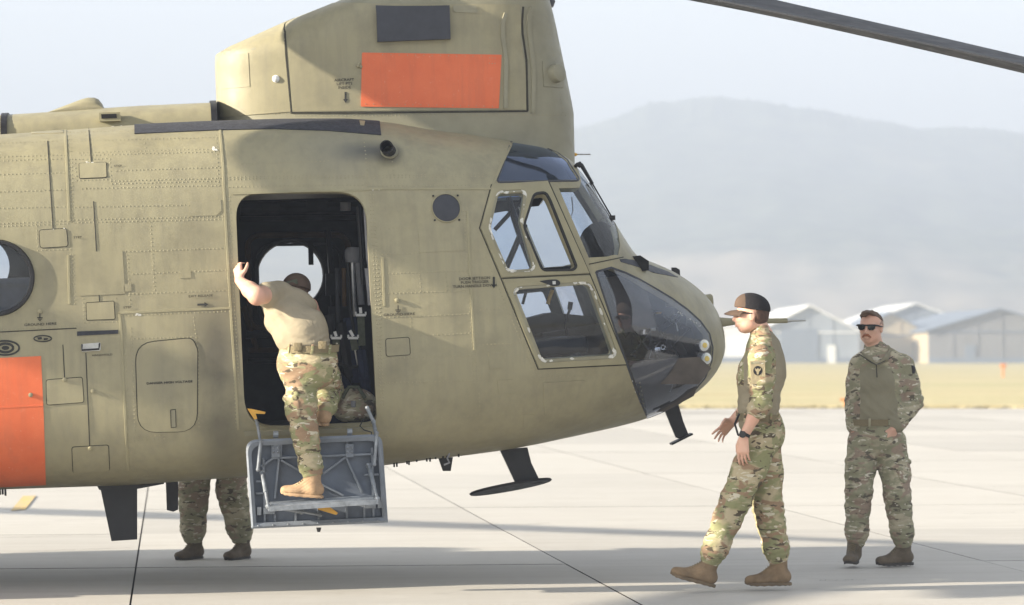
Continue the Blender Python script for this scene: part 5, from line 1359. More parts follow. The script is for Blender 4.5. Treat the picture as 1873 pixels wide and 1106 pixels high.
text('GROUND HERE', 74, 593, 6.4); text('STEP', 216, 304, 5.5); text('STEP', 142, 434, 5.5); text('STEP', 233, 562, 5.5)
text('EXIT RELEASE', 367, 541, 5.6); text('HANDHOLD', 187, 649, 5.0); text('DANGER HIGH VOLTAGE', 310, 699, 5.6, h=0.0095); text('DANGER HIGH VOLTAGE', 310.3, 699.2, 5.6, h=0.0098)
text('GROUND HERE', 730, 575, 6.4); text('DOOR JETTISON\nPUSH TRIGGER\nTURN HANDLE DOWN', 868, 516, 7.0, stretch=1.12)
def shape(polys, name, h=0.0065, loft=None, mat='stencil'):
    for P in polys:
        o = plate(name, loft or FUS, (loft or FUS).chart(P), h, MAT[mat], heli, base=h - 0.003, step=0.02)
def arrow(x, y, d, ln=20, w=1.8, hd=4.5, **k):
    dx, dy = d; nx, ny = -dy, dx; e = (x + dx * ln, y + dy * ln); f = (x + dx * (ln - 7), y + dy * (ln - 7))
    shape([[(x - nx * w, y - ny * w), (f[0] - nx * w, f[1] - ny * w), (f[0] - nx * hd, f[1] - ny * hd), e, (f[0] + nx * hd, f[1] + ny * hd), (f[0] + nx * w, f[1] + ny * w), (x + nx * w, y + ny * w)]], 'arrow', **k)
arrow(632, 168, (0, 1), 20, loft=PYL, h=0.0085); arrow(903, 506, (0, 1), 21); arrow(361, 557, (1, -0.03), 20)
for (x, y) in ((73, 580), (728, 566)):
    shape([[(x - 0.8, y - 8), (x + 0.8, y - 8), (x + 0.8, y), (x - 0.8, y)], [(x - 5, y), (x + 5, y), (x + 5, y + 1.6), (x - 5, y + 1.6)], [(x - 3.4, y + 2.8), (x + 3.4, y + 2.8), (x + 3.4, y + 4.2), (x - 3.4, y + 4.2)], [(x - 1.8, y + 5.4), (x + 1.8, y + 5.4), (x + 1.8, y + 6.8), (x - 1.8, y + 6.8)]], 'ground_symbol')
# round fuel placards at the left edge
m = MB(); strip(m, circ(9, 636, 26, 13, 28), 0.012, 0.005, closed=True); m.build('placard_ring', MAT['stencil'], heli)
m = MB(); strip(m, circ(10, 636, 14, 8, 20), 0.016, 0.005, closed=True); m.build('placard_ring', MAT['stencil'], heli)
shape([circ(10, 636, 7, 4, 12)], 'placard')
m = MB(); strip(m, circ(78, 619, 16, 5.5, 24), 0.008, 0.005, closed=True); m.build('placard_ring', MAT['stencil'], heli)
shape([[(68, 617), (76, 616), (77, 620), (70, 621)], [(80, 618), (88, 618), (87, 621), (80, 622)]], 'placard')

# ------------------------------------------------------------------ people: implicit bodies turned into one smooth mesh each
def smin(a, b, k):
    h = np.clip(0.5 + 0.5 * (b - a) / k, 0, 1); return b + (a - b) * h - k * h * (1 - h)
class Field:
    def __init__(s, lo, hi, h):
        s.h = h; s.lo = np.array(lo, np.float32) - 4 * h; s.n = np.ceil((np.array(hi) + 4 * h - s.lo) / h).astype(int) + 1
        s.f = np.full(s.n, 0.05, np.float32)
    def region(s, a, b, pad):
        i0 = np.maximum(0, np.floor((np.minimum(a, b) - pad - s.lo) / s.h).astype(int)); i1 = np.minimum(s.n, np.ceil((np.maximum(a, b) + pad - s.lo) / s.h).astype(int) + 1)
        if np.any(i1 <= i0): return None, None
        sl = tuple(slice(x, y) for x, y in zip(i0, i1))
        g = [s.lo[k] + np.arange(i0[k], i1[k], dtype=np.float32) * s.h for k in range(3)]
        X, Y, Z = np.meshgrid(*g, indexing='ij', sparse=True); return sl, (X, Y, Z)
    def limb(s, a, b, ra, rb, k=0.02, flat=None, sub=False):
        """tapered round cone; flat=(axis, factor): cross-section squeezed along axis by factor"""
        a = np.array(a, np.float32); b = np.array(b, np.float32); pad = max(ra, rb) * 1.5 + 3 * s.h + k
        sl, G = s.region(a, b, pad)
        if sl is None: return s
        d = b - a; L2 = float(d @ d) + 1e-9
        px, py, pz = (G[i] - a[i] for i in range(3))
        t = np.clip((px * d[0] + py * d[1] + pz * d[2]) / L2, 0, 1)
        qx, qy, qz = px - t * d[0], py - t * d[1], pz - t * d[2]
        if flat is not None:
            ax = np.array(flat[0], np.float32); ax /= np.linalg.norm(ax); f = flat[1]
            w = qx * ax[0] + qy * ax[1] + qz * ax[2]; q2 = qx * qx + qy * qy + qz * qz + w * w * (f * f - 1)
        else: q2 = qx * qx + qy * qy + qz * qz
        v = np.sqrt(q2) - (ra + (rb - ra) * t)
        s.f[sl] = np.maximum(s.f[sl], -v) if sub else smin(s.f[sl], v, k)
        return s
    def ell(s, c, r, R=None, k=0.02, sub=False):
        c = np.array(c, np.float32); r = np.array(r, np.float32); m = float(r.max())
        sl, G = s.region(c, c, m + 3 * s.h + k)
        if sl is None: return s
        P = [G[i] - c[i] for i in range(3)]
        if R is not None: P = [P[0] * R[0][i] + P[1] * R[1][i] + P[2] * R[2][i] for i in range(3)]
        q = np.sqrt((P[0] / r[0]) ** 2 + (P[1] / r[1]) ** 2 + (P[2] / r[2]) ** 2)
        q2 = np.sqrt((P[0] / r[0] ** 2) ** 2 + (P[1] / r[1] ** 2) ** 2 + (P[2] / r[2] ** 2) ** 2) + 1e-6
        v = q * (q - 1) / q2
        if sub: h = k; s.f[sl] = -smin(-s.f[sl], v, k)
        else: s.f[sl] = smin(s.f[sl], v, k)
        return s
    def path(s, pts, rs, k=0.02, flat=None):
        for i in range(len(pts) - 1): s.limb(pts[i], pts[i + 1], rs[i], rs[i + 1], k, flat)
        return s
    def cut(s, p, n):
        """remove the half space beyond the plane"""
        p = np.array(p, np.float32); n = np.array(n, np.float32); n /= np.linalg.norm(n)
        g = [s.lo[k] + np.arange(s.n[k], dtype=np.float32) * s.h for k in range(3)]
        X, Y, Z = np.meshgrid(*g, indexing='ij', sparse=True)
        v = (X - p[0]) * n[0] + (Y - p[1]) * n[1] + (Z - p[2]) * n[2]
        s.f = np.maximum(s.f, v).astype(np.float32); return s
    def warp(s, fn, band=0.035):
        """add a small displacement near the surface"""
        idx = np.nonzero(np.abs(s.f) < band)
        P = s.lo + np.stack(idx, -1).astype(np.float32) * s.h
        s.f[idx] += fn(P).astype(np.float32); return s
    def mesh(s):
        f = s.f; f[0], f[-1] = 1, 1; f[:, 0], f[:, -1] = 1, 1; f[:, :, 0], f[:, :, -1] = 1, 1
        ins = f < 0
        c = np.zeros(np.array(f.shape) - 1, np.int8)
        for i in (0, 1):
            for j in (0, 1):
                for k in (0, 1): c += ins[i:f.shape[0] - 1 + i, j:f.shape[1] - 1 + j, k:f.shape[2] - 1 + k]
        act = np.nonzero((c > 0) & (c < 8)); n = len(act[0]); idm = np.full(c.shape, -1, np.int32); idm[act] = np.arange(n)
        base = np.stack(act, -1); acc = np.zeros((n, 3)); cnt = np.zeros(n)
        for ax in range(3):
            o = [0, 0, 0]; o[ax] = 1; u, v = [a for a in range(3) if a != ax]
            for du in (0, 1):
                for dv in (0, 1):
                    b = base.copy(); b[:, u] += du; b[:, v] += dv; e = b.copy(); e[:, ax] += 1
                    f0 = f[b[:, 0], b[:, 1], b[:, 2]]; f1 = f[e[:, 0], e[:, 1], e[:, 2]]; m = (f0 < 0) != (f1 < 0)
                    t = np.where(m, f0 / np.where(m, f0 - f1, 1), 0); P = b.astype(float); P[:, ax] += t
                    acc[m] += P[m]; cnt[m] += 1
        V = s.lo + acc / cnt[:, None] * s.h
        F = []
        for ax in range(3):
            u, v = (ax + 1) % 3, (ax + 2) % 3
            sl0 = [slice(1, -1)] * 3; sl0[ax] = slice(0, -1); sl1 = list(sl0); sl1[ax] = slice(1, None)
            a = ins[tuple(sl0)]; b = ins[tuple(sl1)]; E = np.stack(np.nonzero(a != b), -1)
            if len(E) == 0: continue
            st = a[tuple(E.T)]
            for k in range(3):
                if k != ax: E[:, k] += 1
            def cell(du, dv):
                q = E.copy(); q[:, u] -= du; q[:, v] -= dv; return idm[q[:, 0], q[:, 1], q[:, 2]]
            Q = np.stack([cell(1, 1), cell(0, 1), cell(0, 0), cell(1, 0)], -1); Q[~st] = Q[~st][:, ::-1]; F.append(Q)
        F = np.concatenate(F); F = F[(F >= 0).all(1)]
        return V, F
    def build(s, name, mats, parent, origin=(0, 0, 0), pick=None, smooth_it=1):
        V, F = s.mesh()
        # light smoothing takes the grid grain off
        for _ in range(smooth_it):
            A = np.zeros_like(V); C = np.zeros(len(V))
            for i in range(4):
                a, b = F[:, i], F[:, (i + 1) % 4]; np.add.at(A, a, V[b]); np.add.at(C, a, 1); np.add.at(A, b, V[a]); np.add.at(C, b, 1)
            V = V * 0.45 + 0.55 * A / np.maximum(C, 1)[:, None]
        V = V - np.array(origin)
        me = bpy.data.meshes.new(name); me.vertices.add(len(V)); me.vertices.foreach_set('co', V.astype(np.float32).ravel())
        me.loops.add(len(F) * 4); me.loops.foreach_set('vertex_index', F.astype(np.int32).ravel())
        me.polygons.add(len(F)); me.polygons.foreach_set('loop_start', np.arange(0, len(F) * 4, 4, dtype=np.int32))
        try: me.polygons.foreach_set('loop_total', np.full(len(F), 4, dtype=np.int32))
        except Exception: pass
        me.update(calc_edges=True)
        if not isinstance(mats, (list, tuple)): mats = [mats]
        for m in mats: me.materials.append(m)
        if pick is not None:
            Cc = V[F].mean(1) + np.array(origin); me.polygons.foreach_set('material_index', pick(Cc).astype(np.int32))
        me.polygons.foreach_set('use_smooth', np.ones(len(F), bool)); me.validate(); me.update()
        o = bpy.data.objects.new(name, me); col.objects.link(o)
        if parent is not None: o.parent = parent
        return o
def fbm(P, sc, seed, st=(1, 1, 1)):
    """cheap smooth noise from rotated sine products"""
    r = np.random.default_rng(seed); out = np.zeros(len(P)); amp = 1.0; q = P * np.array(st) * sc
    for o in range(3):
        for _ in range(3):
            d = r.normal(size=3); d /= np.linalg.norm(d); e = r.normal(size=3); e /= np.linalg.norm(e); ph = r.uniform(0, 6.28, 2)
            out += amp * np.sin(q @ d + ph[0] + 1.3 * np.sin(q @ e * 0.7 + ph[1]))
        amp *= 0.5; q = q * 2.0
    return out / 5.0
def folds(P, joints, seed, base=0.0045):
    """cloth: broad wrinkles everywhere, tight ridged creases near the listed joints (centre, axis, radius, amount, wavelength)"""
    d = base * fbm(P, 16, seed) + base * 0.5 * (1 - 2 * np.abs(fbm(P, 27, seed + 1, (1, 1, 1.5))))
    d = d - base * 0.45 * np.maximum(0, 1 - 3.0 * np.abs(fbm(P, 22, seed + 3, (0.8, 0.8, 1.5))))
    for (c, ax, rad, amt, wl) in joints:
        c = np.array(c); ax = np.array(ax, float); ax /= np.linalg.norm(ax); q = P - c; w = np.exp(-(q ** 2).sum(1) / (rad * rad))
        s = q @ ax; tw = fbm(P, 9, seed + 5) * 0.9
        d += amt * w * np.sin(2 * pi * s / wl + tw * 3.0) * (0.7 + 0.5 * fbm(P, 12, seed + 9))
    return d

class Person:
    def __init__(s, name_label, J, scale_note=None, group=None):
        s.J = {k: Vector(v) for k, v in J.items()}
        s.o = s.J['base']; s.root = empty('person', s.o); tag(s.root, name_label, 'person', group)
        s.h = 0.0065
        pts = np.array([tuple(v) for v in s.J.values()]); s.lo = pts.min(0); s.hi = pts.max(0)
    def field(s, keys, pad, h=None):
        P = np.array([tuple(s.J[k]) for k in keys]); return Field(P.min(0) - pad, P.max(0) + pad, h or s.h)
    def add(s, fld, name, mats, pick=None, sm=1, kids=None):
        return fld.build(name, mats, kids or s.root, s.o, pick, sm)
def basis(fwd, upv=(0, 0, 1)):
    f = Vector(fwd).normalized(); u = Vector(upv); r = f.cross(u).normalized(); u = r.cross(f).normalized(); return f, r, u     # forward, right, up
def head_field(F, c, fwd, upv=(0, 0, 1), sc=1.0, jaw=1.0):
    """skull, face and ears around head centre c"""
    f, r, u = basis(fwd, upv); c = Vector(c); g = lambda a, b, d: c + (f * a + r * b + u * d) * sc
    R = [[f[i], r[i], u[i]] for i in range(3)]
    F.ell(g(-0.012, 0, 0.030), np.array((0.098, 0.077, 0.088)) * sc, R, 0.02)
    F.ell(g(0.022, 0, -0.030), np.array((0.070, 0.062, 0.080)) * sc, R, 0.03)
    F.ell(g(0.042, 0, -0.082), np.array((0.036, 0.034 * jaw, 0.026)) * sc, R, 0.022)     # chin
    for e in (-1, 1):
        F.ell(g(0.008, e * 0.046, -0.062), np.array((0.040, 0.018, 0.024)) * sc, R, 0.03)  # jaw corner
        F.ell(g(0.060, e * 0.036, -0.018), np.array((0.022, 0.022, 0.018)) * sc, R, 0.02)  # cheek
        F.ell(g(0.088, e * 0.032, 0.010), np.array((0.014, 0.019, 0.012)) * sc, R, 0.010, sub=True)
        F.ell(g(0.079, e * 0.031, 0.008), np.array((0.011, 0.013, 0.011)) * sc, R, 0.004)  # eye
        F.limb(g(0.083, e * 0.014, 0.027), g(0.074, e * 0.048, 0.027), 0.008 * sc, 0.006 * sc, 0.012)  # brow
        F.ell(g(-0.006, e * 0.078, -0.004), np.array((0.018, 0.007, 0.031)) * sc, R, 0.006)  # ear
        F.ell(g(-0.004, e * 0.086, -0.002), np.array((0.009, 0.005, 0.018)) * sc, R, 0.004, sub=True)
        F.ell(g(0.094, e * 0.012, -0.036), np.array((0.010, 0.008, 0.008)) * sc, R, 0.006)  # nostril wing
    F.limb(g(0.084, 0, 0.018), g(0.108, 0, -0.026), 0.009 * sc, 0.012 * sc, 0.010)         # nose
    F.ell(g(0.078, 0, -0.060), np.array((0.020, 0.026, 0.010)) * sc, R, 0.010)              # mouth swell
    F.limb(g(0.094, -0.018, -0.055), g(0.094, 0.018, -0.055), 0.006 * sc, 0.006 * sc, 0.006)
    F.limb(g(0.092, -0.015, -0.067), g(0.092, 0.015, -0.067), 0.007 * sc, 0.007 * sc, 0.006)
    return g, R
def hand_field(F, wrist, palm_dir, across, normal, sc=1.0, curl=(0.25, 0.3, 0.35, 0.4), thumb=(0.7, 0.55), spread=0.12, side=1):
    """palm and five bent fingers. across points to the thumb side; normal is where the palm faces"""
    d = Vector(palm_dir).normalized(); a = Vector(across); a = (a - d * a.dot(d)).normalized(); n = d.cross(a) ; n = n if n.dot(Vector(normal)) > 0 else -n
    w = Vector(wrist)
    F.limb(w, w + d * 0.03 * sc, 0.026 * sc, 0.028 * sc, 0.01, (n, 1.5))
    for k in range(4):
        off = (0.030 - 0.020 * k); b = w + (d * 0.088 + a * off) * sc
        F.limb(w + (d * 0.02 + a * off * 0.6) * sc, b, 0.0155 * sc, 0.0125 * sc, 0.012)
        L3 = [(0.042, 0.025, 0.020), (0.047, 0.029, 0.021), (0.043, 0.027, 0.021), (0.033, 0.020, 0.018)][k]; ang = curl[k]; fd = (d + a * spread * (1.2 - 0.8 * k)).normalized(); p = b; rr = 0.0098 - 0.0006 * k
        for j, ln in enumerate(L3):
            ang_j = curl[k] * (0.8 if j == 0 else 1.8 if j == 1 else 2.5); dirj = (fd * cos(ang_j) + n * sin(ang_j)); q = p + dirj * ln * sc
            F.limb(p, q, (rr - 0.0008 * j) * sc, (rr - 0.0008 * (j + 1)) * sc, 0.003); p = q
    t0 = w + (d * 0.022 + a * 0.022) * sc; t1 = t0 + (d * 0.55 + a * thumb[0] + n * 0.35).normalized() * 0.042 * sc; t2 = t1 + (d * 0.85 + a * thumb[1] * 0.6 + n * 0.4).normalized() * 0.032 * sc; t3 = t2 + (d * 1.0 + n * 0.35).normalized() * 0.026 * sc
    F.limb(t0, t1, 0.016 * sc, 0.0125 * sc, 0.012); F.limb(t1, t2, 0.0118 * sc, 0.0108 * sc, 0.004); F.limb(t2, t3, 0.0105 * sc, 0.0085 * sc, 0.004)
def boot(P, ankle, toe_dir, upv, name, mat, solemat, lift=0.0, shaft_to=None, sc=1.0, light=None):
    """laced combat boot: shaft, foot and lugged sole. ankle = ankle joint, about 0.10 above the sole"""
    f = Vector(toe_dir).normalized(); u = Vector(upv); u = (u - f * u.dot(f)).normalized(); r = f.cross(u)
    a = Vector(ankle); g = lambda x, y, z: a + (f * x + r * y + u * z) * sc
    pts = [g(0.26, 0, -0.1), g(-0.12, 0, -0.13), g(0, 0.08, 0.2), g(0, -0.08, -0.1)] + ([Vector(shaft_to)] if shaft_to else [])
    A = np.array([tuple(p) for p in pts]); F = Field(A.min(0) - 0.04, A.max(0) + 0.04, 0.005)
    top = Vector(shaft_to) if shaft_to else g(-0.01, 0, 0.15)
    R = [[f[i], r[i], u[i]] for i in range(3)]
    F.limb(g(-0.005, 0, -0.02), top, 0.050 * sc, 0.058 * sc, 0.02)
    F.ell(g(-0.035, 0, -0.045), np.array((0.045, 0.040, 0.045)) * sc, R, 0.02)
    F.limb(g(0.0, 0, -0.045), g(0.12, 0, -0.065), 0.045 * sc, 0.036 * sc, 0.03)
    F.ell(g(0.135, 0, -0.066), np.array((0.068, 0.047, 0.030)) * sc, R, 0.03)
    F.ell(g(0.175, 0.0, -0.064), np.array((0.034, 0.042, 0.026)) * sc, R, 0.02)
    F.limb(g(0.03, 0, 0.005), g(0.10, 0, -0.035), 0.030 * sc, 0.020 * sc, 0.02)
    F.cut(g(0, 0, -0.082), -u)
    F.warp(lambda Q: 0.0022 * fbm(Q, 35, 3) + 0.003 * np.exp(-((((Q - np.array(g(0.035, 0, 0.0))) ** 2).sum(1)) / 0.004)) * np.sin((Q - np.array(a)) @ np.array(f * 0.6 + u * 0.8) * 2 * pi / 0.017))
    b = P.add(F, name, mat, sm=1)
    m = MB(); n = 36; lay = []
    for (h, k) in ((-0.080, 0.98), (-0.084, 1.03), (-0.100, 1.02), (-0.1025, 0.98)):
        for i in range(n):
            t = 2 * pi * i / n; x = cos(t); y = sin(t)
            px = 0.066 + 0.143 * x * k; wy = (0.044 if px > 0.07 else 0.038) * k
            if px > 0.07: wy *= 1.08
            py = wy * (1 if y > 0 else -1) * abs(y) ** 0.75
            rock = 0.014 * max(0, (px - 0.14) / 0.07) ** 2
            lug = 0.004 if (h < -0.09 and i % 2) else 0
            lay.append(g(px, py, h + rock + lug))
    FF = [(j * n + i, j * n + (i + 1) % n, (j + 1) * n + (i + 1) % n, (j + 1) * n + i) for j in range(3) for i in range(n)] + [tuple(range(n)), tuple(3 * n + i for i in range(n))]
    o2 = Vector(P.o); m.add([v - o2 for v in lay], FF); m.build('sole', solemat, b, True, 50)
    # laces
    m = MB()
    for k in range(6):
        t = k / 5; c0 = g(0.098 - 0.058 * t, 0, -0.012 + 0.045 * t + 0.0) + u * 0.012
        c0 = g(0.115 - 0.062 * t, 0, -0.022 + 0.055 * t)
        m.tube([c0 + r * 0.024 * sc - u * 0.012 - o2, c0 - u * 0.001 - o2, c0 - r * 0.024 * sc - u * 0.012 - o2], 0.0030, 6)
    o3 = m.build('laces', MAT['belt'], b); o3['kind'] = 'stuff'
    return b
def merge_pts(*a): return list(a)

def trousers(P, hipc, hipr, legs, mat, waist_top, seed=1, waist_r=(0.165, 0.125), across=(1, 0, 0), bulk=1.0, pockets=True, crotch=None, extra=None, seat=None, pocket_side=None):
    """legs: list of (hip, knee, ankle) world points"""
    allp = [hipc, waist_top] + [q for l in legs for q in l]; A = np.array([tuple(p) for p in allp])
    F = Field(A.min(0) - 0.20, A.max(0) + 0.20, P.h); KK = 0.028; ac = Vector(across).normalized(); upd = (Vector(waist_top) - Vector(hipc)).normalized(); fr = ac.cross(upd).normalized()
    R = [[ac[i], fr[i], upd[i]] for i in range(3)]
    F.ell(hipc, (hipr[0], hipr[1], 0.15), R, 0.04)
    F.limb(hipc, waist_top, waist_r[1] * 0.98, waist_r[1] * 0.93, 0.05, (ac, waist_r[1] / waist_r[0]))
    jf = []
    for (h, k, a) in legs:
        h, k, a = Vector(h), Vector(k), Vector(a); d1 = (k - h); d2 = (a - k)
        F.path([h, h + d1 * 0.5, k - d1 * 0.06], [0.100 * bulk, 0.100 * bulk, 0.086 * bulk], KK)
        F.path([k, k + d2 * 0.30, k + d2 * 0.75, a - d2.normalized() * 0.01], [0.083 * bulk, 0.081 * bulk, 0.073 * bulk, 0.062 * bulk], 0.04)
        F.ell(a - d2.normalized() * 0.05, (0.071 * bulk, 0.071 * bulk, 0.045), None, 0.03)      # bloused hem
        F.ell(k - Vector((0, 0, 0.005)), (0.086 * bulk,) * 3, None, 0.03)
        jf += [(k, d2, 0.13, 0.0070, 0.050), (a - d2.normalized() * 0.07, d2, 0.085, 0.0095, 0.036), (k + d2 * 0.5, d2, 0.12, 0.004, 0.06), (h + d1 * 0.25, d1 + Vector((0.3, 0, 0)) * d1.length, 0.12, 0.005, 0.055)]
    if extra: extra(F)
    F.cut(Vector(waist_top), upd)
    for (h, k, a) in legs:
        pass
    F.warp(lambda Q: folds(Q, jf, seed, 0.0035))
    t = P.add(F, 'trousers', mat)
    if pockets:
        for i, (h, k, a) in enumerate(legs):
            h, k = Vector(h), Vector(k); d = (k - h).normalized(); sd = Vector(pocket_side[i]) if pocket_side else ac * (1 if i else -1); sd = (sd - d * sd.dot(d)).normalized(); fw = d.cross(sd).normalized()
            c = h + (k - h) * 0.60 + sd * 0.080 * bulk
            G = Field(np.array(c) - 0.16, np.array(c) + 0.16, 0.007)
            Rr = [[sd[j], fw[j], d[j]] for j in range(3)]
            G.ell(c, (0.026, 0.075, 0.10), Rr, 0.01); G.ell(c - d * 0.07 + sd * 0.006, (0.026, 0.080, 0.032), Rr, 0.006)
            G.warp(lambda Q: folds(Q, [(c, d, 0.08, 0.004, 0.045)], seed + 7, 0.003)); P.add(G, 'cargo_pocket', mat, kids=None).parent = t
            # pen pocket low on the shin
            k, a = Vector(legs[i][1]), Vector(legs[i][2]); d2 = (a - k).normalized(); sd2 = (sd - d2 * sd.dot(d2)).normalized(); c2 = k + (a - k) * 0.32 + sd2 * 0.072 * bulk; fw2 = d2.cross(sd2)
            G = Field(np.array(c2) - 0.10, np.array(c2) + 0.10, 0.007); Rr = [[sd2[j], fw2[j], d2[j]] for j in range(3)]
            G.ell(c2, (0.014, 0.045, 0.055), Rr, 0.01); P.add(G, 'shin_pocket', mat).parent = t
    return t
def belt(P, c, ac, upd, rx, ry, mat, w=0.044):
    ac = Vector(ac).normalized(); upd = Vector(upd).normalized(); fr = ac.cross(upd).normalized(); c = Vector(c) - P.o; V = []; F = []; n = 48
    for k in range(n):
        a = 2 * pi * k / n; d = ac * (cos(a) * rx) + fr * (sin(a) * ry)
        for (s, h) in ((0.99, -w / 2), (1.0, -w / 2), (1.0, w / 2), (0.99, w / 2)): V.append(c + d * s + upd * h + d.normalized() * (0.004 if s == 1.0 else 0))
    for k in range(n):
        for j in range(3): F.append((k * 4 + j, k * 4 + j + 1, ((k + 1) % n) * 4 + j + 1, ((k + 1) % n) * 4 + j))
    m = MB(); m.add(V, F); b = m.build('belt', mat, P.root, True, 30)
    for a in (0.5, 1.15, 2.0, 2.64, 3.9, 4.7, 5.5):
        d = ac * (cos(a) * rx) + fr * (sin(a) * ry); m = MB(); t = (ac * (-sin(a)) + fr * cos(a)).normalized(); n_ = d.normalized(); R3 = Matrix((t, n_, upd)).transposed()
        m.box(c + d + n_ * 0.006, (0.016, 0.008, w + 0.018), R3, bev=0.002); m.build('belt_loop', MAT['camo'] if P.camo is None else P.camo, b)
    return b
def cap(P, g, R, c, fwd, upv, mat_front, mat_back, sc=1.0, panel=True):
    f, r, u = basis(fwd, upv)
    F = Field(np.array(c) - 0.2, np.array(c) + 0.2, 0.005)
    F.ell(g(-0.012, 0, 0.040), np.array((0.112, 0.090, 0.098)) * sc, R, 0.02)
    F.ell(g(0.02, 0, 0.085), np.array((0.072, 0.068, 0.052)) * sc, R, 0.03)
    F.cut(g(0, 0, 0.041), -(u * 1.0 - f * 0.14))
    fv = np.array(f); c0 = np.array(g(0.040, 0, 0.04))
    o = P.add(F, 'cap', [mat_front, mat_back], pick=lambda Q: ((Q - c0) @ (fv) < 0.0).astype(int))
    m = MB(); V = []; Fq = []; n = 20; o2 = P.o
    for i in range(n + 1):
        t = -1 + 2 * i / n; y = 0.078 * t; x0 = 0.088 * sqrt(max(0, 1 - (t * 0.86) ** 2)); x1 = x0 * 0.35 + 0.142 * sqrt(max(0, 1 - (t * 0.93) ** 2)) * 0.9 + 0.01
        for (x, dz) in ((x0 - 0.012, 0), (x0 + (x1 - x0) * 0.5, -0.004), (x1, -0.020)):
            z = 0.038 + dz - 0.016 * t * t - 0.006 * (x / 0.15)
            V.append(g(x, y, z + 0.004) - o2); 
        for (x, dz) in ((x1, -0.020), (x0 + (x1 - x0) * 0.5, -0.004), (x0 - 0.012, 0)):
            z = 0.038 + dz - 0.016 * t * t - 0.006 * (x / 0.15); V.append(g(x, y, z - 0.004) - o2)
    for i in range(n):
        for j in range(6): Fq.append((i * 6 + j, i * 6 + (j + 1) % 6, (i + 1) * 6 + (j + 1) % 6, (i + 1) * 6 + j))
    m.add(V, Fq); m.build('brim', mat_front, o, True, 60)
    m = MB(); m.ball(g(-0.005, 0, 0.139) - o2, 0.007, 8); m.build('cap_button', mat_back, o)
    return o
def sleeve_round(F, pts, rs, k=0.03): F.path(pts, rs, k)
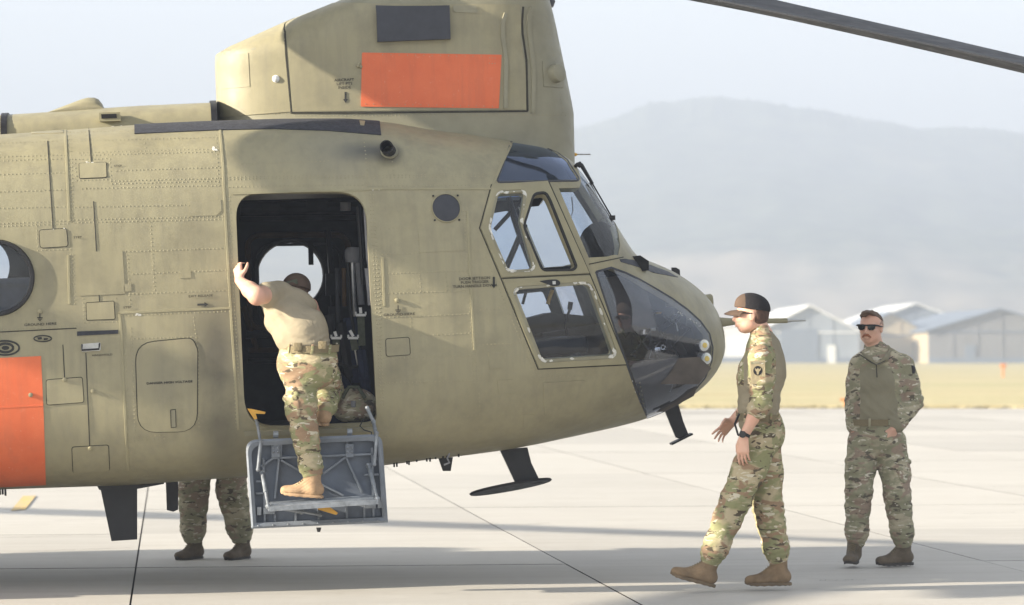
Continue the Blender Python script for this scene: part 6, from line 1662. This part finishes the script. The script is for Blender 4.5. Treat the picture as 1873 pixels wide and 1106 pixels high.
# ================================================================== the walking man (profile, facing the nose)
Y1 = 18.62
W = lambda px, py, dy=0.0: at(px, py, Y1 + dy)
S1 = Y1 / FPX           # metres per pixel
def walking():
    base = Vector((W(1355, 1070).x, Y1, 0))
    J = dict(base=base, top=W(1376, 530), heel=W(1445, 1075), toe=W(1216, 1060), back=W(1440, 700))
    P = Person('man in brown and black cap walking toward the helicopter nose, wearing a black watch', J); P.camo = MAT['camo']
    f = Vector((-1, 0, 0)); UP = Vector((0, 0, 1)); near = Vector((0, -1, 0))
    hc = W(1373, 577); upv = Vector((0.02, 0, 1))
    # body (skin): head, neck, near arm with hand, far arm with hand, hidden trunk and legs inside the clothes
    F = Field(np.array((W(1290, 540).x, Y1 - 0.38, 0.12)), np.array((W(1440, 530).x, Y1 + 0.42, W(0, 530).z)), 0.0055)
    g, R = head_field(F, hc, f, upv, 0.97)
    nb = W(1394, 612, 0.0)
    F.path([hc + Vector((0.042, 0, -0.045)), W(1397, 610), W(1400, 640)], [0.053, 0.053, 0.062], 0.012)
    F.path([W(1394, 655), W(1392, 700), W(1385, 760)], [0.075, 0.09, 0.09], 0.05)
    # near arm (his left): shoulder, elbow, wrist
    sh, el, wr = W(1392, 655, -0.185), W(1392, 735, -0.235), W(1361, 797, -0.23)
    F.path([sh, el, wr], [0.052, 0.044, 0.029], 0.02)
    F.limb(el, (el + wr) / 2, 0.042, 0.040, 0.01)
    hand_field(F, wr + (wr - el).normalized() * 0.01, W(1360, 840, -0.24) - wr, Vector((-0.75, 0.35, -0.2)), Vector((0.3, 1, 0)), 0.98, curl=(0.30, 0.34, 0.38, 0.42), thumb=(0.45, 0.25), spread=0.05)
    # far arm swings forward
    sh2, el2, wr2 = W(1392, 655, 0.19), W(1374, 735, 0.24), W(1340, 770, 0.20)
    F.path([sh2, el2, wr2], [0.052, 0.042, 0.029], 0.02)
    hand_field(F, wr2, W(1303, 806, 0.14) - wr2, Vector((-0.3, -0.35, 0.8)), Vector((0.2, -0.9, 0.35)), 0.98, curl=(0.10, 0.18, 0.24, 0.30), thumb=(0.8, 0.3), spread=0.16)
    hipn, hipf = W(1396, 800, -0.085), W(1396, 800, 0.085)
    kn, an = W(1345, 915, -0.09), W(1300, 1022, -0.09)         # near leg strides forward
    kf, af = W(1405, 930, 0.09), W(1423, 1020, 0.10)           # far leg behind
    F.path([W(1392, 775), hipn, kn, an], [0.08, 0.075, 0.052, 0.035], 0.04); F.path([W(1392, 775), hipf, kf, af], [0.08, 0.075, 0.052, 0.035], 0.04)
    P.add(F, 'body', MAT['skin'])
    # hair under the cap
    H = Field(np.array(hc) - 0.2, np.array(hc) + 0.2, 0.005); H.ell(g(-0.016, 0, 0.020), np.array((0.101, 0.0815, 0.085)), R, 0.01); H.ell(g(-0.052, 0, -0.020), np.array((0.048, 0.066, 0.044)), R, 0.03)
    H.cut(g(-0.024, 0, 0), (f * 1.0 + upv * 0.1)); H.cut(g(-0.05, 0, -0.066), -(UP * 1.0 + f * 0.35)); H.ell(g(-0.006, -0.085, -0.004), (0.024, 0.02, 0.036), R, 0.004, sub=True); H.ell(g(-0.006, 0.085, -0.004), (0.024, 0.02, 0.036), R, 0.004, sub=True)
    P.add(H, 'hair', MAT['hair_short'])
    cap(P, g, R, hc, f, upv, MAT['cap_brown'], MAT['cap_black'])
    m = MB(); o2 = P.o
    for e in (-1, 1): m.tube([g(0.094, e * 0.028, 0.016) - o2, g(0.082, e * 0.062, 0.016) - o2, g(-0.002, e * 0.082, 0.014) - o2], 0.0042, 6)
    m.ball(g(0.094, 0.030, 0.008) - o2, 0.018, 10, (0.35, 1, 0.8)); m.ball(g(0.094, -0.030, 0.008) - o2, 0.018, 10, (0.35, 1, 0.8)); m.build('glasses', MAT['black'], P.root)
    # shirt: tan torso, camouflage sleeves and yoke
    A = Field(np.array((W(1325, 0).x, Y1 - 0.36, W(0, 812).z)), np.array((W(1450, 0).x, Y1 + 0.38, W(0, 596).z)), 0.0065)
    sd = (0, 1, 0)
    A.path([W(1394, 640), W(1393, 690), W(1388, 740), W(1384, 772)], [0.105, 0.128, 0.118, 0.112], 0.05, (sd, 0.70))
    A.ell(W(1410, 668), (0.085, 0.165, 0.13), None, 0.05); A.ell(W(1372, 690), (0.075, 0.13, 0.13), None, 0.05)
    A.path([W(1391, 607), W(1398, 632)], [0.066, 0.095], 0.03)                              # collar
    A.path([sh, sh + (el - sh) * 0.5, el], [0.082, 0.077, 0.068], 0.035); cuff = el + (wr - el) * 0.22
    A.path([el, cuff], [0.066, 0.064], 0.02)
    A.path([sh2, sh2 + (el2 - sh2) * 0.5, el2, el2 + (wr2 - el2) * 0.2], [0.080, 0.075, 0.066, 0.062], 0.035)
    A.warp(lambda Q: folds(Q, [(el + Vector((0, 0, 0.05)), el - sh, 0.12, 0.0085, 0.045), (W(1385, 765), (0.2, 0, 1), 0.15, 0.006, 0.05), (W(1400, 690, 0.0), (0.6, 0, 1), 0.14, 0.003, 0.07)], 21, 0.003))
    shn, eln = np.array(sh), np.array(el)
    def pk(Q):
        out = np.zeros(len(Q))
        x = Q[:, 0]; z = Q[:, 2]; y = Q[:, 1]
        arm = np.linalg.norm(Q - (shn + np.clip(((Q - shn) @ (eln - shn)) / ((eln - shn) @ (eln - shn)), -0.2, 1.4)[:, None] * (eln - shn)), axis=1)
        z0 = W(0, 700).z
        a = (arm < 0.093) & (y < Y1 - 0.105 - 0.05 * (z > W(0, 640).z) * 0)
        yoke = (z > W(0, 650).z) & (x < W(1408, 0).x)
        frontside = (x < W(1357, 0).x) & (z > W(0, 705).z)
        farm = y > Y1 + 0.12
        out[a | yoke | frontside | farm] = 1; return out
    shirt = P.add(A, 'shirt', [MAT['torso_tan'], MAT['camo']], pick=pk)
    # rolled cuff
    C = Field(np.array(cuff) - 0.13, np.array(cuff) + 0.13, 0.006); dd = (wr - el).normalized()
    C.limb(cuff - dd * 0.035, cuff + dd * 0.02, 0.069, 0.067, 0.01); C.cut(cuff + dd * 0.03, dd); C.cut(cuff - dd * 0.04, -dd); C.warp(lambda Q: folds(Q, [(cuff, dd, 0.08, 0.004, 0.03)], 5, 0.003)); P.add(C, 'cuff', MAT['camo']).parent = shirt
    trousers(P, W(1396, 790), (0.152, 0.128), [(hipn, kn, an), (hipf, kf, af)], MAT['camo'], W(1389, 757), 31, (0.150, 0.124), across=(0, 1, 0), bulk=1.07, pocket_side=[(0.1, -1, 0), (0.1, 1, 0)])
    belt(P, W(1387, 763), (0, 1, 0), (0.05, 0, 1), 0.170, 0.129, MAT['belt'])
    m = MB(); c = W(1417, 755, -0.06) - P.o; m.box(c, (0.025, 0.04, 0.07), bev=0.006); m.build('belt_pouch', MAT['black'], P.root)
    m = MB(); m.tube([W(1352, 757, -0.10) - P.o, W(1344, 775, -0.14) - P.o, W(1350, 795, -0.16) - P.o, W(1360, 800, -0.13) - P.o], 0.007, 8); m.build('lanyard', MAT['black'], P.root)
    td = Vector((-0.955, -0.03, 0.255)); boot(P, W(1293, 1040, -0.09), td, (0.27, 0, 1), 'boot', MAT['boot'], MAT['sole'], shaft_to=an + (kn - an).normalized() * 0.05)
    boot(P, W(1424, 1041, 0.10), (-1, 0.06, -0.02), (0, 0, 1), 'boot', MAT['boot'], MAT['sole'], shaft_to=af + Vector((0, 0, 0.05)))
    # watch, ring, sleeve patch and tabs
    ax = (wr - el).normalized(); wc = wr - ax * 0.012
    m = MB(); m.tube([wc - ax * 0.010 - P.o, wc + ax * 0.010 - P.o], 0.0345, 18); wt_ = m.build('watch_strap', MAT['rubber'], P.root)
    m = MB(); nn = (near - ax * near.dot(ax)).normalized(); nn = (nn + Vector((-0.5, 0, 0))).normalized(); m.tube([wc + nn * 0.030 - P.o, wc + nn * 0.043 - P.o], 0.021, 18); m.build('watch_case', MAT['black'], wt_)
    pc = W(1382, 676, 0); yb = Y1 - 0.185 - 0.098
    def face(poly, z, mt, nm, par):
        m = MB(); m.prism([W(a, b, 0) + Vector((0, yb - z - Y1 + 0.006 * 0, 0)) - P.o for a, b in poly], (0, 0.014, 0)); return m.build(nm, mt, par, False)
    pt = face([(1365, 660), (1392, 658), (1393, 700), (1367, 702)], 0.008, MAT['patch'], 'shoulder_patch', shirt)
    face(circ(1379, 677, 8, 8.6, 22), 0.0095, MAT['black'], 'bull_emblem', pt)
    face([(1373.5, 671), (1376, 675), (1378, 673), (1380, 673), (1382, 675), (1384.5, 671), (1384, 676), (1381.5, 678.5), (1380.5, 684), (1377.5, 684), (1376.5, 678.5), (1374, 676)], 0.011, MAT['patch'], 'bull_emblem', pt)
    face([(1367, 662), (1378, 660), (1389, 662), (1389, 665.5), (1378, 664), (1367, 665.5)], 0.0095, MAT['camo_dark'], 'tab', pt)
walking()

# ================================================================== the standing man in sunglasses
Y2 = 20.75
def standing():
    Wd = lambda px, py, dy=0.0: at(px, py, Y2 + dy)
    base = Vector((Wd(1605, 1030).x, Y2, 0))
    J = dict(base=base, a=Wd(1530, 560), b=Wd(1690, 1035))
    P = Person('man in dark sunglasses with a moustache standing hands in pockets, camouflage shirt and trousers', J); P.camo = MAT['camo_dark']
    fh = Vector((-0.42, -0.90, -0.03)); UP = Vector((0, 0, 1)); fb = Vector((-0.30, -0.95, 0)).normalized(); rb = fb.cross(UP)   # rb: his right side = photo left
    hc = Wd(1593, 600); upv = Vector((0.02, 0, 1))
    F = Field(np.array((Wd(1535, 0).x, Y2 - 0.4, 0.1)), np.array((Wd(1690, 0).x, Y2 + 0.35, Wd(0, 555).z)), 0.0055)
    g, R = head_field(F, hc, fh, upv, 0.98, 1.1)
    F.path([hc + Vector((0.005, 0.02, -0.05)), Wd(1601, 638, 0.02), Wd(1606, 655, 0.02)], [0.062, 0.062, 0.07], 0.02)
    c = Wd(1608, 690); F.path([c, Wd(1600, 750)], [0.095, 0.095], 0.05, (rb, 0.75))
    shR, elR, wrR = Wd(1572, 668, 0.0), Wd(1564, 735, 0.10), Wd(1562, 785, -0.02)
    shL, elL, wrL = Wd(1652, 668, 0.0), Wd(1669, 735, 0.02), Wd(1637, 782, -0.12)
    for a, b, w in ((shR, elR, wrR), (shL, elL, wrL)): F.path([a, b, w], [0.05, 0.044, 0.030], 0.02)
    hand_field(F, wrL, Wd(1622, 815, -0.10) - wrL, Vector((-0.7, -0.5, 0.3)), Vector((-0.2, 0.9, -0.3)), 0.98, curl=(0.2, 0.2, 0.2, 0.2), thumb=(0.5, 0.3), spread=0.03)
    hand_field(F, wrR, Vector((0.1, 0.0, -1)), Vector((0.5, -0.8, 0)), Vector((1, 0, 0)), 0.95, curl=(0.2, 0.2, 0.2, 0.2))
    hR, kR, aR = Wd(1578, 808, 0.0), Wd(1571, 900, -0.05), Wd(1566, 990, 0.02)
    hL, kL, aL = Wd(1630, 808, 0.02), Wd(1641, 905, -0.06), Wd(1652, 990, 0.0)
    F.path([Wd(1600, 785), hR, kR, aR], [0.09, 0.07, 0.05, 0.035], 0.04); F.path([Wd(1600, 785), hL, kL, aL], [0.09, 0.07, 0.05, 0.035], 0.04)
    P.add(F, 'body', MAT['skin2'])
    H = Field(np.array(hc) - 0.2, np.array(hc) + 0.2, 0.0045)
    H.ell(g(-0.010, 0, 0.034), np.array((0.101, 0.080, 0.086)), R, 0.01); H.ell(g(0.046, 0.006, 0.104), np.array((0.050, 0.050, 0.022)), R, 0.02)
    H.cut(g(0.020, 0, 0.072), Vector(fh) * 0.42 - UP * 0.9)
    H.limb(g(0.075, 0.02, 0.098), g(0.100, 0.045, 0.090), 0.016, 0.006, 0.015)
    H.warp(lambda Q: 0.0060 * fbm(Q, 60, 4, (1.2, 1.2, 0.4)) + 0.0035 * fbm(Q, 150, 8))
    P.add(H, 'hair', MAT['hair'], sm=0)
    # cropped sides
    H = Field(np.array(hc) - 0.2, np.array(hc) + 0.2, 0.005); H.ell(g(-0.020, 0, 0.022), np.array((0.0945, 0.0795, 0.082)), R, 0.01); H.cut(g(0.030, 0, 0), Vector(fh)); H.cut(g(0, 0, -0.045), -UP)
    for e in (-1, 1): H.ell(g(0.002, e * 0.085, -0.004), (0.030, 0.02, 0.036), R, 0.004, sub=True)
    P.add(H, 'cropped_hair', skin_mat('shaved_hair', (0.30, 0.185, 0.13), (0.25, 0.14, 0.10)))
    o2 = P.o
    # sunglasses: curved wide frame with two lenses
    m = MB()
    for e in (-1, 1): m.tube([g(0.092, e * 0.066, 0.022) - o2, g(0.075, e * 0.079, 0.020) - o2, g(0.0, e * 0.083, 0.012) - o2], [0.0075, 0.006, 0.0045], 6)
    m.tube([g(0.099, -0.066, 0.025) - o2, g(0.107, -0.03, 0.025) - o2, g(0.108, 0, 0.023) - o2, g(0.107, 0.03, 0.025) - o2, g(0.099, 0.066, 0.025) - o2], 0.0052, 8)
    sg = m.build('sunglasses', MAT['black'], P.root)
    for e in (-1, 1):
        Pn = [(0.1065, 0.008, 0.024), (0.1055, 0.034, 0.026), (0.098, 0.064, 0.024), (0.0985, 0.062, 0.0), (0.103, 0.048, -0.012), (0.106, 0.024, -0.012), (0.108, 0.012, -0.002)]
        m = MB(); m.prism([g(a, e * b, d) - o2 for a, b, d in Pn], -Vector(fh).normalized() * 0.004); m.build('lens', MAT['lens'], sg, False)
    M = Field(np.array(hc) - 0.16, np.array(hc) + 0.16, 0.0035); M.path([g(0.094, -0.030, -0.060), g(0.103, -0.012, -0.047), g(0.104, 0, -0.046), g(0.103, 0.012, -0.047), g(0.094, 0.030, -0.060)], [0.006, 0.0085, 0.008, 0.0085, 0.006], 0.004)
    M.warp(lambda Q: 0.0016 * fbm(Q, 260, 4)); P.add(M, 'moustache', MAT['moustache'], sm=0)
    # shirt
    A = Field(np.array((Wd(1530, 0).x, Y2 - 0.36, Wd(0, 815).z)), np.array((Wd(1700, 0).x, Y2 + 0.36, Wd(0, 622).z)), 0.0065)
    A.path([Wd(1608, 662), Wd(1606, 700), Wd(1601, 745), Wd(1596, 772)], [0.115, 0.138, 0.128, 0.122], 0.05, (rb, 0.74))
    A.ell(Wd(1610, 664), (0.185, 0.10, 0.075), [[rb[i], fb[i], UP[i]] for i in range(3)], 0.05)
    A.path([shR, (shR + elR) / 2, elR, elR + (wrR - elR) * 0.88], [0.074, 0.070, 0.064, 0.052], 0.035)
    A.path([shL, (shL + elL) / 2, elL, elL + (wrL - elL) * 0.88], [0.080, 0.077, 0.070, 0.056], 0.035)
    A.path([Wd(1602, 640, 0.02), Wd(1606, 655, 0.02)], [0.072, 0.10], 0.03)
    A.warp(lambda Q: folds(Q, [(elL, elL - shL, 0.13, 0.0085, 0.05), (elR, elR - shR, 0.12, 0.007, 0.05), (wrL + (elL - wrL) * 0.3, wrL - elL, 0.09, 0.007, 0.035), (Wd(1590, 740), (1, 0, 1.2), 0.16, 0.0045, 0.06), (Wd(1640, 690), (1, 0, 0.4), 0.10, 0.004, 0.06)], 41, 0.003))
    xl, xr = Wd(1566, 0).x, Wd(1628, 0).x; zt = Wd(0, 672).z
    def pk(Q):
        x, y, z = Q[:, 0], Q[:, 1], Q[:, 2]; wob = 0.006 * np.sin(z * 40)
        xrr = xr - (z - Wd(0, 690).z) * 0.15 + wob
        tan_ = (x > xl + 0.012) & (x < xrr) & (z < zt + 0.01 * np.sin(x * 50)) & (y < Y2 + 0.0)
        return np.where(tan_, 0, 1)
    shirt = P.add(A, 'shirt', [MAT['torso_olive'], MAT['camo_dark']], pick=pk)
    # spread collar with zip
    G = Field(np.array(Wd(1603, 655)) - 0.2, np.array(Wd(1603, 655)) + 0.2, 0.005)
    G.path([Wd(1604, 668, -0.155), Wd(1590, 656, -0.135), Wd(1578, 646, -0.10)], [0.008, 0.022, 0.010], 0.01, (Vector((0.2, 1, 0.3)), 2.2))
    G.path([Wd(1604, 668, -0.155), Wd(1620, 656, -0.140), Wd(1629, 643, -0.07), Wd(1624, 634, -0.02)], [0.008, 0.024, 0.024, 0.014], 0.01, (Vector((-0.4, 1, 0.3)), 2.2))
    P.add(G, 'collar', MAT['torso_olive']).parent = shirt
    C = Field(np.array(Wd(1603, 640)) - 0.18, np.array(Wd(1603, 640)) + 0.18, 0.006); C.path([Wd(1601, 634, 0.035), Wd(1606, 652, 0.03)], [0.080, 0.092], 0.02); C.cut(Wd(1601, 632, 0.03), Vector((0.10, 0.55, 0.8))); C.cut(Wd(1605, 660), -UP); P.add(C, 'collar', MAT['torso_olive']).parent = shirt
    m = MB(); m.tube([Wd(1571, 647, -0.115) - o2, Wd(1590, 660, -0.150) - o2, Wd(1603, 667, -0.158) - o2, Wd(1604, 690, -0.145) - o2], 0.0035, 6); m.tube([Wd(1603, 667, -0.158) - o2, Wd(1618, 660, -0.15) - o2, Wd(1633, 652, -0.11) - o2], 0.0035, 6); m.build('zip', MAT['black'], shirt)
    trousers(P, Wd(1602, 800), (0.165, 0.120), [(hR, kR, aR), (hL, kL, aL)], MAT['camo_dark'], Wd(1597, 765), 51, (0.168, 0.127), across=tuple(-rb), bulk=1.04, pocket_side=[(-1, 0.3, 0), (0.75, -0.75, 0)])
    belt(P, Wd(1597, 772), tuple(rb), (0.0, 0, 1), 0.174, 0.134, MAT['belt'])
    boot(P, Wd(1562, 1003, 0.0) , (-0.30, -0.95, 0), UP, 'boot', MAT['boot_dark'], MAT['sole_dark'], shaft_to=aR + Vector((0, 0, 0.05)))
    boot(P, Wd(1652, 1007, 0.02), (-0.92, -0.38, 0), UP, 'boot', MAT['boot_dark'], MAT['sole_dark'], shaft_to=aL + Vector((0, 0, 0.05)))
    m = MB(); m.prism([Wd(a, b, -0.065) - o2 for a, b in circ(1668, 676, 4.5, 8, 18)], (0.010, 0.012, 0)); m.build('shoulder_patch', MAT['black'], shirt, False)
standing()

# ================================================================== the man climbing in through the side door
def climbing():
    YB = float((AIR @ Vector((L(560, 700, -1.46)))).y)
    Wd = lambda px, py, dy=0.0: at(px, py, YB + dy)
    tz = (AIR @ TREAD); 
    base = Vector((Wd(560, 905).x, YB - 0.10, tz.z))
    J = dict(base=base, a=Wd(430, 490), b=Wd(620, 905))
    P = Person('man in sand tee climbing in at the side door, one foot on the step', J); P.camo = MAT['camo']
    UP = Vector((0, 0, 1)); f = Vector((0.35, 0.93, 0)).normalized()
    hc = Wd(541, 540, 0.42); fh = Vector((0.20, 0.93, -0.30)).normalized(); upv = Vector((0.12, 0.30, 0.95))
    F = Field(np.array((Wd(425, 0).x, YB - 0.35, Wd(0, 890).z)), np.array((Wd(640, 0).x, YB + 0.75, Wd(0, 485).z)), 0.006)
    g, R = head_field(F, hc, fh, upv, 0.98)
    F.path([hc + Vector((0, -0.02, -0.05)), Wd(537, 562, 0.30)], [0.06, 0.07], 0.02)
    F.path([Wd(530, 575, 0.22), Wd(560, 640, 0.02)], [0.10, 0.11], 0.05)
    shL, elL, wrL = Wd(500, 537, 0.14), Wd(470, 541, -0.12), Wd(438, 513, 0.02)
    F.path([shL, elL], [0.058, 0.056], 0.02); F.path([elL, (elL * 0.6 + wrL * 0.4), wrL], [0.053, 0.049, 0.030], 0.02)
    hand_field(F, wrL, Wd(435, 492, 0.05) - wrL, Vector((0.5, -0.6, 0.3)), Vector((0.4, 0.8, 0)), 0.98, curl=(0.55, 0.6, 0.62, 0.65), thumb=(0.7, 0.5), spread=0.05)
    shR, elR, wrR = Wd(566, 560, 0.32), Wd(580, 600, 0.52), Wd(578, 640, 0.72)
    F.path([shR, elR, wrR], [0.055, 0.048, 0.03], 0.02)
    hand_field(F, wrR, Vector((0.1, 0.8, 0.3)), Vector((-1, 0, 0)), Vector((0, 1, 0)), 0.95, curl=(0.4, 0.4, 0.4, 0.4))
    hL, kL, aL = Wd(548, 690, -0.03), Wd(556, 785, -0.10), Wd(572, 870, -0.10)
    hR, kR, aR = Wd(583, 668, 0.06), Wd(603, 712, 0.44), Wd(592, 750, 0.10)
    F.path([Wd(560, 655), hL, kL, aL], [0.10, 0.08, 0.05, 0.035], 0.04); F.path([Wd(560, 655), hR, kR, aR], [0.10, 0.08, 0.05, 0.035], 0.04)
    P.add(F, 'body', MAT['skin2'])
    H = Field(np.array(hc) - 0.2, np.array(hc) + 0.2, 0.006); H.ell(g(-0.014, 0, 0.010), np.array((0.100, 0.080, 0.085)), R, 0.01); H.cut(g(0.015, 0, 0), fh); H.cut(g(0, 0, -0.055), -UP); P.add(H, 'hair', MAT['hair'])
    cp = cap(P, g, R, hc, fh, upv, MAT['cap_brown'], MAT['cap_brown'])
    m = MB(); m.box(g(-0.118, 0.0, 0.045) - P.o, (0.075, 0.012, 0.030), Matrix([[R[1][i] for i in range(3)], [R[0][i] for i in range(3)], [R[2][i] for i in range(3)]]).transposed(), bev=0.002); m.build('cap_label', MAT['olive'], cp)
    # tee
    A = Field(np.array((Wd(435, 0).x, YB - 0.34, Wd(0, 668).z)), np.array((Wd(640, 0).x, YB + 0.72, Wd(0, 500).z)), 0.0065)
    ac = Vector((0.95, -0.32, 0)).normalized()
    A.path([Wd(528, 553, 0.18), Wd(529, 585, 0.09), Wd(548, 615, 0.0), Wd(560, 636, -0.01)], [0.096, 0.113, 0.115, 0.116], 0.05, (ac, 0.78))
    A.ell(Wd(530, 560, 0.20), (0.168, 0.10, 0.085), None, 0.06)
    A.ell(Wd(577, 603, 0.03), (0.068, 0.085, 0.115), None, 0.06)
    A.path([shL + Vector((0.03, 0, 0)), shL + (elL - shL) * 0.40], [0.084, 0.078], 0.04); A.path([shR - Vector((0.03, 0, 0)), shR + (elR - shR) * 0.6], [0.068, 0.065], 0.04)
    A.path([Wd(538, 548, 0.30), Wd(537, 560, 0.28)], [0.07, 0.09], 0.03)
    A.cut(shL + (elL - shL) * 0.46 , (elL - shL) + Vector((0, 0, -0.02))) if False else None
    A.warp(lambda Q: folds(Q, [(Wd(590, 640, -0.05), (-0.5, 0, 1), 0.10, 0.006, 0.035), (Wd(520, 580, -0.05), (1, 0, 0.8), 0.10, 0.005, 0.06), (Wd(560, 640, -0.12), (0.2, 0, 1), 0.12, 0.004, 0.05)], 61, 0.0028))
    P.add(A, 'tee_shirt', MAT['tee'])
    def ex(Fd):
        Fd.ell(Wd(585, 665, 0.0), (0.10, 0.11, 0.12), None, 0.05); Fd.ell(Wd(537, 668, -0.02), (0.09, 0.10, 0.12), None, 0.05)
    trousers(P, Wd(562, 668), (0.165, 0.13), [(hL, kL, aL), (hR, kR, aR)], MAT['camo'], Wd(567, 634, 0.0), 71, (0.175, 0.138), across=tuple(ac), bulk=0.91, extra=ex, pocket_side=[(-0.75, -0.65, 0), (1, 0.2, 0)])
    belt(P, Wd(566, 637), tuple(ac), Wd(566, 632, -0.01) - Wd(562, 668, 0), 0.181, 0.147, MAT['belt'])
    for (a, b) in ((545, 634), (590, 631)):
        m = MB(); m.box(Wd(a, b, -0.15) - P.o, (0.05, 0.02, 0.05), bev=0.006); m.build('belt_pouch', MAT['belt'], P.root)
    boot(P, Wd(572, 882, -0.12), (-0.66, 0.1, 0.05), UP, 'boot', MAT['boot_light'], MAT['boot_light'], shaft_to=aL + Vector((0, 0, 0.08)), sc=0.92)
    boot(P, Wd(592, 752, 0.10), (-0.15, 1, 0), UP, 'boot', MAT['boot_light'], MAT['boot_light'], shaft_to=aR + (kR - aR).normalized() * 0.09, sc=0.9)
climbing()

# ================================================================== the man standing behind the fuselage, legs showing below
def behind():
    Y4 = 21.55; Wd = lambda px, py, dy=0.0: at(px, py, Y4 + dy)
    zf = 0.0
    base = Vector((Wd(397, 1030).x, Y4, 0))
    J = dict(base=base, a=Wd(330, 560), b=Wd(470, 1035))
    P = Person('man standing behind the helicopter, only his camouflage legs and boots showing below the belly', J); P.camo = MAT['camo_dark']
    UP = Vector((0, 0, 1)); f = Vector((-0.1, 1, 0)).normalized()
    hc = Wd(400, 0); hc = Vector((Wd(400, 0).x, Y4 + 0.02, 1.70))
    F = Field(np.array((hc.x - 0.42, Y4 - 0.3, 0.12)), np.array((hc.x + 0.42, Y4 + 0.45, 1.86)), 0.008)
    g, R = head_field(F, hc, f, UP, 0.98); X = hc.x
    F.path([hc + Vector((0, 0, -0.05)), (X, Y4, 1.50)], [0.06, 0.07], 0.02); F.path([(X, Y4, 1.42), (X, Y4, 1.10)], [0.13, 0.13], 0.05)
    for e in (-1, 1):
        s0, e0, w0 = Vector((X + e * 0.19, Y4, 1.43)), Vector((X + e * 0.27, Y4 + 0.03, 1.14)), Vector((X + e * 0.22, Y4 + 0.22, 1.02)); F.path([s0, e0, w0], [0.055, 0.046, 0.03], 0.02)
        hand_field(F, w0, Vector((-e * 0.3, 0.8, -0.1)), Vector((0, 0, 1)), Vector((-e, 0, 0)), 0.98)
    legs = [(Vector((X - 0.11, Y4, 0.92)), Wd(352, 950, 0.02), Wd(353, 1002, 0.0)), (Vector((X + 0.10, Y4, 0.92)), Wd(430, 945, -0.02), Wd(446, 1000, 0.0))]
    legs = [(legs[0][0], Vector((Wd(356, 0).x, Y4 - 0.02, 0.50)), Vector((Wd(355, 0).x, Y4, 0.16))), (legs[1][0], Vector((Wd(425, 0).x, Y4 - 0.02, 0.50)), Vector((Wd(443, 0).x, Y4, 0.16)))]
    for l in legs: F.path([Vector((X, Y4, 0.98)), *l], [0.12, 0.08, 0.05, 0.035], 0.04)
    P.add(F, 'body', MAT['skin'])
    A = Field(np.array((X - 0.42, Y4 - 0.25, 0.95)), np.array((X + 0.42, Y4 + 0.3, 1.6)), 0.009); A.path([(X, Y4, 1.44), (X, Y4, 1.02)], [0.15, 0.14], 0.05, ((0, 1, 0), 1.3)); A.ell((X, Y4, 1.42), (0.2, 0.12, 0.08), None, 0.05)
    for e in (-1, 1): A.path([Vector((X + e * 0.19, Y4, 1.43)), Vector((X + e * 0.27, Y4 + 0.03, 1.14)), Vector((X + e * 0.235, Y4 + 0.16, 1.06))], [0.08, 0.07, 0.06], 0.03)
    P.add(A, 'shirt', MAT['camo_dark'])
    trousers(P, (X, Y4, 0.93), (0.165, 0.13), legs, MAT['camo_dark'], Vector((X, Y4, 1.06)), 81, (0.158, 0.125), bulk=1.22, pocket_side=[(-1, -0.4, 0), (1, -0.4, 0)])
    H = Field(np.array(hc) - 0.2, np.array(hc) + 0.2, 0.008); H.ell(g(-0.012, 0, 0.035), np.array((0.104, 0.083, 0.09)), R, 0.01); H.cut(g(0.02, 0, 0.0), Vector(f) * 0.6 - UP * 0.8); P.add(H, 'hair', MAT['hair'])
    boot(P, Vector((Wd(359, 0).x, Y4, 0.1035)), (-0.55, -0.85, 0), UP, 'boot', MAT['boot_dark'], MAT['sole_dark'], shaft_to=legs[0][2] + Vector((0, 0, 0.05)))
    boot(P, Vector((Wd(446, 0).x, Y4, 0.1035)), (-0.5, -0.87, 0), UP, 'boot', MAT['boot_dark'], MAT['sole_dark'], shaft_to=legs[1][2] + Vector((0, 0, 0.05)))
behind()

# ================================================================== bags on the cabin floor
def bag(c, r, label, mat, seed):
    c = AIR @ Vector(c); root = empty('gear_bag', c); tag(root, label, 'bag')
    F = Field(np.array(c) - np.array(r) - 0.05, np.array(c) + np.array(r) + 0.05, 0.008)
    F.ell(c + Vector((0, 0, r[2] * 0.05)), r, None, 0.02); F.ell(c + Vector((0, -r[1] * 0.6, -r[2] * 0.2)), (r[0] * 0.8, r[1] * 0.6, r[2] * 0.6), None, 0.03)
    F.cut(c - Vector((0, 0, r[2] * 0.8)), (0, 0, -1)); F.warp(lambda Q: 0.010 * fbm(Q, 14, seed) + 0.005 * fbm(Q, 40, seed)); F.build('pack', mat, root, c)
    m = MB(); m.tube([(-r[0] * 0.5, -r[1] * 0.9, r[2] * 0.5), (-r[0] * 0.2, -r[1] * 1.0, r[2] * 1.1), (r[0] * 0.2, -r[1], r[2] * 1.1), (r[0] * 0.5, -r[1] * 0.9, r[2] * 0.5)], 0.012, 8); m.build('carry_strap', MAT['olive'], root)
    m = MB(); m.box((0.0, -r[1] * 1.18, 0.02), (0.03, 0.015, 0.04), bev=0.004); m.build('buckle', MAT['greyfoam'], root)
bag(LP(648, 744, -0.95), (0.145, 0.10, 0.115), 'small camouflage pack on the cabin floor beside the front door post', MAT['camo_dark'], 3)
bag(LP(600, 735, -0.55), (0.17, 0.15, 0.20), 'large dark bag on the cabin floor, behind the small camouflage pack', MAT['navy'], 5)
